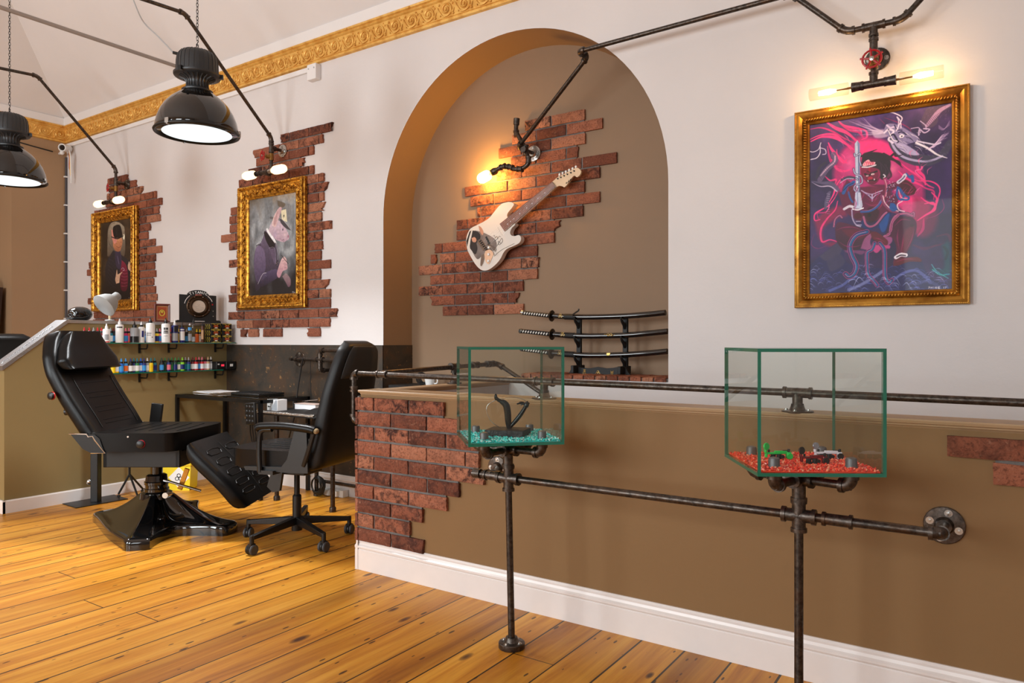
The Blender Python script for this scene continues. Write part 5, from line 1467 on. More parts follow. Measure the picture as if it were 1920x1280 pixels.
# jewellery, sashes, ribbons
BLU, BLD, LIN = (58, 112, 170), (30, 60, 120), (240, 216, 226)
def beads_(pts, r, col, n=30):
    q_ = smoothpath([Vector((x, y, 0)) for x, y in pts], 8)
    for v in q_[::max(1, len(q_) // n)]: p.oval((v.x, v.y), r, r, col, 0.95)
beads_(A_((735, 1130), (790, 1160), (860, 1175), (930, 1150), (985, 1130)), 1.3, (214, 206, 226)); beads_(A_((760, 1150), (820, 1190), (865, 1230), (900, 1190), (960, 1160)), 1.1, (190, 180, 214)); p.line(A_((865, 1180), (866, 1250)), 1.8, (206, 200, 224)); p.line(B_((820, 30), (822, 100)), 1.6, (206, 200, 224)); p.line(B_((780, 30), (822, 62), (866, 30)), 1.4, (206, 200, 224))
p.line(A_((1000, 940), (1020, 960), (1000, 980)), 2.0, (236, 230, 236)); p.line(A_((1006, 985), (1030, 1080), (1020, 1190), (960, 1270)), 3.2, (170, 84, 120)); p.line(A_((1016, 1000), (1040, 1090), (1028, 1200)), 1.2, (236, 190, 206))
for k in range(70):
    x, y = R.uniform(1035, 1140), R.uniform(1000, 1270); p.oval(a8(x, y), 0.9, 1.1, R.choice(((240, 240, 246), (60, 100, 160), (20, 20, 40))))
p.line(A_((1180, 1030), (1230, 990), (1255, 950)), 7, (226, 220, 232)); p.line(A_((1186, 1024), (1234, 984), (1252, 958)), 2.4, (130, 120, 150)); p.line(A_((520, 1160), (560, 1080), (620, 1050), (640, 1030)), 6, BLU); p.line(A_((520, 1130), (580, 1070), (640, 1040)), 1.6, (26, 46, 96)); p.line(A_((580, 1150), (600, 1220), (630, 1270)), 3.2, BLU); p.line(A_((500, 1000), (580, 970), (650, 980)), 4.5, (90, 80, 110)); p.line(A_((480, 1040), (560, 990), (640, 990)), 1.4, (206, 200, 220))
p.line(A_((1270, 920), (1310, 970), (1340, 960), (1350, 1020)), 5, BLU, 1, 1, (.3, 1)); p.line(A_((1170, 1090), (1160, 1180), (1200, 1240), (1240, 1200), (1180, 1110)), 3.4, BLU); p.line(A_((1190, 1100), (1260, 1190), (1300, 1210), (1290, 1240), (1220, 1240)), 3, BLU); p.line(A_((1180, 1120), (1210, 1210), (1280, 1230)), 1, LIN)
p.line(B_((700, 220), (800, 210), (880, 160), (930, 90)), 4.5, BLU); p.line(B_((704, 212), (800, 200), (876, 152), (928, 84)), 1.2, (180, 120, 160)); p.line(B_((930, 40), (960, 130), (1030, 200), (1110, 230)), 5, (150, 80, 120)); p.line(B_((945, 40), (970, 120), (1040, 190), (1120, 215)), 1.6, LIN)
p.poly(B_((1030, 120), (1080, 130), (1110, 190), (1060, 220), (1020, 180)), BLU, .95, 1, True); p.line(B_((1165, 100), (1110, 140), (1130, 200), (1190, 220), (1140, 240)), 1.8, LIN)
p.poly(B_((720, 280), (740, 370), (800, 410), (900, 370), (980, 250), (1040, 240), (1000, 380), (960, 470), (880, 400), (780, 430), (700, 380)), BLD, .95, 2, True); p.poly(B_((900, 360), (980, 260), (1020, 250), (980, 420), (930, 450)), BLU, .8, 2, True)
for pts, wd in ((((725, 280), (750, 360), (800, 390), (870, 360), (950, 260), (985, 230)), 4.0), (((960, 500), (1020, 470), (1040, 360), (1090, 270), (1200, 240), (1290, 270)), 4.5), (((990, 480), (1040, 440), (1060, 340), (1130, 260)), 2), (((385, 390), (400, 310), (450, 265), (480, 290)), 3.0), (((1270, 240), (1300, 230), (1300, 280)), 2.4)):
    p.line(B_(*pts), wd + 1.0, (96, 40, 84)); p.line(B_(*pts), wd * 0.8, (206, 160, 188), .85); p.line(B_(*pts), wd * 0.35, (190, 96, 140), .9)
p.line(B_((590, 200), (600, 300), (640, 370), (690, 390)), 2.0, (196, 186, 208)); beads_(B_((600, 210), (612, 300), (650, 350)), 1.0, (120, 110, 150)); beads_(B_((640, 330), (690, 330)), 1.2, (216, 208, 226), 5); beads_(B_((645, 372), (700, 372)), 1.2, (216, 208, 226), 5); p.oval(b8(660, 270), 7, 6, (96, 16, 50))
p.line(B_((505, 190), (560, 160), (600, 165)), 5, (230, 224, 234)); p.line(B_((1095, 740), (1150, 710), (1205, 715)), 7, (240, 234, 240)); beads_(B_((1105, 735), (1150, 716), (1200, 720)), 1.6, (60, 30, 60), 8)
p.poly(B_((690, 640), (740, 520), (830, 460), (800, 560), (820, 640), (790, 660)), (170, 110, 150), .95, 2, True); p.poly(B_((830, 600), (1010, 600), (1020, 640), (940, 640), (880, 690), (840, 670)), (214, 100, 160), .9, 2, True); p.poly(B_((500, 660), (640, 660), (740, 670), (700, 710), (620, 690), (540, 690)), (140, 84, 130), .9, 2, True); p.poly(B_((960, 510), (1040, 510), (1050, 560), (1000, 600)), (196, 120, 164), .8, 2, True)
p.poly(B_((800, 460), (870, 450), (980, 530), (1005, 570), (980, 605), (900, 570), (830, 530)), (112, 24, 56), 1, 1.5, True)
def ribbon(pts, wd):
    p.line(B_(*pts), wd + 1.6, (196, 96, 150)); p.line(B_(*pts), wd, (60, 50, 110)); p.line(B_(*[(x + 5, y) for x, y in pts]), wd * 0.45, (38, 120, 160)); p.line(B_(*[(x - 9, y) for x, y in pts]), 0.9, (206, 140, 180))
ribbon(((760, 450), (640, 490), (570, 600), (590, 720), (640, 830), (620, 920), (560, 960), (520, 930)), 8)
ribbon(((850, 580), (820, 650), (765, 690), (765, 830), (780, 940), (850, 1020), (880, 1060)), 5.5); ribbon(((910, 580), (960, 660), (965, 820), (970, 960), (1010, 1030), (1045, 1000)), 6)
# brushwork: lit contours on the limbs, foam on the sea, flecks of flame
rq = random.Random(77)
for pts in (((420, 430), (500, 400), (620, 400), (720, 440)), ((440, 560), (520, 610), (620, 620), (700, 600)), ((1080, 380), (1160, 310), (1260, 320)), ((1300, 420), (1270, 540), (1210, 660)), ((1120, 420), (1110, 520), (1130, 640)), ((1180, 480), (1170, 580), (1150, 680)),
            ((620, 60), (640, 130), (620, 200)), ((760, 60), (820, 90), (900, 60)), ((740, 120), (820, 150), (900, 130)), ((1100, 790), (1200, 760), (1320, 760)), ((840, 520), (900, 530), (970, 570))):
    p.line(B_(*pts), 2.2, (176, 52, 124), 0.65, 1.6, (0.2, 0.2))
for pts in (((1220, 1040), (1290, 1050), (1360, 1110)), ((1230, 1150), (1300, 1160), (1350, 1140)), ((590, 1060), (570, 1120), (590, 1180)), ((760, 1090), (840, 1080), (920, 1090)), ((790, 900), (760, 940), (790, 1000)), ((930, 880), (950, 940), (920, 1010))):
    p.line(A_(*pts), 2.0, (190, 60, 128), 0.6, 1.5, (0.2, 0.2))
for k in range(90):
    x, y = rq.uniform(110, 1700), rq.uniform(930, 1125)
    L = rq.uniform(40, 130); s = 1 if x > 850 else -1
    p.line(B_((x, y), (x + s * L * 0.4, y - L * 0.35), (x + s * L * 0.9, y - L * 0.25), (x + s * L, y + 8)), rq.uniform(0.5, 1.5), rq.choice(((150, 160, 216), (214, 220, 242), (96, 104, 170))), rq.uniform(0.35, 0.85), 0.9, (0.2, 0.2))
for k in range(50):
    a = rq.uniform(0, 6.28); rx = rq.uniform(0.75, 1.05)
    x, y = 960 + 560 * rx * math.cos(a), 900 + 440 * rx * math.sin(a)
    if y > 1000 or x < 700 or x > 1250:
        p.line(A_((x, y), (x + 40 * math.sin(a), y - 50), (x + 70 * math.sin(a + 0.8), y - 90)), rq.uniform(0.8, 2.4), rq.choice((PK, PK2, MAG, PKL)), rq.uniform(0.3, 0.7), 1.0, (0.2, 0.2))
# signature
for pts in (((1480, 1074), (1466, 1078), (1478, 1086), (1464, 1094)), ((1492, 1074), (1492, 1096)), ((1508, 1074), (1508, 1096)), ((1492, 1085), (1508, 1085)), ((1524, 1074), (1524, 1096)), ((1560, 1076), (1542, 1078), (1540, 1094), (1560, 1094), (1560, 1086), (1550, 1086)), ((1594, 1074), (1576, 1074), (1576, 1096), (1594, 1096)), ((1576, 1085), (1590, 1085)), ((1640, 1076), (1640, 1094)), ((1652, 1076), (1668, 1076), (1656, 1094))):
    p.line(B_(*pts), 0.8, (240, 236, 240), 0.95, 0.6, smooth=False)
p.img = np.clip(p.img, 0, 1) ** 1.36 * 1.03
lum = p.img.mean(axis=2, keepdims=True); p.img = np.clip(lum + (p.img - lum) * 1.15, 0, 1)
p.grain(0.14, 7)
p.build('print', PRINT, t)

# ------------------------------------------------------------------ pendant lamps
def pendant(label, px, dep, pz, cable_to=None):
    loc = cw((px - 960) / FPX * dep, dep, pz)
    t = thing('pendant_lamp', label, 'pendant lamp', loc)
    sh = MB(); sh.lathe([(0.236, 0.0), (0.240, 0.004), (0.238, 0.03), (0.229, 0.075), (0.212, 0.12), (0.186, 0.165), (0.150, 0.205), (0.112, 0.235), (0.088, 0.250), (0.086, 0.262)], (0, 0, 0), ZU, 56)
    sh.build('shade', GLOSSK, t, smooth=60)
    MB().lathe([(0.226, 0.004), (0.235, -0.006), (0.246, -0.004), (0.249, 0.004), (0.244, 0.012), (0.238, 0.010)], (0, 0, 0), ZU, 56).build('rim', BLACKM, t, smooth=60)
    MB().lathe([(0.0, -0.002), (0.12, -0.0015), (0.20, 0.0), (0.2275, 0.002), (0.2275, 0.0045), (0.0, 0.004)], (0, 0, 0), ZU, 48).build('diffuser', LAMPW, t, smooth=60)
    nk = MB()
    nk.lathe([(0.088, 0.254), (0.090, 0.262), (0.072, 0.268), (0.061, 0.285), (0.060, 0.31), (0.070, 0.33), (0.100, 0.342), (0.132, 0.346), (0.136, 0.352), (0.136, 0.362), (0.120, 0.366)], (0, 0, 0), ZU, 40)
    for k in range(22):
        a = 2 * math.pi * k / 22; d = Vector((math.cos(a), math.sin(a), 0))
        nk.tube([d * 0.066 + ZU * 0.268, d * 0.062 + ZU * 0.29, d * 0.062 + ZU * 0.312, d * 0.073 + ZU * 0.331, d * 0.105 + ZU * 0.343], 0.0035, 5)
    nk.build('neck', DKGREY, t, smooth=50)
    hs = MB()
    hs.lathe([(0.120, 0.358), (0.121, 0.372), (0.118, 0.44), (0.113, 0.468), (0.098, 0.490), (0.070, 0.503), (0.030, 0.508), (0.0, 0.509)], (0, 0, 0), ZU, 40)
    for k in range(26):
        a = 2 * math.pi * k / 26; d = Vector((math.cos(a), math.sin(a), 0))
        hs.tube([d * 0.121 + ZU * 0.37, d * 0.1185 + ZU * 0.44, d * 0.1135 + ZU * 0.468, d * 0.098 + ZU * 0.4905, d * 0.070 + ZU * 0.5035], 0.0022, 4)
    hs.build('housing', DKGREY, t, smooth=50)
    for k, a in enumerate((1.2, 3.3, 5.4)):
        a -= 0.4; d = Vector((math.cos(a), math.sin(a), 0)); s = Vector((-d.y, d.x, 0))
        M_ = Matrix.Rotation(a, 3, 'Z')
        MB().box(d * 0.246 + ZU * 0.012, (0.010, 0.026, 0.030), M_).box(d * 0.240 + ZU * -0.006, (0.02, 0.010, 0.006), M_).build('clip', STEEL, t)
        MB().box(d * 0.139 + ZU * 0.356, (0.022, 0.020, 0.026), M_).build('latch', BLACKM, t)
    d0 = Vector((-0.62, -0.78, 0))
    MB().cyl(d0 * 0.112 + ZU * 0.478, d0 * 0.138 + ZU * 0.482, 0.009, seg=10).build('cable_gland', BLACKM, t)
    hk = MB(); hk.cyl((0, 0, 0.505), (0, 0, 0.525), 0.006, seg=8)
    hk.tube([Vector((0.010 * math.sin(a), 0, 0.536 - 0.011 * math.cos(a))) for a in [k * 0.55 for k in range(12)]], 0.0026, 6)
    hk.tube(smoothpath([(0.0, 0, 0.540), (-0.010, 0, 0.548), (0.008, 0, 0.560), (0.006, 0, 0.572), (-0.006, 0, 0.570)], 4), 0.0024, 6)
    hk.build('hook', BLACKM, t)
    ch = MB(); z = 0.574; ztop = 4.90 - pz; k = 0
    while z < ztop:
        u = XU if k % 2 else Vector((0, 1, 0))
        pts = [u * 0.0065 * math.cos(a) + ZU * (z + 0.011 + 0.0135 * math.sin(a)) for a in [2 * math.pi * i / 8 for i in range(8)]]
        ch.tube(pts, 0.0019, 4, closed=True); z += 0.0205; k += 1
    ch.build('chain', BLACKM, t)
    MB().lathe([(0.04, 0), (0.04, 0.012), (0.0, 0.012)], (0, 0, ztop - 0.008), ZU, 16).build('ceiling_plate', BLACKM, t)
    pl = lamp('pendant_glow', 'AREA', loc + Vector((0, 0, -0.012)), 29, (0.95, 0.98, 1.0), 0.42).data
    pl.shape = 'DISK'; pl.spread = math.radians(115)
    return t, loc
t1, L1 = pendant('glossy black factory pendant lamp hanging in front of the gilt cornice', 370, 4.42, 2.475)
t2, L2 = pendant('glossy black factory pendant lamp cut off by the picture edge, nearer the room corner', 18, 5.45, 2.415)
g = L1 + Vector((-0.62, -0.78, 0)) * 0.136 + ZU * 0.482
cb = smoothpath([g, atY(296, 68, g.y - 0.05), atY(272, 45, g.y - 0.1), atY(258, 20, g.y - 0.15), atY(240, -30, g.y - 0.2), atY(225, -90, g.y - 0.25), atY(215, -160, g.y - 0.3)], 6)
tag(MB().tube(cb, 0.004, 6).build('lamp_cable', GREYP, None), 'thin grey cable looping up from the pendant lamp housing', 'cable')

# ------------------------------------------------------------------ guitar
YG = 4.20
cg = lambda x, y: (860 + x / 5.564, 290 + y / 5.564)
def G(x, y, Y=YG - 0.045): p_ = cg(x, y); return atY(p_[0], p_[1], Y)
FGp = lambda u, v, d: Vector((u, d, v))
def outline(pts, Y=YG - 0.045, sm=4):
    if sm:
        q_ = smoothpath([Vector((x, y, 0)) for x, y in pts] + [Vector((pts[0][0], pts[0][1], 0))], sm)[:-1]; pts = [(v.x, v.y) for v in q_]
    return [(G(x, y, Y).x, G(x, y, Y).z) for x, y in pts]
org = G(330, 880)
t = thing('electric_guitar', 'white electric guitar with dark portrait artwork hung diagonally on the alcove bricks', 'guitar', (org.x, YG, org.z))
bodyo = [(520, 492), (556, 498), (578, 520), (552, 560), (515, 606), (506, 640), (530, 672), (590, 722), (556, 765), (538, 810), (552, 842), (590, 848), (628, 838), (650, 862), (648, 895), (626, 925), (566, 955), (506, 982), (470, 1020), (440, 1080), (402, 1130), (345, 1180), (292, 1206), (240, 1202), (190, 1160), (148, 1098), (110, 1030), (90, 980), (80, 905), (86, 850), (104, 802), (134, 764), (190, 735), (260, 700), (320, 660), (362, 610), (404, 556), (452, 512)]
IVORY = plain('ivory_lacquer', S(226, 218, 210), 0.16, coat=0.6)
m = MB(); m.prism(outline(bodyo), FGp, YG - 0.047, YG - 0.004)
m.build('body', IVORY, t, world=True, smooth=40, bevel=0.007, bseg=3)
FY = YG - 0.0485
def flat(name, pts, mat, y0=None, th=0.0015, sm=0, par=None):
    y0 = FY if y0 is None else y0
    return MB().prism(outline(pts, sm=sm), FGp, y0 - th, y0).build(name, mat, par or t, world=True, smooth=30)
ART = plain('grey_artwork', S(122, 106, 98), 0.3, var=0.4); ARTD = plain('dark_artwork', S(44, 36, 34), 0.25, var=0.3); SKIN = plain('flesh_artwork', S(196, 140, 112), 0.3, var=0.2)
gr = flat('artwork', [(170, 790), (220, 800), (300, 830), (380, 880), (400, 950), (370, 1000), (300, 1010), (240, 1060), (200, 1090), (160, 1040), (130, 960), (128, 880)], ART, th=0.0006, sm=4)
flat('artwork', [(150, 790), (205, 805), (232, 850), (215, 900), (190, 920), (200, 980), (178, 1040), (140, 1000), (120, 950)], ARTD, FY - 0.0008, 0.0006, 3)
flat('artwork', [(118, 800), (135, 790), (112, 860), (90, 960), (84, 900)], ARTD, FY - 0.0002, 0.0006, 0)
flat('artwork', [(140, 870), (170, 860), (190, 885), (180, 912), (150, 908)], SKIN, FY - 0.0016, 0.0006, 3)
flat('artwork', [(210, 740), (240, 760), (262, 810), (250, 840), (225, 800)], SKIN, FY - 0.0008, 0.0004, 3)
flat('pickguard', [(285, 1000), (330, 990), (365, 1030), (350, 1080), (320, 1140), (290, 1120), (272, 1050)], plain('peach_pickguard', S(228, 184, 150), 0.3), FY - 0.001, 0.001, 3)
sg = MB()
for pts in (((355, 850), (372, 840), (380, 870), (396, 850), (410, 880)), ((400, 950), (430, 900), (450, 870), (458, 905), (420, 940), (412, 900), (440, 925)), ((375, 900), (400, 880), (425, 850), (440, 860)), ((395, 980), (380, 1010), (370, 990), (390, 1000)), ((370, 1060), (410, 1020), (460, 985), (520, 955), (580, 925))):
    sg.tube(smoothpath([G(x, y, FY - 0.0008) for x, y in pts], 4), 0.0011, 4)
sg.build('signature', MATTEK, t, world=True)
pk = MB()
for k in range(6):
    a, b = k / 5, 0
    pk.ball(G(412 + a * 42, 762 + a * 76, FY - 0.001), 0.0022, 6, 4)
pk.build('pickup_poles', STEEL, t, world=True)
flat('bridge', [(200, 900), (235, 876), (300, 975), (262, 1002)], CHROME, FY, 0.008)
bs = MB()
for k in range(6):
    p0 = G(214 + k * 12.5, 908 + k * 18, FY - 0.011); p1 = G(236 + k * 12.5, 892 + k * 18, FY - 0.011)
    bs.cyl(p0, p1, 0.0033, seg=6)
bs.build('bridge_saddles', BLACKM, t, world=True)
flat('pickup', [(282, 860), (296, 850), (335, 925), (318, 935)], MATTEK, FY, 0.004)
for (x, y) in ((320, 968), (318, 1040), (316, 1108)):
    c_ = G(x, y, FY); MB().lathe([(0.011, 0), (0.0105, 0.004), (0.008, 0.012), (0, 0.0125)], c_, NY, 16).build('knob', WHITEP, t, world=True)
flat('output_jack', [(240, 1060), (262, 1035), (274, 1050), (270, 1100), (248, 1155), (234, 1160), (232, 1130)], CHROME, FY, 0.003, 3)
tb = MB(); tb.tube(smoothpath([G(300, 930, FY - 0.012), G(330, 960, FY - 0.03), G(362, 1010, FY - 0.03), G(372, 1050, FY - 0.028)], 5), 0.0026, 6); tb.build('tremolo_arm', CHROME, t, world=True)
ROSE = plain('rosewood', S(122, 70, 46), 0.4, var=0.25); MAPLE = plain('maple', S(222, 190, 152), 0.35, var=0.06)
nb = [(438, 724), (980, 286), (1016, 338), (488, 800)]
m = MB(); m.prism(outline(nb, sm=0), FGp, FY - 0.004, FY + 0.022); m.build('neck', MAPLE, t, world=True, bevel=0.003)
fbd = MB(); fbd.prism(outline(nb, sm=0), FGp, FY - 0.010, FY - 0.0042); fbd = fbd.build('fretboard', ROSE, t, world=True)
fr = MB(); dt = MB()
for i in range(22):
    s = (1 - 2 ** (-i / 12.0)) / (1 - 2 ** (-22 / 12.0))
    a = Vector((980 + (438 - 980) * s, 286 + (724 - 286) * s, 0)); b = Vector((1016 + (488 - 1016) * s, 338 + (800 - 338) * s, 0))
    fr.cyl(G(a.x, a.y, FY - 0.0105), G(b.x, b.y, FY - 0.0105), 0.0007 if i else 0.0022, seg=5)
    if i in (3, 5, 7, 9, 12, 15, 17, 19):
        s2 = (1 - 2 ** (-(i - 0.5) / 12.0)) / (1 - 2 ** (-22 / 12.0))
        dt.ball(G(998 + (463 - 998) * s2, 312 + (762 - 312) * s2, FY - 0.0102), (0.0028, 0.001, 0.0028), 8, 4)
fr.build('frets', STEEL, fbd, world=True); dt.build('fret_dots', WHITEP, fbd, world=True)
st = MB()
for k in range(6):
    f = (k + 0.5) / 6
    a = (204 + 88 * f + 20, 888 + 98 * f); b = (980 + 36 * f, 286 + 52 * f)
    st.cyl(G(*a, FY - 0.014), G(*b, FY - 0.0125), 0.00018, seg=4)
st.build('strings', STEEL, t, world=True)
hd = [(982, 284), (1004, 264), (1030, 240), (1120, 195), (1222, 140), (1262, 148), (1281, 178), (1266, 216), (1236, 236), (1218, 222), (1196, 228), (1152, 290), (1110, 340), (1084, 330), (1050, 325), (1018, 336)]
m = MB(); m.prism(outline(hd, sm=2), FGp, FY - 0.002, FY + 0.013); hdo = m.build('headstock', MAPLE, t, world=True, bevel=0.002)
for k, (x, y) in enumerate(((1036, 250), (1068, 236), (1102, 220), (1136, 204), (1172, 188), (1206, 170))):
    c_ = G(x, y, FY - 0.002)
    MB().lathe([(0.0055, 0), (0.0055, 0.002), (0.003, 0.003), (0.003, 0.012), (0, 0.0125)], c_, NY, 10).build('string_post', BLACKM, hdo, world=True)
    kx, ky = x + 16, y - 44
    mm = MB(); mm.cyl(G(x + 6, y - 18, FY + 0.008), G(kx, ky, FY + 0.008), 0.0022, seg=6); mm.ball(G(kx, ky, FY + 0.008), (0.008, 0.0045, 0.009), 10, 6)
    mm.build('tuning_peg', WHITEP, t, world=True)
lg = MB()
for pts in (((1116, 298), (1128, 285), (1124, 300), (1140, 288)), ((1140, 286), (1150, 262), (1146, 284), (1158, 272)), ((1158, 270), (1168, 252), (1164, 270), (1176, 255), (1182, 244)), ((1120, 304), (1150, 280), (1184, 240))):
    lg.tube(smoothpath([G(x, y, FY - 0.0028) for x, y in pts], 4), 0.0012, 4)
lg.build('logo_script', MATTEK, hdo, world=True)
MB().cyl(G(1035, 300, FY + 0.012), G(1035, 300, YA - 0.024), 0.008, seg=8).build('wall_hanger', BLACKM, t, world=True)
MB().cyl((org.x, YG - 0.005, org.z), (org.x, YA - 0.024, org.z), 0.02, seg=10).build('wall_hanger', BLACKM, t, world=True)

# ------------------------------------------------------------------ swords on their rack
YK = 4.08
ck = lambda x, y: (960 + x / 6.19, 560 + y / 6.19)
def K(x, y, Y=YK): p_ = ck(x, y); return atY(p_[0], p_[1], Y)
GLD = plain('gold_emblem', S(206, 170, 96), 0.35, 0.6)
GLOSSB = plain('black_lacquer', S(14, 13, 14), 0.12, coat=0.6)
RAY = plain('pale_ray_skin', S(226, 222, 214), 0.6)
def katana(label, pts_h, tsuba, pts_s, emb):
    """pts in crop pixels: handle from pommel to guard, scabbard from guard to tip"""
    c0 = K(*tsuba)
    t = thing('sword', label, 'sword', (c0.x, YK, c0.z), group=None)
    h = smoothpath([K(*p_) for p_ in pts_h], 6); n = len(h)
    MB().tube(h, 0.0145, 10).build('handle', MATTEK, t, world=True)
    dm = MB()
    L = [(h[i + 1] - h[i]).length for i in range(n - 1)]; tot = sum(L)
    for k in range(11):
        s = (k + 0.7) / 11.5 * tot; i = 0
        while i < n - 2 and s > L[i]: s -= L[i]; i += 1
        c_ = h[i] + (h[i + 1] - h[i]).normalized() * s
        ax = (h[i + 1] - h[i]).normalized(); vv = Vector((-ax.z, 0, ax.x))
        tilt = ax * 0.004 
        q_ = [c_ - vv * 0.010 - tilt, c_ + ax * 0.0055, c_ + vv * 0.010 + tilt, c_ - ax * 0.0055]
        dm.add([p_ + NY * 0.0150 for p_ in q_] + [p_ + NY * 0.012 for p_ in q_], [(0, 1, 2, 3), (7, 6, 5, 4), (0, 4, 5, 1), (1, 5, 6, 2), (2, 6, 7, 3), (3, 7, 4, 0)])
    dm.build('handle_diamonds', RAY, t, world=True)
    d0 = (h[1] - h[0]).normalized()
    MB().lathe([(0.0, -0.006), (0.012, -0.004), (0.0165, 0.0), (0.0165, 0.016), (0.015, 0.018)], h[0], d0, 14).build('pommel', STEEL if 'pale' in label else DKGREY, t, world=True)
    ds = (K(*pts_s[1]) - K(*pts_s[0])).normalized()
    MB().lathe([(0.0, -0.004), (0.036, -0.004), (0.0375, -0.001), (0.0375, 0.003), (0.033, 0.004), (0, 0.004)], c0, ds, 24).build('guard', plain('dark_brass_guard', S(64, 54, 44), 0.3, 0.8), t, world=True)
    s_ = smoothpath([K(*p_) for p_ in pts_s], 8)
    sc = MB().tube(s_, 0.0175, 14).build('scabbard', GLOSSB, t, world=True)
    a = K(emb[0][0], emb[0][1]); w1 = K(pts_s[0][0] + 130, 0).x; w2 = K(pts_s[0][0] + 265, 0).x
    wr = [p_ for p_ in s_ if w1 < p_.x < w2]
    MB().tube(wr, 0.0192, 12).build('cord_wrap', MATTEK, t, world=True)
    kt = smoothpath([K(pts_s[0][0] + 230, pts_s[0][1] - 10, YK - 0.02), K(pts_s[0][0] + 270, pts_s[0][1] - 40, YK - 0.02), K(pts_s[0][0] + 300, pts_s[0][1] - 60, YK - 0.02), K(pts_s[0][0] + 306, pts_s[0][1] - 82, YK - 0.02)], 4)
    if 'topmost' in label: MB().tube(kt, 0.005, 6).build('cord_end', MATTEK, t, world=True)
    for (x, y, kind) in emb:
        e = MB(); yy = YK - 0.0185
        if kind == 'trefoil':
            for k in range(3):
                an = math.pi / 2 + k * 2.094; r = 15
                cxx, cyy = x + r * math.cos(an), y - r * math.sin(an)
                e.tube([K(cxx + 11 * math.cos(b), cyy + 11 * math.sin(b), yy) for b in [2 * math.pi * i / 12 for i in range(12)]], 0.0014, 5, closed=True)
        elif kind == 'scroll':
            e.tube(smoothpath([K(x - 62, y - 2, yy), K(x - 30, y - 4, yy), K(x - 10, y + 12, yy), K(x + 12, y, yy), K(x + 34, y + 10, yy), K(x + 64, y - 2, yy)], 5), 0.0015, 5)
            for dx in (-14, 18): e.tube([K(x + dx + 13 * math.cos(b), y + 14 * math.sin(b), yy) for b in [2 * math.pi * i / 10 for i in range(10)]], 0.0014, 5, closed=True)
        else:
            e.prism([(K(x - 22, y + 14, yy).x, K(x - 22, y + 14, yy).z), (K(x - 20, y - 14, yy).x, K(x, y - 14, yy).z), (K(x + 22, y - 14, yy).x, K(x, y - 14, yy).z), (K(x + 10, y + 14, yy).x, K(x, y + 14, yy).z)], FGp, yy - 0.001, yy + 0.002)
        e.build('emblem', GLD, sc, world=True)
    return t
katana('topmost of three black sheathed swords, with a pale steel pommel', ((112, 160), (200, 170), (320, 182), (440, 196)), (462, 198), ((470, 198), (640, 208), (900, 212), (1280, 202), (1560, 182), (1782, 160)), ((560, 196, 'trefoil'),))
katana('middle of three black sheathed swords, with a gold scroll emblem mid scabbard', ((92, 372), (200, 384), (320, 396), (440, 410)), (466, 412), ((472, 412), (640, 424), (900, 432), (1280, 424), (1560, 402), (1808, 378)), ((585, 412, 'trefoil'), (1130, 416, 'scroll')))
katana('lowest of three black sheathed swords, its handle seen through the glass case', ((105, 580), (200, 594), (320, 610), (430, 626)), (456, 632), ((462, 632), (640, 642), (900, 656), (1280, 650), (1560, 632), (1804, 610)), ((552, 630, 'trefoil'), (1120, 642, 'leaf')))
zs = SILL + 0.032
b0 = K(700, 900); b1 = K(1320, 900)
t = thing('sword_rack', 'black wooden rack with gold emblems holding three swords on the brick ledge', 'sword rack', ((b0.x + b1.x) / 2, YK + 0.02, zs))
def kk(x, y, Y): p_ = ck(x, y); w_ = atY(p_[0], p_[1], Y); return (w_.x, w_.z)
by = YK + 0.012
bp = [(630, 905), (680, 840), (706, 782), (760, 784), (820, 800), (900, 806), (1000, 790), (1100, 806), (1180, 800), (1240, 788), (1320, 790), (1350, 850), (1400, 908)]
MB().prism([kk(x, y, by) for x, y in bp], FGp, by - 0.008, by + 0.008).build('base_board', MATTEK, t, world=True)
for xx in (745, 1285):
    ft = K(xx, 850)
    for sgn in (0,):
        m = MB(); m.bb((ft.x - 0.011, YK - 0.055, zs), (ft.x + 0.011, YK + 0.10, zs + 0.05)); m.build('foot', MATTEK, t, world=True, bevel=0.004)
    up = MB(); up.bb((ft.x - 0.016, YK + 0.030, zs + 0.03), (ft.x + 0.016, YK + 0.052, K(xx, 205).z + 0.002)); up.build('upright', MATTEK, t, world=True, bevel=0.003)
    for yb in (212, 432, 655):
        zc_ = K(xx, yb).z - 0.0185
        a = MB()
        a.tube([Vector((ft.x, YK + 0.036, zc_ - 0.05)), Vector((ft.x, YK + 0.012, zc_ - 0.024)), Vector((ft.x, YK - 0.010, zc_ - 0.010)), Vector((ft.x, YK - 0.024, zc_ + 0.006)), Vector((ft.x, YK - 0.026, zc_ + 0.020))], [0.012, 0.011, 0.009, 0.007, 0.006], 8)
        a.build('cradle_arm', MATTEK, t, world=True)
e = MB(); yy = by - 0.010
for k in range(3):
    an = math.pi / 2 + k * 2.094; cxx, cyy = 997 + 13 * math.cos(an), 858 - 13 * math.sin(an)
    e.tube([Vector((kk(cxx + 11 * math.cos(b), cyy + 11 * math.sin(b), yy)[0], yy, kk(cxx + 11 * math.cos(b), cyy + 11 * math.sin(b), yy)[1])) for b in [2 * math.pi * i / 12 for i in range(12)]], 0.0015, 5, closed=True)
def bar(x0, y0, x1, y1, r=0.0016): e.cyl(Vector((kk(x0, y0, yy)[0], yy, kk(x0, y0, yy)[1])), Vector((kk(x1, y1, yy)[0], yy, kk(x1, y1, yy)[1])), r, seg=5)
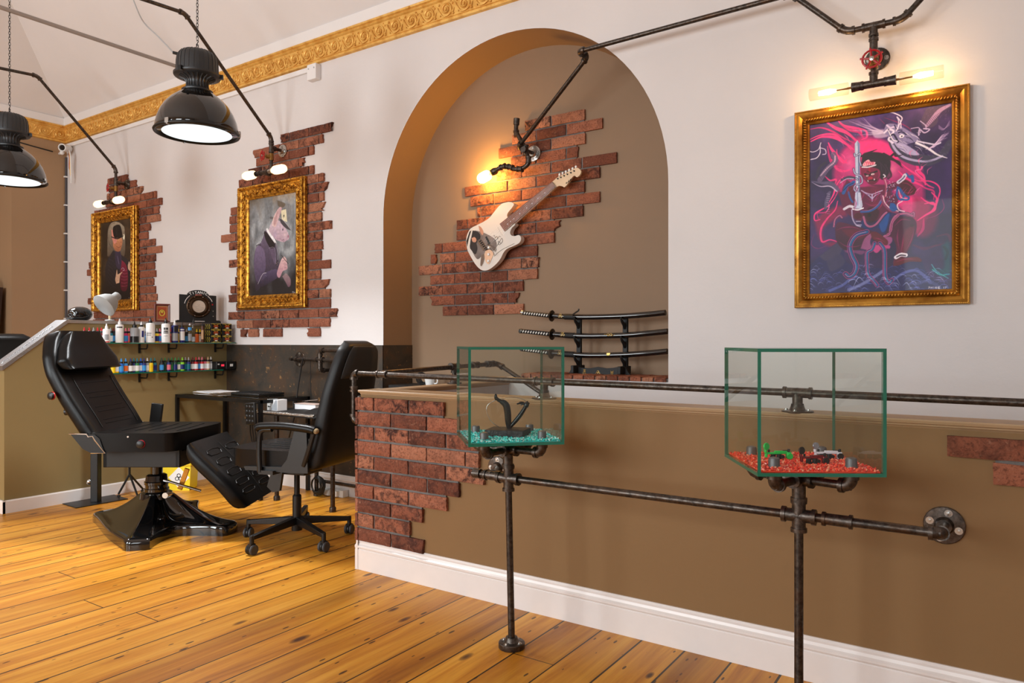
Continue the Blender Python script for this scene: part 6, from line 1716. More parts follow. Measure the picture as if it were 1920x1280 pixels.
for (x0, y0, x1, y1) in ((828, 822, 856, 822), (828, 834, 856, 834), (842, 820, 842, 846), (828, 846, 856, 846), (822, 856, 836, 856), (822, 866, 834, 876), (846, 852, 846, 876), (838, 876, 858, 876), (852, 858, 858, 870),
                         (1146, 834, 1152, 848), (1176, 834, 1170, 848), (1148, 848, 1174, 848), (1148, 848, 1150, 868), (1174, 848, 1172, 868), (1150, 868, 1161, 884), (1172, 868, 1161, 884), (1155, 856, 1161, 862), (1167, 856, 1161, 862)):
    bar(x0, y0, x1, y1)
e.build('emblem', GLD, t, world=True)

# ------------------------------------------------------------------ upholstered pieces
def loft(path, f_w, f_t, nrm, side, seg=28, pw=0.30, pt=0.5, caps=True):
    """sections along a path of points; side: width direction, nrm: thickness direction at each station"""
    m = MB(); vs, fs = [], []
    n = len(path)
    for i in range(n):
        c, N = path[i], nrm[i]
        for k in range(seg):
            a = 2 * math.pi * k / seg
            ca, sa = math.cos(a), math.sin(a)
            x = math.copysign(abs(ca) ** pw, ca) * f_w[i]; y = math.copysign(abs(sa) ** pt, sa) * f_t[i]
            vs.append(c + side * x + N * y)
    for i in range(n - 1):
        for k in range(seg):
            k2 = (k + 1) % seg
            fs.append((i * seg + k, i * seg + k2, (i + 1) * seg + k2, (i + 1) * seg + k))
    fs.append(tuple(range(seg))[::-1]); fs.append(tuple((n - 1) * seg + k for k in range(seg)))
    return m.add(vs, fs)
def stations(pts, n=5):
    q_ = smoothpath([Vector(p) for p in pts], n)
    T = []
    for i in range(len(q_)):
        d = q_[min(i + 1, len(q_) - 1)] - q_[max(i - 1, 0)]
        T.append(d.normalized())
    return q_, T
def interp(vals, n):
    out = []
    m = len(vals) - 1
    for i in range(n):
        s = i / (n - 1) * m; k = min(int(s), m - 1); out.append(vals[k] * (1 - (s - k)) + vals[k + 1] * (s - k))
    return out
def ends(ts, k=3):
    """round both ends off"""
    n = len(ts); out = list(ts)
    for i in range(k):
        f = math.sqrt(1 - (1 - (i + 0.25) / k) ** 2)
        out[i] *= f; out[n - 1 - i] *= f
    return out
THREAD = plain('black_stitching', S(20, 19, 19), 0.45, spec=0.25)

# --- tattoo chair (its long axis lies square to the photographer's view)
LX, DC = -2.28, 4.62
t = thing('tattoo_chair', 'black leather hydraulic tattoo chair with reclined back and dropped leg rest', 'tattoo chair', cw(LX, DC), YAW)
SIDE = FW
def tc_loft(pts, ws, ts, front, push, name, n=5, mat=None, parent=None, pt=0.5):
    """pts: (lat, z) along the front surface; front: +1 when the front is to the right of the direction of travel"""
    q_, T = stations([cw(a, DC, b) for a, b in pts], n)
    N = [(SIDE.cross(d)).normalized() * front for d in T]
    tt = ends(interp(ts, len(q_)), 3); ww = interp(ws, len(q_))
    q_ = [p_ + N[i] * push - N[i] * tt[i] for i, p_ in enumerate(q_)]
    return loft(q_, ww, tt, N, SIDE, pt=pt).build(name, mat or LEATHER, parent or t, world=True, smooth=60), q_, N, ww, tt
bk, q_, N, ww, tt = tc_loft([(-2.485, 0.63), (-2.55, 0.74), (-2.64, 0.88), (-2.722, 1.03), (-2.757, 1.13), (-2.782, 1.22), (-2.79, 1.268)], [0.295, 0.30, 0.30, 0.295, 0.27, 0.215, 0.16], [0.055] * 7, 1, 0.0, 'backrest')
tc_loft([(-2.70, 1.015), (-2.728, 1.08), (-2.76, 1.16), (-2.782, 1.25)], [0.27, 0.285, 0.23, 0.155], [0.042, 0.05, 0.05, 0.042], 1, 0.062, 'headrest')
sm = MB()
fp = [q_[i] + N[i] * (tt[i] + 0.0005) for i in range(len(q_))]
top_i = max(i for i in range(len(fp)) if fp[i].z < 1.02)
for s in (-1, 1):
    sm.tube([fp[i] + SIDE * s * 0.205 for i in range(2, top_i)], 0.0028, 5)
for k in range(7):
    i = 3 + int(k * (top_i - 4) / 6.5)
    sm.tube([fp[i] + SIDE * x for x in (-0.15, -0.05, 0.05, 0.15)], 0.0022, 4)
sm.build('seam', THREAD, bk, world=True)
# seat
seat_o = [(-2.53, 4.30), (-2.08, 4.30), (-2.03, 4.33), (-2.00, 4.42), (-1.985, 4.62), (-1.965, 4.80), (-1.975, 4.90), (-2.03, 4.93), (-2.53, 4.93)]
m = MB(); m.prism(seat_o, lambda u, v, d: cw(u, v, d), 0.540, 0.652)
so = m.build('seat', LEATHER, t, world=True, bevel=0.028, bseg=4, smooth=60)
sm = MB()
for k in range(5):
    x = -2.40 + k * 0.085
    sm.tube([cw(x, 4.42, 0.6535), cw(x + 0.01, 4.62, 0.654), cw(x, 4.82, 0.6535)], 0.0022, 4)
sm.build('seam', THREAD, so, world=True)
# leg rest
lr, q2, N2, w2, t2 = tc_loft([(-1.935, 0.592), (-1.83, 0.490), (-1.715, 0.378), (-1.635, 0.275), (-1.595, 0.205)], [0.295, 0.305, 0.305, 0.295, 0.265], [0.05, 0.052, 0.052, 0.05, 0.045], -1, 0.0, 'leg_rest')
sm = MB()
def on(s, x):
    f = s * (len(q2) - 1); i = min(int(f), len(q2) - 2); a = f - i
    p_ = (q2[i] + N2[i] * (t2[i] + 0.001)) * (1 - a) + (q2[i + 1] + N2[i + 1] * (t2[i + 1] + 0.001)) * a
    return p_ + SIDE * x
sm.tube([on(s / 10, 0.02) for s in range(1, 10)], 0.004, 6)
for c_ in (-0.13, 0.15):
    for k in range(5):
        s0 = 0.16 + k * 0.135
        pts = [on(s0, c_ - 0.085), on(s0 - 0.01, c_), on(s0, c_ + 0.075), on(s0 + 0.03, c_ + 0.09), on(s0 + 0.065, c_ + 0.075), on(s0 + 0.07, c_), on(s0 + 0.065, c_ - 0.085), on(s0 + 0.03, c_ - 0.10)]
        sm.tube(pts, 0.0024, 4, closed=True)
sm.build('seam', THREAD, lr, world=True)
# frame, column, base
m = MB()
for (a, b) in (((-2.50, 4.40, 0.43), (-2.03, 4.43, 0.54)), ((-2.50, 4.80, 0.43), (-2.03, 4.83, 0.54)), ((-2.50, 4.40, 0.43), (-2.47, 4.83, 0.53)), ((-2.06, 4.40, 0.43), (-2.03, 4.83, 0.53)), ((-2.40, 4.48, 0.43), (-2.14, 4.76, 0.49))):
    c_ = cw((a[0] + b[0]) / 2, (a[1] + b[1]) / 2, (a[2] + b[2]) / 2); s_ = (b[0] - a[0], b[1] - a[1], b[2] - a[2])
    m.box(c_, s_, Matrix.Rotation(YAW, 3, 'Z'))
m.build('underframe', BLACKM, t, world=True, bevel=0.004)
m = MB(); m.lathe([(0.098, 0.20), (0.092, 0.235), (0.074, 0.245), (0.074, 0.262), (0.068, 0.266), (0.068, 0.285), (0.074, 0.289), (0.074, 0.305), (0.066, 0.309), (0.062, 0.345), (0.05, 0.352), (0.036, 0.354), (0.036, 0.43)], cw(LX, DC), ZU, 36)
m.build('column', GLOSSK, t, world=True, smooth=40)
tips = [cw(-2.150, 4.13), cw(-1.745, 4.50), cw(-2.77, 4.86), cw(-2.32, 5.19)]
C0 = cw(LX, DC)
ang = [(math.atan2((p_ - C0).y, (p_ - C0).x), (p_ - C0).length) for p_ in tips]
ang.sort()
def Rt(th):
    for i in range(4):
        a0, L0 = ang[i]; a1, L1 = ang[(i + 1) % 4]
        gap_ = (a1 - a0) % (2 * math.pi); d = (th - a0) % (2 * math.pi)
        if d <= gap_:
            f = min(1.0, max(0.0, (d - 0.13) / (gap_ - 0.26)))
            e = (1 - f) / L0 + f / L1
            r = 1.0 / (e + (1 / 0.29 - e) * math.sin(math.pi * f) ** 0.85) if 0 < f < 1 else (L0 if f <= 0 else L1)
            return r
    return 0.3
nth = 160
lev = [1.0, 1.0, 0.99, 0.965, 0.92, 0.85, 0.76, 0.66, 0.56, 0.46, 0.37, 0.29, 0.22, 0.12, 0.03]
zed = [0.0, 0.040, 0.056, 0.064]
vs, fs = [], []
for i, s in enumerate(lev):
    for k in range(nth):
        th = 2 * math.pi * k / nth; r = Rt(th)
        zz = zed[i] if i < 4 else 0.066 + 0.172 * min(1.0, (0.965 - s) / 0.76) ** 1.75
        vs.append(C0 + Vector((math.cos(th) * s * r, math.sin(th) * s * r, zz)))
for i in range(len(lev) - 1):
    for k in range(nth):
        k2 = (k + 1) % nth
        fs.append((i * nth + k, i * nth + k2, (i + 1) * nth + k2, (i + 1) * nth + k))
fs.append(tuple(range(nth))[::-1]); fs.append(tuple((len(lev) - 1) * nth + k for k in range(nth)))
m = MB(); m.add(vs, fs); bs_ = m.build('base', GLOSSK, t, world=True, smooth=50)
MB().tube([cw(-2.17 + 0.035 * math.cos(a), 4.43 + 0.02 * math.sin(a), 0.118 + 0.008 * math.sin(a)) for a in [2 * math.pi * i / 16 for i in range(16)]], 0.0035, 5, closed=True).build('embossed_ring', GLOSSK, bs_, world=True)
m = MB(); m.cyl(cw(-2.20, 4.55, 0.325), cw(-1.94, 4.50, 0.265), 0.008, seg=10); m.build('pump_lever', CHROME, t, world=True)
m = MB(); m.box(cw(-2.08, 4.56, 0.33), (0.03, 0.012, 0.14), Matrix.Rotation(YAW, 3, 'Z') @ Matrix.Rotation(0.35, 3, 'Y')); m.build('lever_bracket', plain('orange_brass', S(176, 120, 44), 0.3, 0.8), t, world=True, bevel=0.002)
MB().cyl(cw(-2.14, 4.50, 0.25), cw(-2.14, 4.44, 0.25), 0.018, seg=14).build('pivot_bolt', STEEL, t, world=True)
for (la, dd, z) in ((-2.50, 4.30, 0.63), (-2.50, 4.94, 0.63)):
    s = -1 if dd < DC else 1
    m = MB()
    P3 = [(-2.63, 0.645), (-2.49, 0.645), (-2.46, 0.62), (-2.43, 0.535), (-2.51, 0.535), (-2.56, 0.56)]
    m.prism([(a, b) for a, b in P3], lambda u, v, d: cw(u, d, v), dd + s * 0.002, dd + s * 0.008)
    hb = m.build('hinge_plate', BLACKM, t, world=True, bevel=0.002)
    m = MB(); m.tube([cw(a, dd + s * 0.010, b) for a, b in ((-2.64, 0.65), (-2.535, 0.648), (-2.525, 0.632), (-2.50, 0.636), (-2.485, 0.61), (-2.425, 0.535), (-2.51, 0.535))], 0.0035, 6); m.build('hinge_rod', CHROME, hb, world=True)
def knob(la, dd, z, ax, r=0.022):
    m = MB(); c_ = cw(la, dd, z); ax = Vector(ax).normalized()
    m.lathe([(r, 0), (r * 1.05, 0.004), (r, 0.016), (r * 0.7, 0.02), (0, 0.021)], c_, ax, 18); k_ = m.build('knob', BLACKP, t, world=True)
    MB().lathe([(r * 1.12, -0.003), (r * 1.14, 0.0), (r * 1.1, 0.004)], c_, ax, 18).build('ring', RED, k_, world=True)
knob(-2.752, 4.31, 0.875, -FW - RT * 0.4); knob(-2.215, 4.298, 0.588, -FW)
MB().cyl(cw(-2.79, 4.50, 0.76), cw(-2.74, 4.50, 0.765), 0.022, seg=14).build('knob', BLACKP, t, world=True)
MB().cyl(cw(-2.29, 4.298, 0.632), cw(-2.29, 4.292, 0.632), 0.006, seg=8).build('stud', STEEL, t, world=True)
m = MB(); m.box(cw(-2.47, 5.0, 0.69), (0.075, 0.03, 0.16), Matrix.Rotation(YAW, 3, 'Z') @ Matrix.Rotation(0.12, 3, 'Y')); m.build('arm_bracket', BLACKM, t, world=True, bevel=0.004)

# --- second tattoo chair, hidden beyond the partition but for its back
t = thing('tattoo_chair', 'second black tattoo chair, only its glossy curved back showing beyond the raked partition end', 'tattoo chair', (-6.75, 2.45, 0))
u = Vector((0.15, 1, 0)).normalized(); w_ = Vector((1, -0.15, 0)).normalized()
q_, T = stations([Vector((-6.55, 2.45, 0.5)), Vector((-6.68, 2.45, 0.75)), Vector((-6.80, 2.45, 1.0)), Vector((-6.83, 2.45, 1.18)), Vector((-6.82, 2.45, 1.262))], 5)
Nn = [u.cross(d).normalized() for d in T]
loft(q_, interp([0.42, 0.44, 0.44, 0.42, 0.27], len(q_)), ends(interp([0.06] * 5, len(q_)), 3), Nn, u).build('backrest', LEATHER, t, world=True, smooth=60)
m = MB(); m.box((-6.40, 2.45, 0.53), (0.5, 0.6, 0.11)); m.build('seat', LEATHER, t, world=True, bevel=0.03, bseg=3)
m = MB(); m.lathe([(0.32, 0), (0.32, 0.04), (0.12, 0.10), (0.07, 0.2), (0.07, 0.48)], (-6.5, 2.45, 0), ZU, 28); m.build('base', GLOSSK, t, world=True)

# --- office chair
OL, OD = -1.308, 4.38
OR_ = YAW + math.radians(160.1)
t = thing('office_chair', 'black leather high-back office chair on castors seen from behind beside the brick corner', 'office chair', cw(OL, OD), OR_)
O_ = lambda x, y, z: WM[t.name] @ Vector((x, y, z))
cst = [(-1.464, 4.05), (-1.075, 4.11), (-1.615, 4.414), (-1.017, 4.50), (-1.375, 4.80)]
hub = cw(OL, OD, 0.12)
m = MB(); m.cyl(cw(OL, OD, 0.055), cw(OL, OD, 0.135), 0.032, seg=18); m.build('hub', BLACKM, t, world=True)
for (a, b) in cst:
    e = cw(a, b, 0.092); d = (e - hub); d.z = 0; d.normalize(); s = Vector((-d.y, d.x, 0))
    m = MB(); A = hub + d * 0.02; B = Vector((e.x, e.y, 0.098))
    vs = [A + s * 0.018 + ZU * 0.018, A - s * 0.018 + ZU * 0.018, A - s * 0.018 - ZU * 0.028, A + s * 0.018 - ZU * 0.028, B + s * 0.015 + ZU * 0.010, B - s * 0.015 + ZU * 0.010, B - s * 0.015 - ZU * 0.014, B + s * 0.015 - ZU * 0.014]
    m.add(vs, [(0, 1, 2, 3), (7, 6, 5, 4), (0, 4, 5, 1), (1, 5, 6, 2), (2, 6, 7, 3), (3, 7, 4, 0)]); m.cyl(B - ZU * 0.045, B + ZU * 0.012, 0.013, seg=12)
    m.build('leg', BLACKM, t, world=True, bevel=0.003)
    ax = Vector((math.cos(a * 31), math.sin(a * 31), 0)); 
    ax = (ax * 0.5 + RT).normalized()
    c_ = Vector((e.x, e.y, 0.030))
    cb_ = MB(); cb_.lathe([(0.021, -0.006), (0.027, -0.004), (0.027, 0.004), (0.021, 0.006)], c_, ax, 18)
    cb_.box(c_ + ZU * 0.022, (0.03, 0.03, 0.022)); ca_ = cb_.build('castor', BLACKP, t, world=True)
    for sg in (-1, 1):
        MB().lathe([(0.010, sg * 0.009), (0.026, sg * 0.0085), (0.0295, sg * 0.013), (0.0295, sg * 0.021), (0.024, sg * 0.025), (0.012, sg * 0.023), (0.0, sg * 0.023)], c_, ax, 20).build('wheel', plain('grey_rubber', S(62, 62, 64), 0.55) if sg == 1 and 'grey_rubber' not in bpy.data.materials else bpy.data.materials['grey_rubber'] if 'grey_rubber' in bpy.data.materials else BLACKP, ca_, world=True)
m = MB(); m.cyl(cw(OL, OD, 0.12), cw(OL, OD, 0.262), 0.0265, seg=20); m.lathe([(0.0265, 0.262), (0.022, 0.27), (0.017, 0.272), (0.017, 0.42)], cw(OL, OD), ZU, 18); m.build('gas_column', BLACKM, t, world=True)
m = MB(); m.bb((-0.12, -0.09, 0.405), (0.12, 0.09, 0.455)); m.bb((-0.05, -0.2, 0.44), (0.05, 0.2, 0.468)); m.build('tilt_mechanism', BLACKM, t, bevel=0.006)
m = MB(); m.prism([(0.02, 0.42), (0.10, 0.42), (0.13, 0.33), (0.09, 0.30), (0.04, 0.31)], lambda u, v, d: Vector((u, d, v)), 0.095, 0.115); m.build('lever', BLACKP, t, bevel=0.006)
so_ = [(-0.26, -0.235), (0.20, -0.255), (0.29, -0.225), (0.325, -0.12), (0.33, 0.0), (0.325, 0.12), (0.29, 0.225), (0.20, 0.255), (-0.26, 0.235)]
m = MB(); m.prism(so_, lambda u, v, d: Vector((u, v, d)), 0.470, 0.572); so = m.build('seat', LEATHER, t, bevel=0.035, bseg=4, smooth=60)
sm = MB()
for y in (-0.14, -0.07, 0.0, 0.07, 0.14): sm.tube([(-0.2, y, 0.5735), (0.0, y, 0.5745), (0.20, y, 0.5735)], 0.0025, 4)
sm.build('seam', THREAD, so)
m = MB(); m.bb((-0.25, -0.235, 0.455), (0.24, 0.235, 0.485)); m.build('seat_shell', BLACKP, t, bevel=0.012)
q_, T = stations([(-0.215, 0, 0.475), (-0.25, 0, 0.60), (-0.285, 0, 0.76), (-0.325, 0, 0.92), (-0.368, 0, 1.07), (-0.392, 0, 1.16), (-0.402, 0, 1.205)], 5)
YV = Vector((0, 1, 0))
Nn = [Vector((d.z, 0, -d.x)).normalized() for d in T]
tt = ends(interp([0.052, 0.056, 0.052, 0.046, 0.042, 0.040, 0.034], len(q_)), 3)
ww = interp([0.235, 0.248, 0.250, 0.240, 0.215, 0.185, 0.12], len(q_))
bk = loft([p_ - Nn[i] * tt[i] for i, p_ in enumerate(q_)], ww, tt, Nn, YV, pw=0.34).build('backrest', m_leather('soft_black_leather', S(27, 26, 26), 0.42), t, smooth=60)
rp = [i for i in range(len(q_)) if 1.0 < q_[i].z < 1.19]
vs = []; 
for i in rp:
    for y in (-1, -0.5, 0, 0.5, 1): vs.append(q_[i] - Nn[i] * (tt[i] * 2.0 + 0.0035) + YV * y * (ww[i] - 0.035))
m = MB(); m.grid(vs, 5, len(rp)); rpn = m.build('rear_panel', m_leather('grey_leather', S(52, 50, 49), 0.5), bk, smooth=60)  # upper rear panel in a paler grey than the rest of the back
sd = rpn.modifiers.new('th', 'SOLIDIFY'); sd.thickness = 0.006
for s in (-1, 1):
    y = s * 0.283
    m = MB(); m.tube(smoothpath([(0.045, y, 0.452), (0.05, y, 0.56), (0.045, y, 0.66), (0.02, y, 0.694), (-0.04, y, 0.70)], 5), [0.015] * 21, 8)
    m.box((0.0, s * 0.255, 0.452), (0.10, 0.07, 0.022)); a_ = m.build('arm_post', BLACKP, t)
    m = MB(); m.tube(smoothpath([(0.07, y, 0.700), (0.03, y, 0.715), (-0.12, y, 0.722), (-0.28, y, 0.712), (-0.335, y, 0.700)], 6), [0.012] + [0.023] * 23 + [0.016], 12)
    ap = m.build('armrest', LEATHER, t)
    if s > 0:
        m = MB(); m.ball((-0.335, y, 0.702), (0.018, 0.020, 0.016), 8, 6); m.build('worn_end', plain('cracked_pale_foam', S(176, 150, 110), 0.8, var=0.6, bump=(150, 0.8)), ap)
    m = MB(); m.tube([(-0.24, y * 0.93, 0.50), (-0.29, y, 0.60), (-0.32, y, 0.69)], 0.014, 8); m.build('arm_brace', BLACKP, t)
for y0, y1 in ((0.252, 0.268), (-0.268, -0.252)):
    m = MB(); m.prism([(-0.27, 0.46), (-0.14, 0.455), (0.16, 0.455), (0.17, 0.475), (-0.09, 0.485), (-0.13, 0.53), (-0.18, 0.70), (-0.26, 0.74)], lambda u, v, d: Vector((u, d, v)), y0, y1)
    m.build('side_panel', BLACKP, t, bevel=0.004)

# --- glass desk and what is on it
t = thing('desk', 'black steel desk with a clear glass top in the corner of partition and wainscot', 'desk', (-5.18, 3.68, 0))
dx0, dx1, dy0, dy1, dz = -5.725, -4.62, 3.45, 3.90, 0.766
m = MB(); m.bb((dx0, dy0, dz - 0.008), (dx1, dy1, dz)); m.build('glass_top', GLASSF, t, world=True)
m = MB()
for a, b in (((dx0, dy0), (dx1, dy0)), ((dx0, dy1), (dx1, dy1)), ((dx0, dy0), (dx0, dy1)), ((dx1, dy0), (dx1, dy1))):
    m.bb((min(a[0], b[0]) - 0.012, min(a[1], b[1]) - 0.012, dz - 0.036), (max(a[0], b[0]) + 0.012, max(a[1], b[1]) + 0.012, dz - 0.010))
m.build('top_frame', BLACKM, t, world=True)
for x in (dx0, dx1):
    for y in (dy0, dy1): m = MB(); m.bb((x - 0.0125, y - 0.0125, 0), (x + 0.0125, y + 0.0125, dz - 0.034)); m.build('leg', BLACKM, t, world=True)
m = MB(); m.tube([(-5.10, 3.89, 0.74), (-5.10, 3.89, 0.60), (-4.78, 3.89, 0.60), (-4.78, 3.89, 0.74)], 0.010, 8); m.build('keyboard_rail', plain('grey_steel_tube', S(86, 86, 88), 0.4, 0.6), t, world=True)
t = thing('paper_stack', 'loose white papers in a ragged pile on the glass desk', 'papers', (-5.55, 3.66, dz))
for k in range(5):
    m = MB(); a = R.uniform(-0.25, 0.25); m.box((-5.50 + R.uniform(-.03, .03), 3.66 + R.uniform(-.03, .03), dz + 0.002 + k * 0.003), (0.30, 0.21, 0.0022), Matrix.Rotation(a, 3, 'Z')); m.build('sheet', plain('paper_white', S(236, 236, 238), 0.7) if k == 0 else bpy.data.materials['paper_white'], t, world=True)
t = thing('laptop', 'closed flat black laptop lying on the glass desk beside white papers', 'laptop', (-5.02, 3.70, dz))
m = MB(); m.box((-5.02, 3.72, dz + 0.010), (0.36, 0.25, 0.018)); m.build('body', BLACKP, t, world=True, bevel=0.005)
m = MB()
for i in range(9):
    for j in range(5): m.box((-5.16 + i * 0.035, 3.64 + j * 0.035, dz + 0.0205), (0.022, 0.022, 0.0025))
m.build('keys', MATTEK, t, world=True)

# --- low pipe-legged table with clutter, partly behind the office chair
t = thing('side_table', 'low work table on dark pipe legs beside the glass desk', 'table', (-4.18, 3.67, 0))
m = MB(); m.bb((-4.70, 3.48, 0.645), (-3.845, 3.84, 0.668)); m.build('table_top', MATTEK, t, world=True, bevel=0.003)
for (x, y) in ((-4.52, 3.52), (-3.885, 3.50), (-4.40, 3.80), (-3.90, 3.80)):
    m = MB(); m.cyl((x, y, 0), (x, y, 0.645), 0.0165, seg=12); m.lathe([(0.024, 0), (0.024, 0.028), (0.021, 0.034), (0.0165, 0.036)], (x, y, 0), ZU, 14); m.build('leg', IRON, t, world=True)
m = MB(); m.cyl((-4.40, 3.80, 0.12), (-3.90, 3.80, 0.12), 0.013, seg=10); m.build('stretcher', IRON, t, world=True)
t = thing('cloth', 'crumpled black cover with a silver foil edge spread on the low table', 'cover', (-4.3, 3.6, 0.668))
vs = [(-4.52 + 0.60 * i / 12, 3.47 + 0.30 * j / 6, 0.672 + 0.012 * abs(noise.noise(Vector((i * 0.7, j * 0.9, 3)))) + (0.03 if 6 <= i <= 9 and j in (3, 4) else 0)) for j in range(7) for i in range(13)]
m = MB(); m.grid(vs, 13, 7); c_ = m.build('sheet', MATTEK, t, world=True, smooth=60); c_.modifiers.new('th', 'SOLIDIFY').thickness = 0.003
m = MB(); m.tube([(-4.705 + 0.77 * i / 20, 3.472 + 0.004 * (i % 2), 0.666 + 0.006 * noise.noise(Vector((i, 2, 1)))) for i in range(21)], 0.010, 6); m.build('foil_edge', plain('crinkled_foil', S(186, 182, 176), 0.22, 0.95, bump=(90, 1.0, 0.02)), t, world=True, smooth=20)
t = thing('carton', 'small white and grey carton on the low table under the glass desk corner', 'box', (-4.62, 3.60, 0.668))
m = MB(); m.box((-4.62, 3.60, 0.711), (0.125, 0.09, 0.085)); b_ = m.build('box', plain('white_card', S(226, 226, 228), 0.6), t, world=True, bevel=0.002)
m = MB(); m.add([(-4.635, 3.5535, 0.675), (-4.562, 3.5535, 0.675), (-4.562, 3.5535, 0.75), (-4.58, 3.5535, 0.75)], [(0, 1, 2, 3)]); m.build('grey_print', plain('grey_card', S(164, 168, 174), 0.6), b_, world=True)
m = MB(); m.box((-4.665, 3.5535, 0.70), (0.010, 0.001, 0.010)); m.box((-4.648, 3.5535, 0.70), (0.016, 0.001, 0.005)); m.build('logo_print', MATTEK, b_, world=True)
t = thing('book', 'white paperback lying flat on the low table behind the black cover', 'book', (-4.46, 3.79, 0.668))
m = MB(); m.box((-4.46, 3.785, 0.690), (0.24, 0.10, 0.042)); m.build('pages', bpy.data.materials['paper_white'], t, world=True, bevel=0.003)
m = MB(); m.box((-4.46, 3.785, 0.713), (0.245, 0.105, 0.003)); m.build('cover', plain('pinkish_cover', S(214, 190, 180), 0.5), t, world=True)
t = thing('foot_pedal', 'black textured foot pedal hanging on its cables at the desk corner', 'pedal', (-4.70, 3.40, 0.7))
m = MB(); m.box((-4.675, 3.405, 0.655), (0.115, 0.022, 0.165), Matrix.Rotation(-0.1, 3, 'Y')); pd = m.build('plate', BLACKP, t, world=True, bevel=0.006)
m = MB()
for i in range(3):
    for j in range(4): m.ball((-4.71 + i * 0.034, 3.393, 0.60 + j * 0.036), (0.010, 0.004, 0.010), 8, 6)
m.build('grip_studs', DKGREY, pd, world=True)
for k in range(3): MB().tube(smoothpath([(-4.69 + k * 0.02, 3.41, 0.58), (-4.70 + k * 0.03, 3.42, 0.50), (-4.68 + k * 0.015, 3.43, 0.40), (-4.66 - k * 0.02, 3.45, 0.28)], 5), 0.005, 6).build('cable', BLACKP, t, world=True)
MB().cyl((-4.672, 3.42, 0.73), (-4.632, 3.45, 0.742), 0.004, seg=6).build('hook', BLACKM, t, world=True)
# cables from the pipe rack
tag(MB().tube(smoothpath([atY(568, 672, 3.80), atY(563, 700, 3.80), atY(557, 740, 3.79), atY(553, 775, 3.77), atY(547, 800, 3.76), atY(540, 830, 3.78), atY(538, 850, 3.82)], 6), 0.0055, 8).build('power_cable', BLACKP, None), 'black power cable hanging from the pipe rack down behind the low table', 'cable')
t = thing('clip_cord', 'thin black clip cord hanging from the pipe rack with a metal crossbar', 'cord', atY(583, 678, 3.83))
MB().tube(smoothpath([atY(582, 676, 3.825), atY(582.5, 710, 3.83), atY(583, 748, 3.83)], 6), 0.003, 6).build('cord', BLACKP, t, world=True)
MB().cyl(atY(567, 752, 3.83), atY(596, 749, 3.83), 0.004, seg=8).build('crossbar', STEEL, t, world=True)

# --- stand, tripod, bin and sockets on the floor
t = thing('armrest_stand', 'black square-post stand on a flat floor plate by the partition skirting', 'stand', (-5.45, 2.9, 0))
p1, p2, p3, p4 = atZ(117, 945, 0), atZ(143, 953, 0), atZ(240, 936, 0), atZ(214, 928, 0)
m = MB(); m.prism([(p_.x, p_.y) for p_ in (p1, p2, p3, p4)], lambda u, v, d: Vector((u, v, d)), 0, 0.006); m.build('floor_plate', BLACKM, t, world=True)
pc = atZ(180, 941, 0)
m = MB(); m.box((pc.x, pc.y, 0.31), (0.055, 0.055, 0.61), Matrix.Rotation(YAW, 3, 'Z')); m.build('post', BLACKM, t, world=True, bevel=0.004)
MB().ball(pc + FW * -0.005 - RT * 0.045 + ZU * 0.155, (0.024, 0.024, 0.024), 14, 10).build('chrome_knob', CHROME, t, world=True)
t = thing('tripod_stand', 'thin black tripod stand standing behind the tattoo chair base', 'stand', atZ(243, 927, 0))
c_ = atZ(243, 927, 0); top = c_ + ZU * 0.16
for (px, py) in ((222, 931), (268, 921), (258, 934)):
    f_ = atZ(px, py, 0.0)
    m = MB(); m.cyl(top, f_ + ZU * 0.02, 0.008, seg=8); m.cyl(f_ + (top - f_) * 0.08, f_, 0.011, 0.013, seg=10); m.build('leg', BLACKM, t, world=True)
MB().cyl(top - ZU * 0.02, top + ZU * 0.40, 0.009, seg=8).build('pole', BLACKM, t, world=True)
bp_ = atZ(336, 916, 0)
t = thing('sharps_bin', 'yellow waste bin with a white hazard diamond behind the tattoo chair', 'bin', bp_, YAW)
m = MB(); m.prism([(-0.115, 0), (0.115, 0), (0.125, 0.20), (-0.125, 0.20)], lambda u, v, d: Vector((u, d, v)), -0.07, 0.07); b_ = m.build('body', plain('yellow_plastic', S(232, 206, 20), 0.4), t, bevel=0.01)
m = MB(); m.box((0, 0, 0.21), (0.26, 0.15, 0.03)); m.build('lid', plain('yellow_plastic_lid', S(222, 190, 20), 0.4), t, bevel=0.006)
m = MB(); m.prism([(0.03, 0.02), (0.115, 0.105), (0.03, 0.19), (-0.055, 0.105)], lambda u, v, d: Vector((u, d, v)), -0.0715, -0.070); lb = m.build('hazard_label', WHITEP, b_)
m = MB()
for k in range(3):
    a = math.pi / 2 + k * 2.094; c_ = Vector((0.03 + 0.017 * math.cos(a), -0.073, 0.105 + 0.017 * math.sin(a)))
    m.tube([c_ + Vector((0.014 * math.cos(b), 0, 0.014 * math.sin(b))) for b in [2 * math.pi * i / 12 for i in range(12)]], 0.0025, 5, closed=True)
m.build('hazard_symbol', MATTEK, lb)
t = thing('power_strip', 'white power strip standing on the floor against the skirting under the table', 'power strip', (-4.35, 3.86, 0))
m = MB(); m.bb((-4.46, 3.85, 0.0), (-4.16, 3.905, 0.055)); m.build('housing', WHITEP, t, world=True, bevel=0.004)
for k in range(3): m = MB(); m.bb((-4.43 + k * 0.09, 3.82, 0.008), (-4.38 + k * 0.09, 3.85, 0.050)); m.build('plug', WHITEP if k else BLACKP, t, world=True, bevel=0.004)
c_ = atY(597, 905, 3.78)
m = MB()
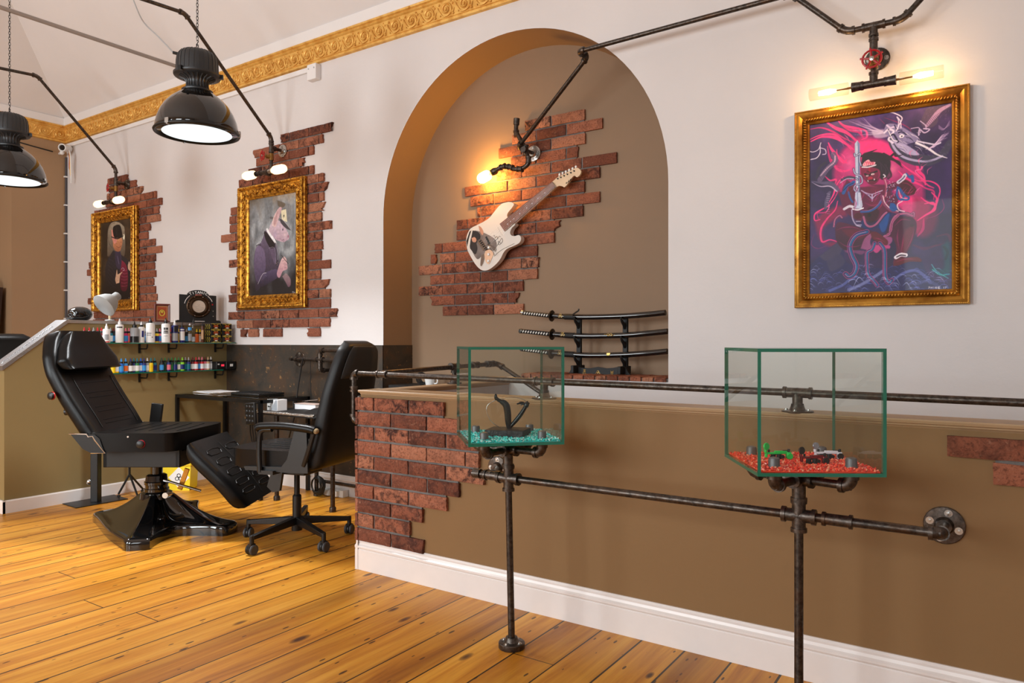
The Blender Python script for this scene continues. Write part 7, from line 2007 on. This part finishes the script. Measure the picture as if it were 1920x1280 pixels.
for k in range(5):
    r = 0.075 - k * 0.006
    m.tube([Vector((c_.x + r * math.cos(a), 3.78 - k * 0.006 + 0.004 * math.sin(3 * a + k), 0.085 + r * 1.0 * math.sin(a) + 0.002 * k)) for a in [2 * math.pi * i / 22 for i in range(22)]], 0.005, 6, closed=True)
tag(m.build('cable_coil', BLACKP, None), 'coil of black cable leaning on the power strip below the low table', 'cable')

# ------------------------------------------------------------------ glass shelves with inks
ORD = ['first', 'second', 'third', 'fourth', 'fifth', 'sixth', 'seventh', 'eighth', 'ninth', 'tenth', 'eleventh', 'twelfth', 'thirteenth', 'fourteenth', 'fifteenth', 'sixteenth', 'seventeenth', 'eighteenth', 'nineteenth', 'twentieth', 'twenty-first', 'twenty-second', 'twenty-third', 'twenty-fourth', 'twenty-fifth', 'twenty-sixth', 'twenty-seventh', 'twenty-eighth', 'twenty-ninth', 'thirtieth']
def shelf(label, z, y0, y1, brk):
    t = thing('glass_shelf', label, 'shelf', (PX, (y0 + y1) / 2, z))
    m = MB(); x0, x1 = PX, PX + 0.15
    m.bb((x0, y0, z - 0.008), (x1, y1, z), mi=0)
    for i, f in enumerate(m.f): m.mi[i] = 0 if i in (4, 5) else 1
    m.build('pane', [GLASSF, GLASSE], t, world=True, smooth=0)
    for y in brk:
        b = MB(); b.bb((PX, y - 0.008, z - 0.085), (PX + 0.008, y + 0.008, z - 0.004))
        b.tube(smoothpath([(PX + 0.006, y, z - 0.050), (PX + 0.09, y, z - 0.050), (PX + 0.115, y, z - 0.044), (PX + 0.122, y, z - 0.012)], 4), 0.006, 6)
        b.build('bracket', BLACKM, t, world=True)
ybr = [atX(px, 650, PX).y for px in (261, 316, 403)]
ZU1, ZL1 = 1.191, 0.957
shelf('upper glass shelf of ink and tall bottles on the partition, black brackets beneath', ZU1, 2.55, 3.925, ybr)
shelf('lower glass shelf of small ink bottles on the partition, black brackets beneath', ZL1, 2.65, 3.80, ybr)

MATS = {}
def cm(name, rgb, rough=0.3):
    if name not in MATS: MATS[name] = plain(name + '_plastic', S(*rgb), rough)
    return MATS[name]
PAL = {'yellow': (240, 200, 20), 'navy': (24, 34, 110), 'blue': (20, 100, 200), 'sky': (60, 150, 220), 'orange': (232, 110, 40), 'teal': (10, 110, 124), 'green': (40, 120, 60), 'dark green': (14, 60, 44), 'lime': (140, 210, 40),
       'grey': (150, 152, 156), 'white': (232, 232, 232), 'black': (22, 22, 24), 'red': (190, 24, 34), 'dark red': (110, 22, 26), 'pink': (232, 120, 140), 'magenta': (210, 30, 100), 'tan': (200, 160, 120), 'brown': (90, 50, 34), 'purple': (84, 50, 120)}
def colour(c): return cm(c.replace(' ', '_'), PAL[c])
def ink_proto():
    t = thing('ink_bottle', 'x', 'ink bottle', (0, 0, 0))
    MB().lathe([(0.015, 0), (0.0165, 0.002), (0.0165, 0.062), (0.014, 0.070), (0.009, 0.073)], (0, 0, 0), ZU, 16).build('body', colour('white'), t)
    MB().lathe([(0.0169, 0.010), (0.0169, 0.052)], (0, 0, 0), ZU, 16).build('label_band', colour('white'), t)
    MB().lathe([(0.0125, 0.070), (0.0125, 0.084), (0.0105, 0.086), (0, 0.086)], (0, 0, 0), ZU, 14).build('cap', colour('black'), t)
    MB().lathe([(0.0085, 0.086), (0.0065, 0.094), (0.003, 0.110), (0, 0.111)], (0, 0, 0), ZU, 12).build('nozzle', colour('grey'), t)
    return t
proto = ink_proto()
used_p = [False]
def ink(px, X, z, body, band, tip, label, group, sc=1.0):
    y = atX(px, 650, X).y
    t = proto if not used_p[0] else dup(proto, (X, y, z))
    if not used_p[0]: proto.location = (X, y, z); used_p[0] = True
    t['label'] = label; t['group'] = group
    assert len(label.split()) <= 16, label
    t.scale = (sc, sc, sc)
    for ch in t.children:
        n = ch.name.split('.')[0]; c_ = {'body': body, 'label_band': band, 'cap': 'black', 'nozzle': tip}[n]
        ch.material_slots[0].link = 'OBJECT'; ch.material_slots[0].material = colour(c_)
    return t
low = [(398, 'yellow', 'yellow', 'blue'), (441, 'yellow', 'white', 'navy'), (495, 'blue', 'sky', 'sky'), (548, 'sky', 'orange', 'sky'), (608, 'black', 'white', 'navy'), (646, 'navy', 'white', 'teal'), (686, 'green', 'white', 'teal'), (730, 'blue', 'white', 'blue'), (768, 'navy', 'sky', 'navy'), (807, 'grey', 'white', 'white'), (852, 'yellow', 'yellow', 'teal'), (896, 'teal', 'navy', 'teal'),
       (980, 'black', 'sky', 'dark green'), (1020, 'dark green', 'dark green', 'green'), (1064, 'navy', 'pink', 'dark green'), (1100, 'dark green', 'green', 'green'), (1143, 'dark green', 'navy', 'green'), (1184, 'green', 'white', 'green'), (1228, 'lime', 'navy', 'lime'), (1265, 'dark green', 'teal', 'grey'), (1303, 'navy', 'teal', 'grey'),
       (1352, 'dark red', 'white', 'dark red'), (1392, 'red', 'white', 'red'), (1428, 'dark red', 'sky', 'pink'), (1464, 'red', 'white', 'pink'), (1500, 'pink', 'white', 'dark red'), (1536, 'tan', 'white', 'tan'), (1570, 'grey', 'white', 'white')]
for i, (x, b, l, tp_) in enumerate(low):
    ink(150 + x / 6.4, PX + 0.055 if i % 2 else PX + 0.07, ZL1, b, l, tp_, '%s ink bottle with %s nozzle, %s from the chair, lower glass shelf' % (b, tp_, ORD[i]), 'ink bottles on the lower shelf')
upp = [(52, 'red', 'white', 'red'), (112, 'red', 'white', 'red'), (162, 'grey', 'red', 'grey'), (210, 'red', 'navy', 'red'), (258, 'dark red', 'white', 'red'), (366, 'teal', 'white', 'grey'), (404, 'black', 'sky', 'dark red'), (548, 'magenta', 'sky', 'pink'), (586, 'orange', 'pink', 'pink'),
       (782, 'navy', 'sky', 'grey'), (922, 'yellow', 'navy', 'grey'), (958, 'pink', 'sky', 'pink'), (1088, 'orange', 'red', 'red'), (1188, 'yellow', 'yellow', 'yellow'), (1280, 'black', 'sky', 'grey'), (1402, 'orange', 'orange', 'yellow'), (1440, 'tan', 'white', 'yellow')]
for i, (x, b, l, tp_) in enumerate(upp):
    ink(150 + x / 6.4, PX + 0.035, ZU1, b, l, tp_, '%s ink bottle with %s nozzle, %s from the chair, upper shelf back row' % (b, tp_, ORD[i]), 'ink bottles at the back of the upper shelf', 1.05)
def tall(x, wpx, body_px, tip_px, body, tip, label, bands=(), clear=False, shoulder=0.8, neck=None):
    X = PX + 0.09
    p_ = atX(150 + x / 6.4, 640, X); k = (p_.x * FW.x + p_.y * FW.y) / FPX / 6.4
    r = wpx * k / 2 * 0.95; hb = (470 - body_px) * k; ht = (470 - tip_px) * k
    t = thing('tall_bottle', label, 'bottle', (X, p_.y, ZU1), 0)
    bm_ = GLASSF if clear else colour(body)
    MB().lathe([(r * 0.93, 0), (r, 0.003), (r, hb * 0.92), (r * 0.9, hb * 0.98), (r * 0.45, hb)], (0, 0, 0), ZU, 20).build('body', bm_, t)
    if neck: MB().lathe([(r * 0.55, hb - 0.002), (r * 0.55, hb + (ht - hb) * 0.4), (0, hb + (ht - hb) * 0.4)], (0, 0, 0), ZU, 16).build('neck_ring', colour(neck), t)
    MB().lathe([(r * 0.42, hb), (r * 0.42, hb + (ht - hb) * 0.38), (r * 0.25, hb + (ht - hb) * 0.5), (r * 0.1, hb + (ht - hb)), (0, hb + (ht - hb))], (0, 0, 0), ZU, 14).build('nozzle', colour(tip), t)
    fd = Vector((-p_.x, -p_.y, 0)).normalized(); a0 = math.atan2(fd.y, fd.x)
    for (z0, z1, a_, b_, c_) in bands:          # printed patches on the side towards the room
        m = MB(); n = 18
        vs = [(r * 1.025 * math.cos(a0 + a_ + (b_ - a_) * i / n), r * 1.025 * math.sin(a0 + a_ + (b_ - a_) * i / n), z) for z in (hb * z0, hb * z1) for i in range(n + 1)]
        m.grid(vs, n + 1, 2); m.build('label_print', colour(c_), t)
tall(318, 85, 305, 240, 'white', 'white', 'white spray-top bottle with red base stripe, nearest the tattoo chair on the upper shelf', [(0.02, 0.10, -0.9, 0.9, 'red'), (0.2, 0.6, -0.6, 0.6, 'grey')])
tall(475, 95, 250, 182, 'white', 'white', 'tall plain white bottle with white nozzle and dark lettering band', [(0.80, 0.87, -0.7, 0.7, 'black')])
tall(655, 98, 290, 215, 'grey', 'black', 'grey bottle half full of dark liquid with black nozzle on the upper shelf', [(0.02, 0.42, -1.5, 1.5, 'black')], neck='black')
tall(737, 74, 280, 218, 'white', 'white', 'slim white bottle with black collar and small dark label on its side', [(0.35, 0.75, 0.1, 0.8, 'navy')], neck='black')
tall(845, 104, 235, 168, 'white', 'black', 'large white bottle with black nozzle and faint grey print', [(0.45, 0.50, -0.9, 0.2, 'grey'), (0.36, 0.40, -0.9, 0.1, 'grey'), (0.25, 0.30, 0.3, 0.5, 'black')])
tall(1030, 102, 240, 172, 'white', 'black', 'large white bottle with black nozzle and bold black lettering', [(0.66, 0.78, -0.5, -0.05, 'black'), (0.66, 0.78, 0.05, 0.5, 'black'), (0.56, 0.62, -0.5, 0.5, 'black'), (0.48, 0.53, -0.55, 0.55, 'black'), (0.33, 0.36, -0.4, 0.4, 'grey')])
tall(1138, 80, 262, 195, 'navy', 'white', 'dark slate bottle with white nozzle and black label', [(0.62, 0.95, -0.3, 0.9, 'black'), (0.1, 0.55, -1.2, 1.2, 'grey')])
tall(1225, 64, 290, 228, 'navy', 'black', 'navy bottle with wide white label and black nozzle', [(0.15, 0.75, -1.3, 1.3, 'white'), (0.82, 0.90, -0.8, 0.8, 'white')], neck='black')
tall(1318, 58, 262, 240, 'white', 'white', 'short clear bottle with a bright blue label on the upper shelf', [(0.70, 0.88, -0.8, 0.8, 'sky'), (0.1, 0.5, -0.8, 0.8, 'grey')], clear=True)
tall(1362, 62, 240, 175, 'white', 'black', 'tall clear empty bottle with a long black nozzle', [(0.05, 0.3, -0.7, 0.7, 'grey')], clear=True)
tall(1470, 36, 270, 225, 'brown', 'black', 'narrow dark brown bottle beside the patterned cartons', [(0.2, 0.75, -0.8, 0.8, 'tan')], neck='black')

# cartons in two stacks
OCH = plain('carton_yellow', S(214, 190, 70), 0.4); CRD = plain('carton_black', S(24, 22, 20), 0.4); ORG = plain('carton_orange_red', S(176, 62, 30), 0.35)
def carton_proto():
    t = thing('carton', 'x', 'box', (0, 0, 0))
    w_, h, d = 0.090, 0.054, 0.085
    MB().bb((-d, -w_ / 2, 0), (0, w_ / 2, h)).build('box', CRD, t, bevel=0.002)
    m = MB()
    for sy in (-1, 1):
        for sz in (0.002, h - 0.002):
            m.tube([(0.0008, sy * (w_ / 2 - 0.002 - 0.036 * math.sin(a)), sz + (0.02 if sz < 0.02 else -0.02) * (1 - math.cos(a))) for a in [i * 0.22 for i in range(8)]], 0.0022, 4)
    for sz in (0.002, h - 0.002): m.tube([(0.0008, -w_ / 2, sz), (0.0008, w_ / 2, sz)], 0.002, 4)
    for y in (-0.6, 0, 0.6): m.tube([(-d * 0.5 + d * 0.5 * y - 0.012, -w_ / 2 - 0.0008, 0.006), (-d * 0.5 + d * 0.5 * y, -w_ / 2 - 0.0008, h / 2), (-d * 0.5 + d * 0.5 * y - 0.012, -w_ / 2 - 0.0008, h - 0.006)], 0.002, 4)
    m.build('gold_pattern', OCH, t)
    m = MB(); m.ball((0, 0, h * 0.55), (0.0012, 0.024, 0.014), 14, 8); m.build('red_oval', ORG, t)
    m = MB(); m.bb((0, -0.010, 0.010), (0.0022, 0.014, 0.022)); m.build('price_tag', WHITEP, t)
    return t
cp_ = carton_proto(); first = True
WHERE = {0: 'bottom', 1: 'middle', 2: 'top'}
for col, px in enumerate((403, 424)):
    p_ = atX(px, 640, PX + 0.12)
    for row in range(3):
        loc = (PX + 0.135, p_.y, ZU1 + row * 0.0555)
        lab = 'patterned carton, %s of the stack %s on the upper shelf' % (WHERE[row], 'at the wainscot end' if col else 'beside the brown bottle')
        if first: cp_.location = loc; cp_['label'] = lab; cp_['group'] = 'patterned cartons on the upper shelf'; first = False
        else: dup(cp_, loc, None, lab, 'patterned cartons on the upper shelf')
# power supplies at the end of the lower shelf
def supply(label, y0, y1, x1, disp):
    z = ZL1; t = thing('power_supply', label, 'power supply', (PX + 0.08, (y0 + y1) / 2, z))
    MB().bb((PX + 0.03, y0, z), (x1, y1, z + 0.068)).build('case', BLACKP, t, world=True, bevel=0.004)
    if disp:
        MB().bb((x1, y0 + 0.045, z + 0.026), (x1 + 0.001, y0 + 0.075, z + 0.044)).build('red_display', plain('red_readout', S(150, 16, 30), 0.3, emit=((1, 0.05, 0.1, 1), 0.6)), t, world=True)
        MB().bb((x1, y0 + 0.012, z + 0.040), (x1 + 0.001, y0 + 0.028, z + 0.050)).build('badge', WHITEP, t, world=True)
    else: MB().bb((x1, y0 + 0.035, z + 0.024), (x1 + 0.001, y0 + 0.065, z + 0.046)).build('badge', WHITEP, t, world=True)
supply('small black power supply with a red readout on the lower shelf end', atX(406, 690, PX + 0.135).y, atX(423.5, 690, PX + 0.135).y, PX + 0.135, True)
supply('small black box with a white badge at the wainscot end of the lower shelf', atX(424.5, 690, PX + 0.15).y, min(3.925, atX(443, 690, PX + 0.15).y), PX + 0.150, False)
tag(MB().bb((PX, 3.80, ZL1 - 0.012), (PX + 0.14, 3.92, ZL1 - 0.001)).build('shelf_bracket', BLACKM, None), 'flat black bracket holding the badge box past the shelf end', 'bracket')

# ------------------------------------------------------------------ on top of the partition
ZT = 1.3625
XT = PX - 0.085
p_ = atX(150, 600, XT)
t = thing('skull_ornament', 'glossy black skull ornament lying on top of the partition', 'skull', (XT, p_.y, ZT), math.radians(-95))
m = MB(); vs = []; nu, nv = 40, 28
for j in range(nv + 1):
    th = math.pi * j / nv
    for i in range(nu):
        a = 2 * math.pi * i / nu
        d = Vector((math.sin(th) * math.cos(a), math.sin(th) * math.sin(a), math.cos(th)))
        r = Vector((0.088, 0.062, 0.058))
        p = Vector((d.x * r.x, d.y * r.y, d.z * r.z))
        if p.x > 0.03 and p.z < 0.02: p.y *= 1 - 0.30 * min(1, (p.x - 0.03) / 0.05); p.x += 0.018 * max(0, -d.z) * min(1, (p.x - 0.03) / 0.04); p.z -= 0.010 * min(1, (p.x - 0.03) / 0.04)
        for sy in (-1, 1):
            q_ = (d - Vector((0.86, sy * 0.40, 0.02))).length
            p -= d * 0.026 * math.exp(-(q_ / 0.22) ** 2)
            q_ = (d - Vector((0.70, sy * 0.62, -0.42))).length; p += d * 0.007 * math.exp(-(q_ / 0.18) ** 2)
            q_ = (d - Vector((0.82, sy * 0.36, 0.34))).length; p += d * 0.006 * math.exp(-(q_ / 0.2) ** 2)
            q_ = (d - Vector((0.2, sy * 0.9, -0.1))).length; p -= d * 0.007 * math.exp(-(q_ / 0.3) ** 2)
        q_ = (d - Vector((0.92, 0, -0.36))).length; p -= d * 0.015 * math.exp(-(q_ / 0.13) ** 2)
        p.z = max(p.z, -0.047)
        vs.append(p + Vector((0, 0, 0.047)))
fs = [(j * nu + i, (j + 1) * nu + i, (j + 1) * nu + (i + 1) % nu, j * nu + (i + 1) % nu) for j in range(nv) for i in range(nu)]
m.add(vs, fs); m.build('cranium', GLOSSK, t, smooth=80)
m = MB()
for k in range(8):
    a = -0.75 + k * 0.215; m.ball((0.060 + 0.030 * math.cos(a), 0.034 * math.sin(a), 0.010), (0.005, 0.0045, 0.009), 6, 5)
m.build('teeth', GLOSSK, t, smooth=80)
t = thing('desk_lamp', 'pale grey cone desk lamp standing on the partition before the far painting', 'desk lamp', (XT, atX(206, 600, XT).y, ZT))
cs = cw((196 - 960) / FPX * 5.55, 5.55, CAM_Z + (640 - 572) / FPX * 5.55)
ax = (RT * 0.36 + FW * 0.72 + ZU * 0.60).normalized()
SHD = plain('pale_grey_enamel', S(158, 161, 162), 0.5)
m = MB(); m.lathe([(0.092, -0.010), (0.094, -0.008), (0.090, 0.004), (0.070, 0.055), (0.048, 0.085), (0.034, 0.098), (0.033, 0.135), (0.026, 0.142), (0.0, 0.143), (0.0, 0.136), (0.028, 0.134), (0.029, 0.098), (0.044, 0.082), (0.066, 0.052), (0.086, 0.002), (0.090, -0.009)], cs, ax, 36); m.build('shade', SHD, t, world=True, smooth=50)
m = MB(); m.ball(cs + ax * 0.055, (0.024, 0.024, 0.028), 14, 10); m.build('bulb', WHITEP, t, world=True)
b0 = Vector((XT, atX(206, 600, XT).y, ZT))
m = MB(); m.tube(smoothpath([b0, b0 + ZU * 0.05, b0 + ZU * 0.11 + RT * 0.005, cs + ax * 0.10], 5), 0.0095, 8); m.build('stem', plain('cream_stem', S(206, 186, 152), 0.5), t, world=True)
MB().lathe([(0.035, 0), (0.035, 0.008), (0.012, 0.012)], b0, ZU, 20).build('base', SHD, t, world=True)
p_ = atX(304, 602, XT)
t = thing('picture_frame', 'small dark red framed emblem leaning on top of the partition', 'picture frame', (XT, p_.y, ZT), math.radians(72))
m = frame_mesh([(0, 0), (0, 0.016), (0.006, 0.02), (0.016, 0.014), (0.018, 0.006), (0.018, 0)], -0.062, 0.062, 0.0, 0.155, 0.008); m.build('frame', plain('dark_red_wood', S(96, 40, 32), 0.35, var=0.2), t)
MB().bb((-0.046, 0.001, 0.016), (0.046, 0.004, 0.139)).build('mount', plain('tan_mount', S(186, 130, 90), 0.5), t)
m = MB(); m.bb((-0.034, -0.001, 0.028), (0.034, 0.001, 0.127)); pn = m.build('panel', plain('orange_red_panel', S(178, 80, 46), 0.5, var=0.3), t)
m = MB(); m.tube([(0.019 * math.cos(a), -0.002, 0.078 + 0.024 * math.sin(a)) for a in [2 * math.pi * i / 16 for i in range(16)]], 0.004, 6, closed=True); m.ball((0, -0.002, 0.086), (0.009, 0.003, 0.010), 10, 6); m.build('emblem', OCH, pn)
p_ = atX(371, 602, XT)
t = thing('porthole_plaque', 'black display plaque with a bronze porthole and white arched lettering', 'plaque', (XT, p_.y, ZT), math.radians(65))
kx = 0.00445
BK = plain('plaque_black', S(22, 21, 22), 0.35)
PV = lambda u, v, d: Vector((u, d, v))
m = MB(); m.prism([(-0.185, 0), (0.185, 0), (0.182, 0.016), (0.170, 0.024), (-0.170, 0.024), (-0.182, 0.016)], PV, -0.04, 0.04); m.build('base', BK, t, bevel=0.003)
top_ = [(-0.15, 0.02), (0.15, 0.02), (0.15, 0.243), (0.088, 0.246)] + [(0.088 * math.cos(a) * 1.0, 0.246 + 0.044 * math.sin(a)) for a in [math.pi * i / 10 for i in range(1, 10)]] + [(-0.088, 0.246), (-0.15, 0.249)]
m = MB(); m.prism(top_, PV, -0.012, 0.012); m.build('panel', BK, t, bevel=0.002)
PC = Vector((0.006, -0.012, 0.145))
m = MB(); m.lathe([(0.100, 0), (0.100, 0.006), (0.092, 0.012), (0.080, 0.010), (0.074, 0.018), (0.064, 0.020), (0.056, 0.012), (0.053, 0.004)], PC, NY, 40); rg = m.build('porthole_ring', plain('aged_bronze', S(66, 46, 30), 0.35, 0.8, var=0.3), t)
m = MB()
for k in range(8): a = 0.4 + k * math.pi / 4; m.ball(PC + Vector((0.088 * math.cos(a), -0.012, 0.088 * math.sin(a))), (0.004, 0.003, 0.004), 8, 5)
m.build('ring_rivets', STEEL, rg)
MB().lathe([(0.054, 0), (0.054, 0.005), (0, 0.005)], PC, NY, 36).build('porthole_disc', plain('cream_disc', S(206, 186, 168), 0.5), t)
m = MB()
for pts in (((-0.035, 0.0), (0.0, -0.004), (0.042, -0.012)), ((-0.03, -0.012), (0.0, -0.022), (0.04, -0.02)), ((-0.01, 0.02), (-0.005, 0.008), (0.01, 0.016)), ((-0.028, -0.03), (0.0, -0.036), (0.03, -0.03))):
    m.tube([PC + Vector((a, -0.006, b)) for a, b in pts], 0.0009, 4)
m.build('sketch_lines', plain('sketch_grey', S(130, 116, 104), 0.6), t)
def letter(ch, x, z, size, rot, par, mat, y):
    cu = bpy.data.curves.new('letter', 'FONT'); cu.body = ch; cu.size = size; cu.extrude = 0.0006; cu.align_x = 'CENTER'; cu.offset = 0.0006
    o = bpy.data.objects.new('letter', cu); COL.objects.link(o)
    me = bpy.data.meshes.new_from_object(o.evaluated_get(bpy.context.evaluated_depsgraph_get()))
    bpy.data.objects.remove(o)
    o = bpy.data.objects.new('letter', me); COL.objects.link(o); o.parent = par; o.location = (x, y, z)
    o.rotation_euler = (math.pi / 2, rot, 0)
    me.materials.clear(); me.materials.append(mat)
    return o
for k, ch in enumerate('TITANIC'):
    a = math.radians(90 + 27.5 - k * 8.9)
    R0 = 0.1165
    letter(ch, 0.006 + R0 * 1.16 * math.cos(a), 0.142 + R0 * math.sin(a), 0.031, math.radians(90) - a, t, WHITEP, -0.0135)
m = MB(); m.bb((-0.022, -0.0145, 0.241), (0.028, -0.012, 0.250)); m.build('red_lettering_plate', plain('pale_red', S(206, 120, 110), 0.5), t)
for (a0, a1) in ((168, 128), (52, 22)):
    pts = [PC + Vector((0.118 * math.cos(math.radians(a0 + (a1 - a0) * i / 10)), -0.001, 0.118 * math.sin(math.radians(a0 + (a1 - a0) * i / 10)))) for i in range(11)]
    MB().tube(pts, 0.0034, 4).build('lettering_band', plain('off_white_print', S(226, 214, 206), 0.5) if a0 == 168 else bpy.data.materials['off_white_print'], t)
m = MB(); m.bb((0.112, -0.0145, 0.158), (0.124, -0.012, 0.170)); m.build('red_tag', RED, t)
for z in (0.06, 0.105): MB().ball((0.124, -0.013, z), (0.005, 0.003, 0.005), 8, 6).build('screw', STEEL, t)
m = MB(); m.bb((-0.03, -0.0415, 0.012), (0.05, -0.040, 0.017)); m.build('base_print', bpy.data.materials['off_white_print'], t)

# ------------------------------------------------------------------ on the walls and in the corner
t = thing('cable_trunking', 'white plastic cable trunking running along the wall just below the gilt cornice', 'trunking', (-6, YB, 3.40))
bx_ = atY(590, 136, YB)
m = MB(); m.bb((XL + 0.02, YB - 0.02, 3.386), (bx_.x - 0.02, YB, 3.424)); m.build('channel', WTRIM, t, world=True)
t = thing('junction_box', 'small white junction box on the wall at the end of the trunking', 'junction box', (bx_.x, YB, 3.36))
m = MB(); m.bb((bx_.x - 0.03, YB - 0.055, 3.300), (bx_.x + 0.075, YB, 3.425)); m.build('case', WTRIM, t, world=True, bevel=0.004)
for x in (bx_.x - 0.01, bx_.x + 0.055): MB().cyl((x, YB - 0.055, 3.39), (x, YB - 0.058, 3.39), 0.006, seg=8).build('screw', GREYP, t, world=True)
c_ = atY(119, 277, 3.82)
t = thing('security_camera', 'small white bullet security camera in the room corner under the cornice', 'camera', c_)
d = Vector((0.55, -0.8, -0.15)).normalized()
MB().lathe([(0.0, -0.11), (0.034, -0.108), (0.040, -0.10), (0.040, 0.02), (0.042, 0.022), (0.042, 0.03), (0.034, 0.03), (0.032, 0.018), (0, 0.018)], c_, d, 24).build('body', WHITEP, t, world=True)
MB().lathe([(0.030, 0.019), (0.028, 0.024), (0, 0.024)], c_, d, 20).build('lens', GLOSSK, t, world=True)
MB().ball(c_ + Vector((-0.035, 0, -0.05)), 0.024, 12, 8).build('joint', WHITEP, t, world=True)
MB().cyl(c_ + Vector((-0.035, 0, -0.05)), Vector((XL + 0.01, YB - 0.08, c_.z - 0.03)), 0.014, seg=10).build('mount', WHITEP, t, world=True)
for k, mt in enumerate((RED, plain('yellow_lead', S(226, 170, 30), 0.4), WHITEP)):
    MB().tube(smoothpath([c_ + Vector((0.02, 0.05, -0.02)), c_ + Vector((0.03 + k * 0.01, 0.05, -0.10)), c_ + Vector((0.0 + k * 0.02, 0.06, -0.20 - k * 0.05)), c_ + Vector((0.02, 0.07, -0.26 - k * 0.06))], 5), 0.006, 6).build('lead', mt, t, world=True)
tag(MB().tube(smoothpath([(XL + 0.012, 2.6, 3.50), (XL + 0.05, 3.0, 3.40), (XL + 0.08, 3.4, 3.33), (XL + 0.03, 3.78, 3.31)], 6), 0.008, 6).build('camera_cable', BLACKP, None), 'black cable sagging along the tan wall to the security camera', 'cable')
t = thing('wall_cable', 'thin dark cable clipped down the corner of the tan and white walls', 'cable', (XL + 0.02, YB - 0.03, 2))
MB().cyl((XL + 0.014, YB - 0.014, 1.2), (XL + 0.014, YB - 0.014, 3.28), 0.011, seg=8).build('cable', plain('slate_cable', S(74, 70, 74), 0.5), t, world=True)
for k in range(6): MB().bb((XL + 0.002, YB - 0.034, 1.45 + k * 0.32), (XL + 0.03, YB - 0.002, 1.465 + k * 0.32)).build('clip', WHITEP, t, world=True)

# dark wooden case leaning in the recess of the tan wall
t = thing('wooden_case', 'dark wooden case with metal studs leaning in the recess of the tan wall', 'case', (XL - 0.1, 3.1, 0))
WOODD = plain('dark_stained_wood', S(46, 26, 18), 0.4, var=0.35)
def shear(u, v, d): return Vector((XL - 0.19 + d + 0.0 * v, u + 0.03 + (v - 0.9) * 0.06, v))
m = MB(); m.prism([(3.02, 0.0), (3.20, 0.0), (3.26, 1.0), (3.27, 1.78), (3.06, 1.78), (3.0, 1.0)], shear, -0.06, 0.08); m.build('lid', WOODD, t, world=True, bevel=0.006)
m = MB(); m.prism([(2.70, 0.0), (3.0, 0.0), (2.99, 1.0), (3.04, 1.78), (2.80, 1.78), (2.62, 1.0)], shear, -0.06, 0.10); m.build('body', WOODD, t, world=True, bevel=0.006)
m = MB(); m.tube(smoothpath([shear(2.84, 1.78, 0.02), shear(2.90, 1.84, 0.02), shear(3.02, 1.86, 0.02), shear(3.14, 1.84, 0.02), shear(3.18, 1.78, 0.02)], 5), 0.018, 8); m.build('handle', WOODD, t, world=True)
for (y, d) in ((3.12, 0.08), (2.94, 0.10)):
    m = MB()
    for a in (-1, 0, 1):
        for b in (-1, 0, 1): m.ball(shear(y + a * 0.022, 1.55 + b * 0.035, d + 0.003), (0.006, 0.008, 0.008), 6, 4)
    m.build('studs', STEEL, t, world=True)

# small desk in the alcove behind the stairwell rail, with a white cup and a cable
t = thing('alcove_desk', 'narrow dark desk standing in the alcove behind the pipe rail', 'desk', (-3.3, 4.1, 0))
m = MB(); m.bb((-3.80, 3.97, 0.845), (-2.82, 4.25, 0.875)); m.build('desk_top', MATTEK, t, world=True, bevel=0.003)
for x in (-3.76, -2.86):
    for y in (4.0, 4.22): MB().bb((x - 0.015, y - 0.015, 0), (x + 0.015, y + 0.015, 0.846)).build('leg', BLACKM, t, world=True)
p_ = atY(807, 717, 4.08)
t = thing('cup', 'white cup standing in the alcove, half hidden by the half wall', 'cup', (p_.x, 4.08, 0.875))
MB().lathe([(0.030, 0), (0.034, 0.002), (0.045, 0.062), (0.042, 0.062), (0.031, 0.006), (0, 0.006)], (0, 0, 0), ZU, 24).build('bowl', WHITEP, t)
MB().tube(smoothpath([(0.042, 0, 0.05), (0.066, 0, 0.046), (0.064, 0, 0.02), (0.038, 0, 0.014)], 5), 0.005, 6).build('handle', WHITEP, t)
p_ = atY(790, 716, 4.08)
m = MB()
for k in range(4): m.tube([Vector((p_.x + (0.05 - k * 0.006) * math.cos(a), 4.08 + 0.01 * k, 0.875 + 0.05 + (0.045 - k * 0.004) * math.sin(a))) for a in [2 * math.pi * i / 18 for i in range(18)]], 0.005, 6, closed=True)
tag(m.build('cable_coil', BLACKP, None), 'small coil of black cable beside the white cup in the alcove', 'cable')
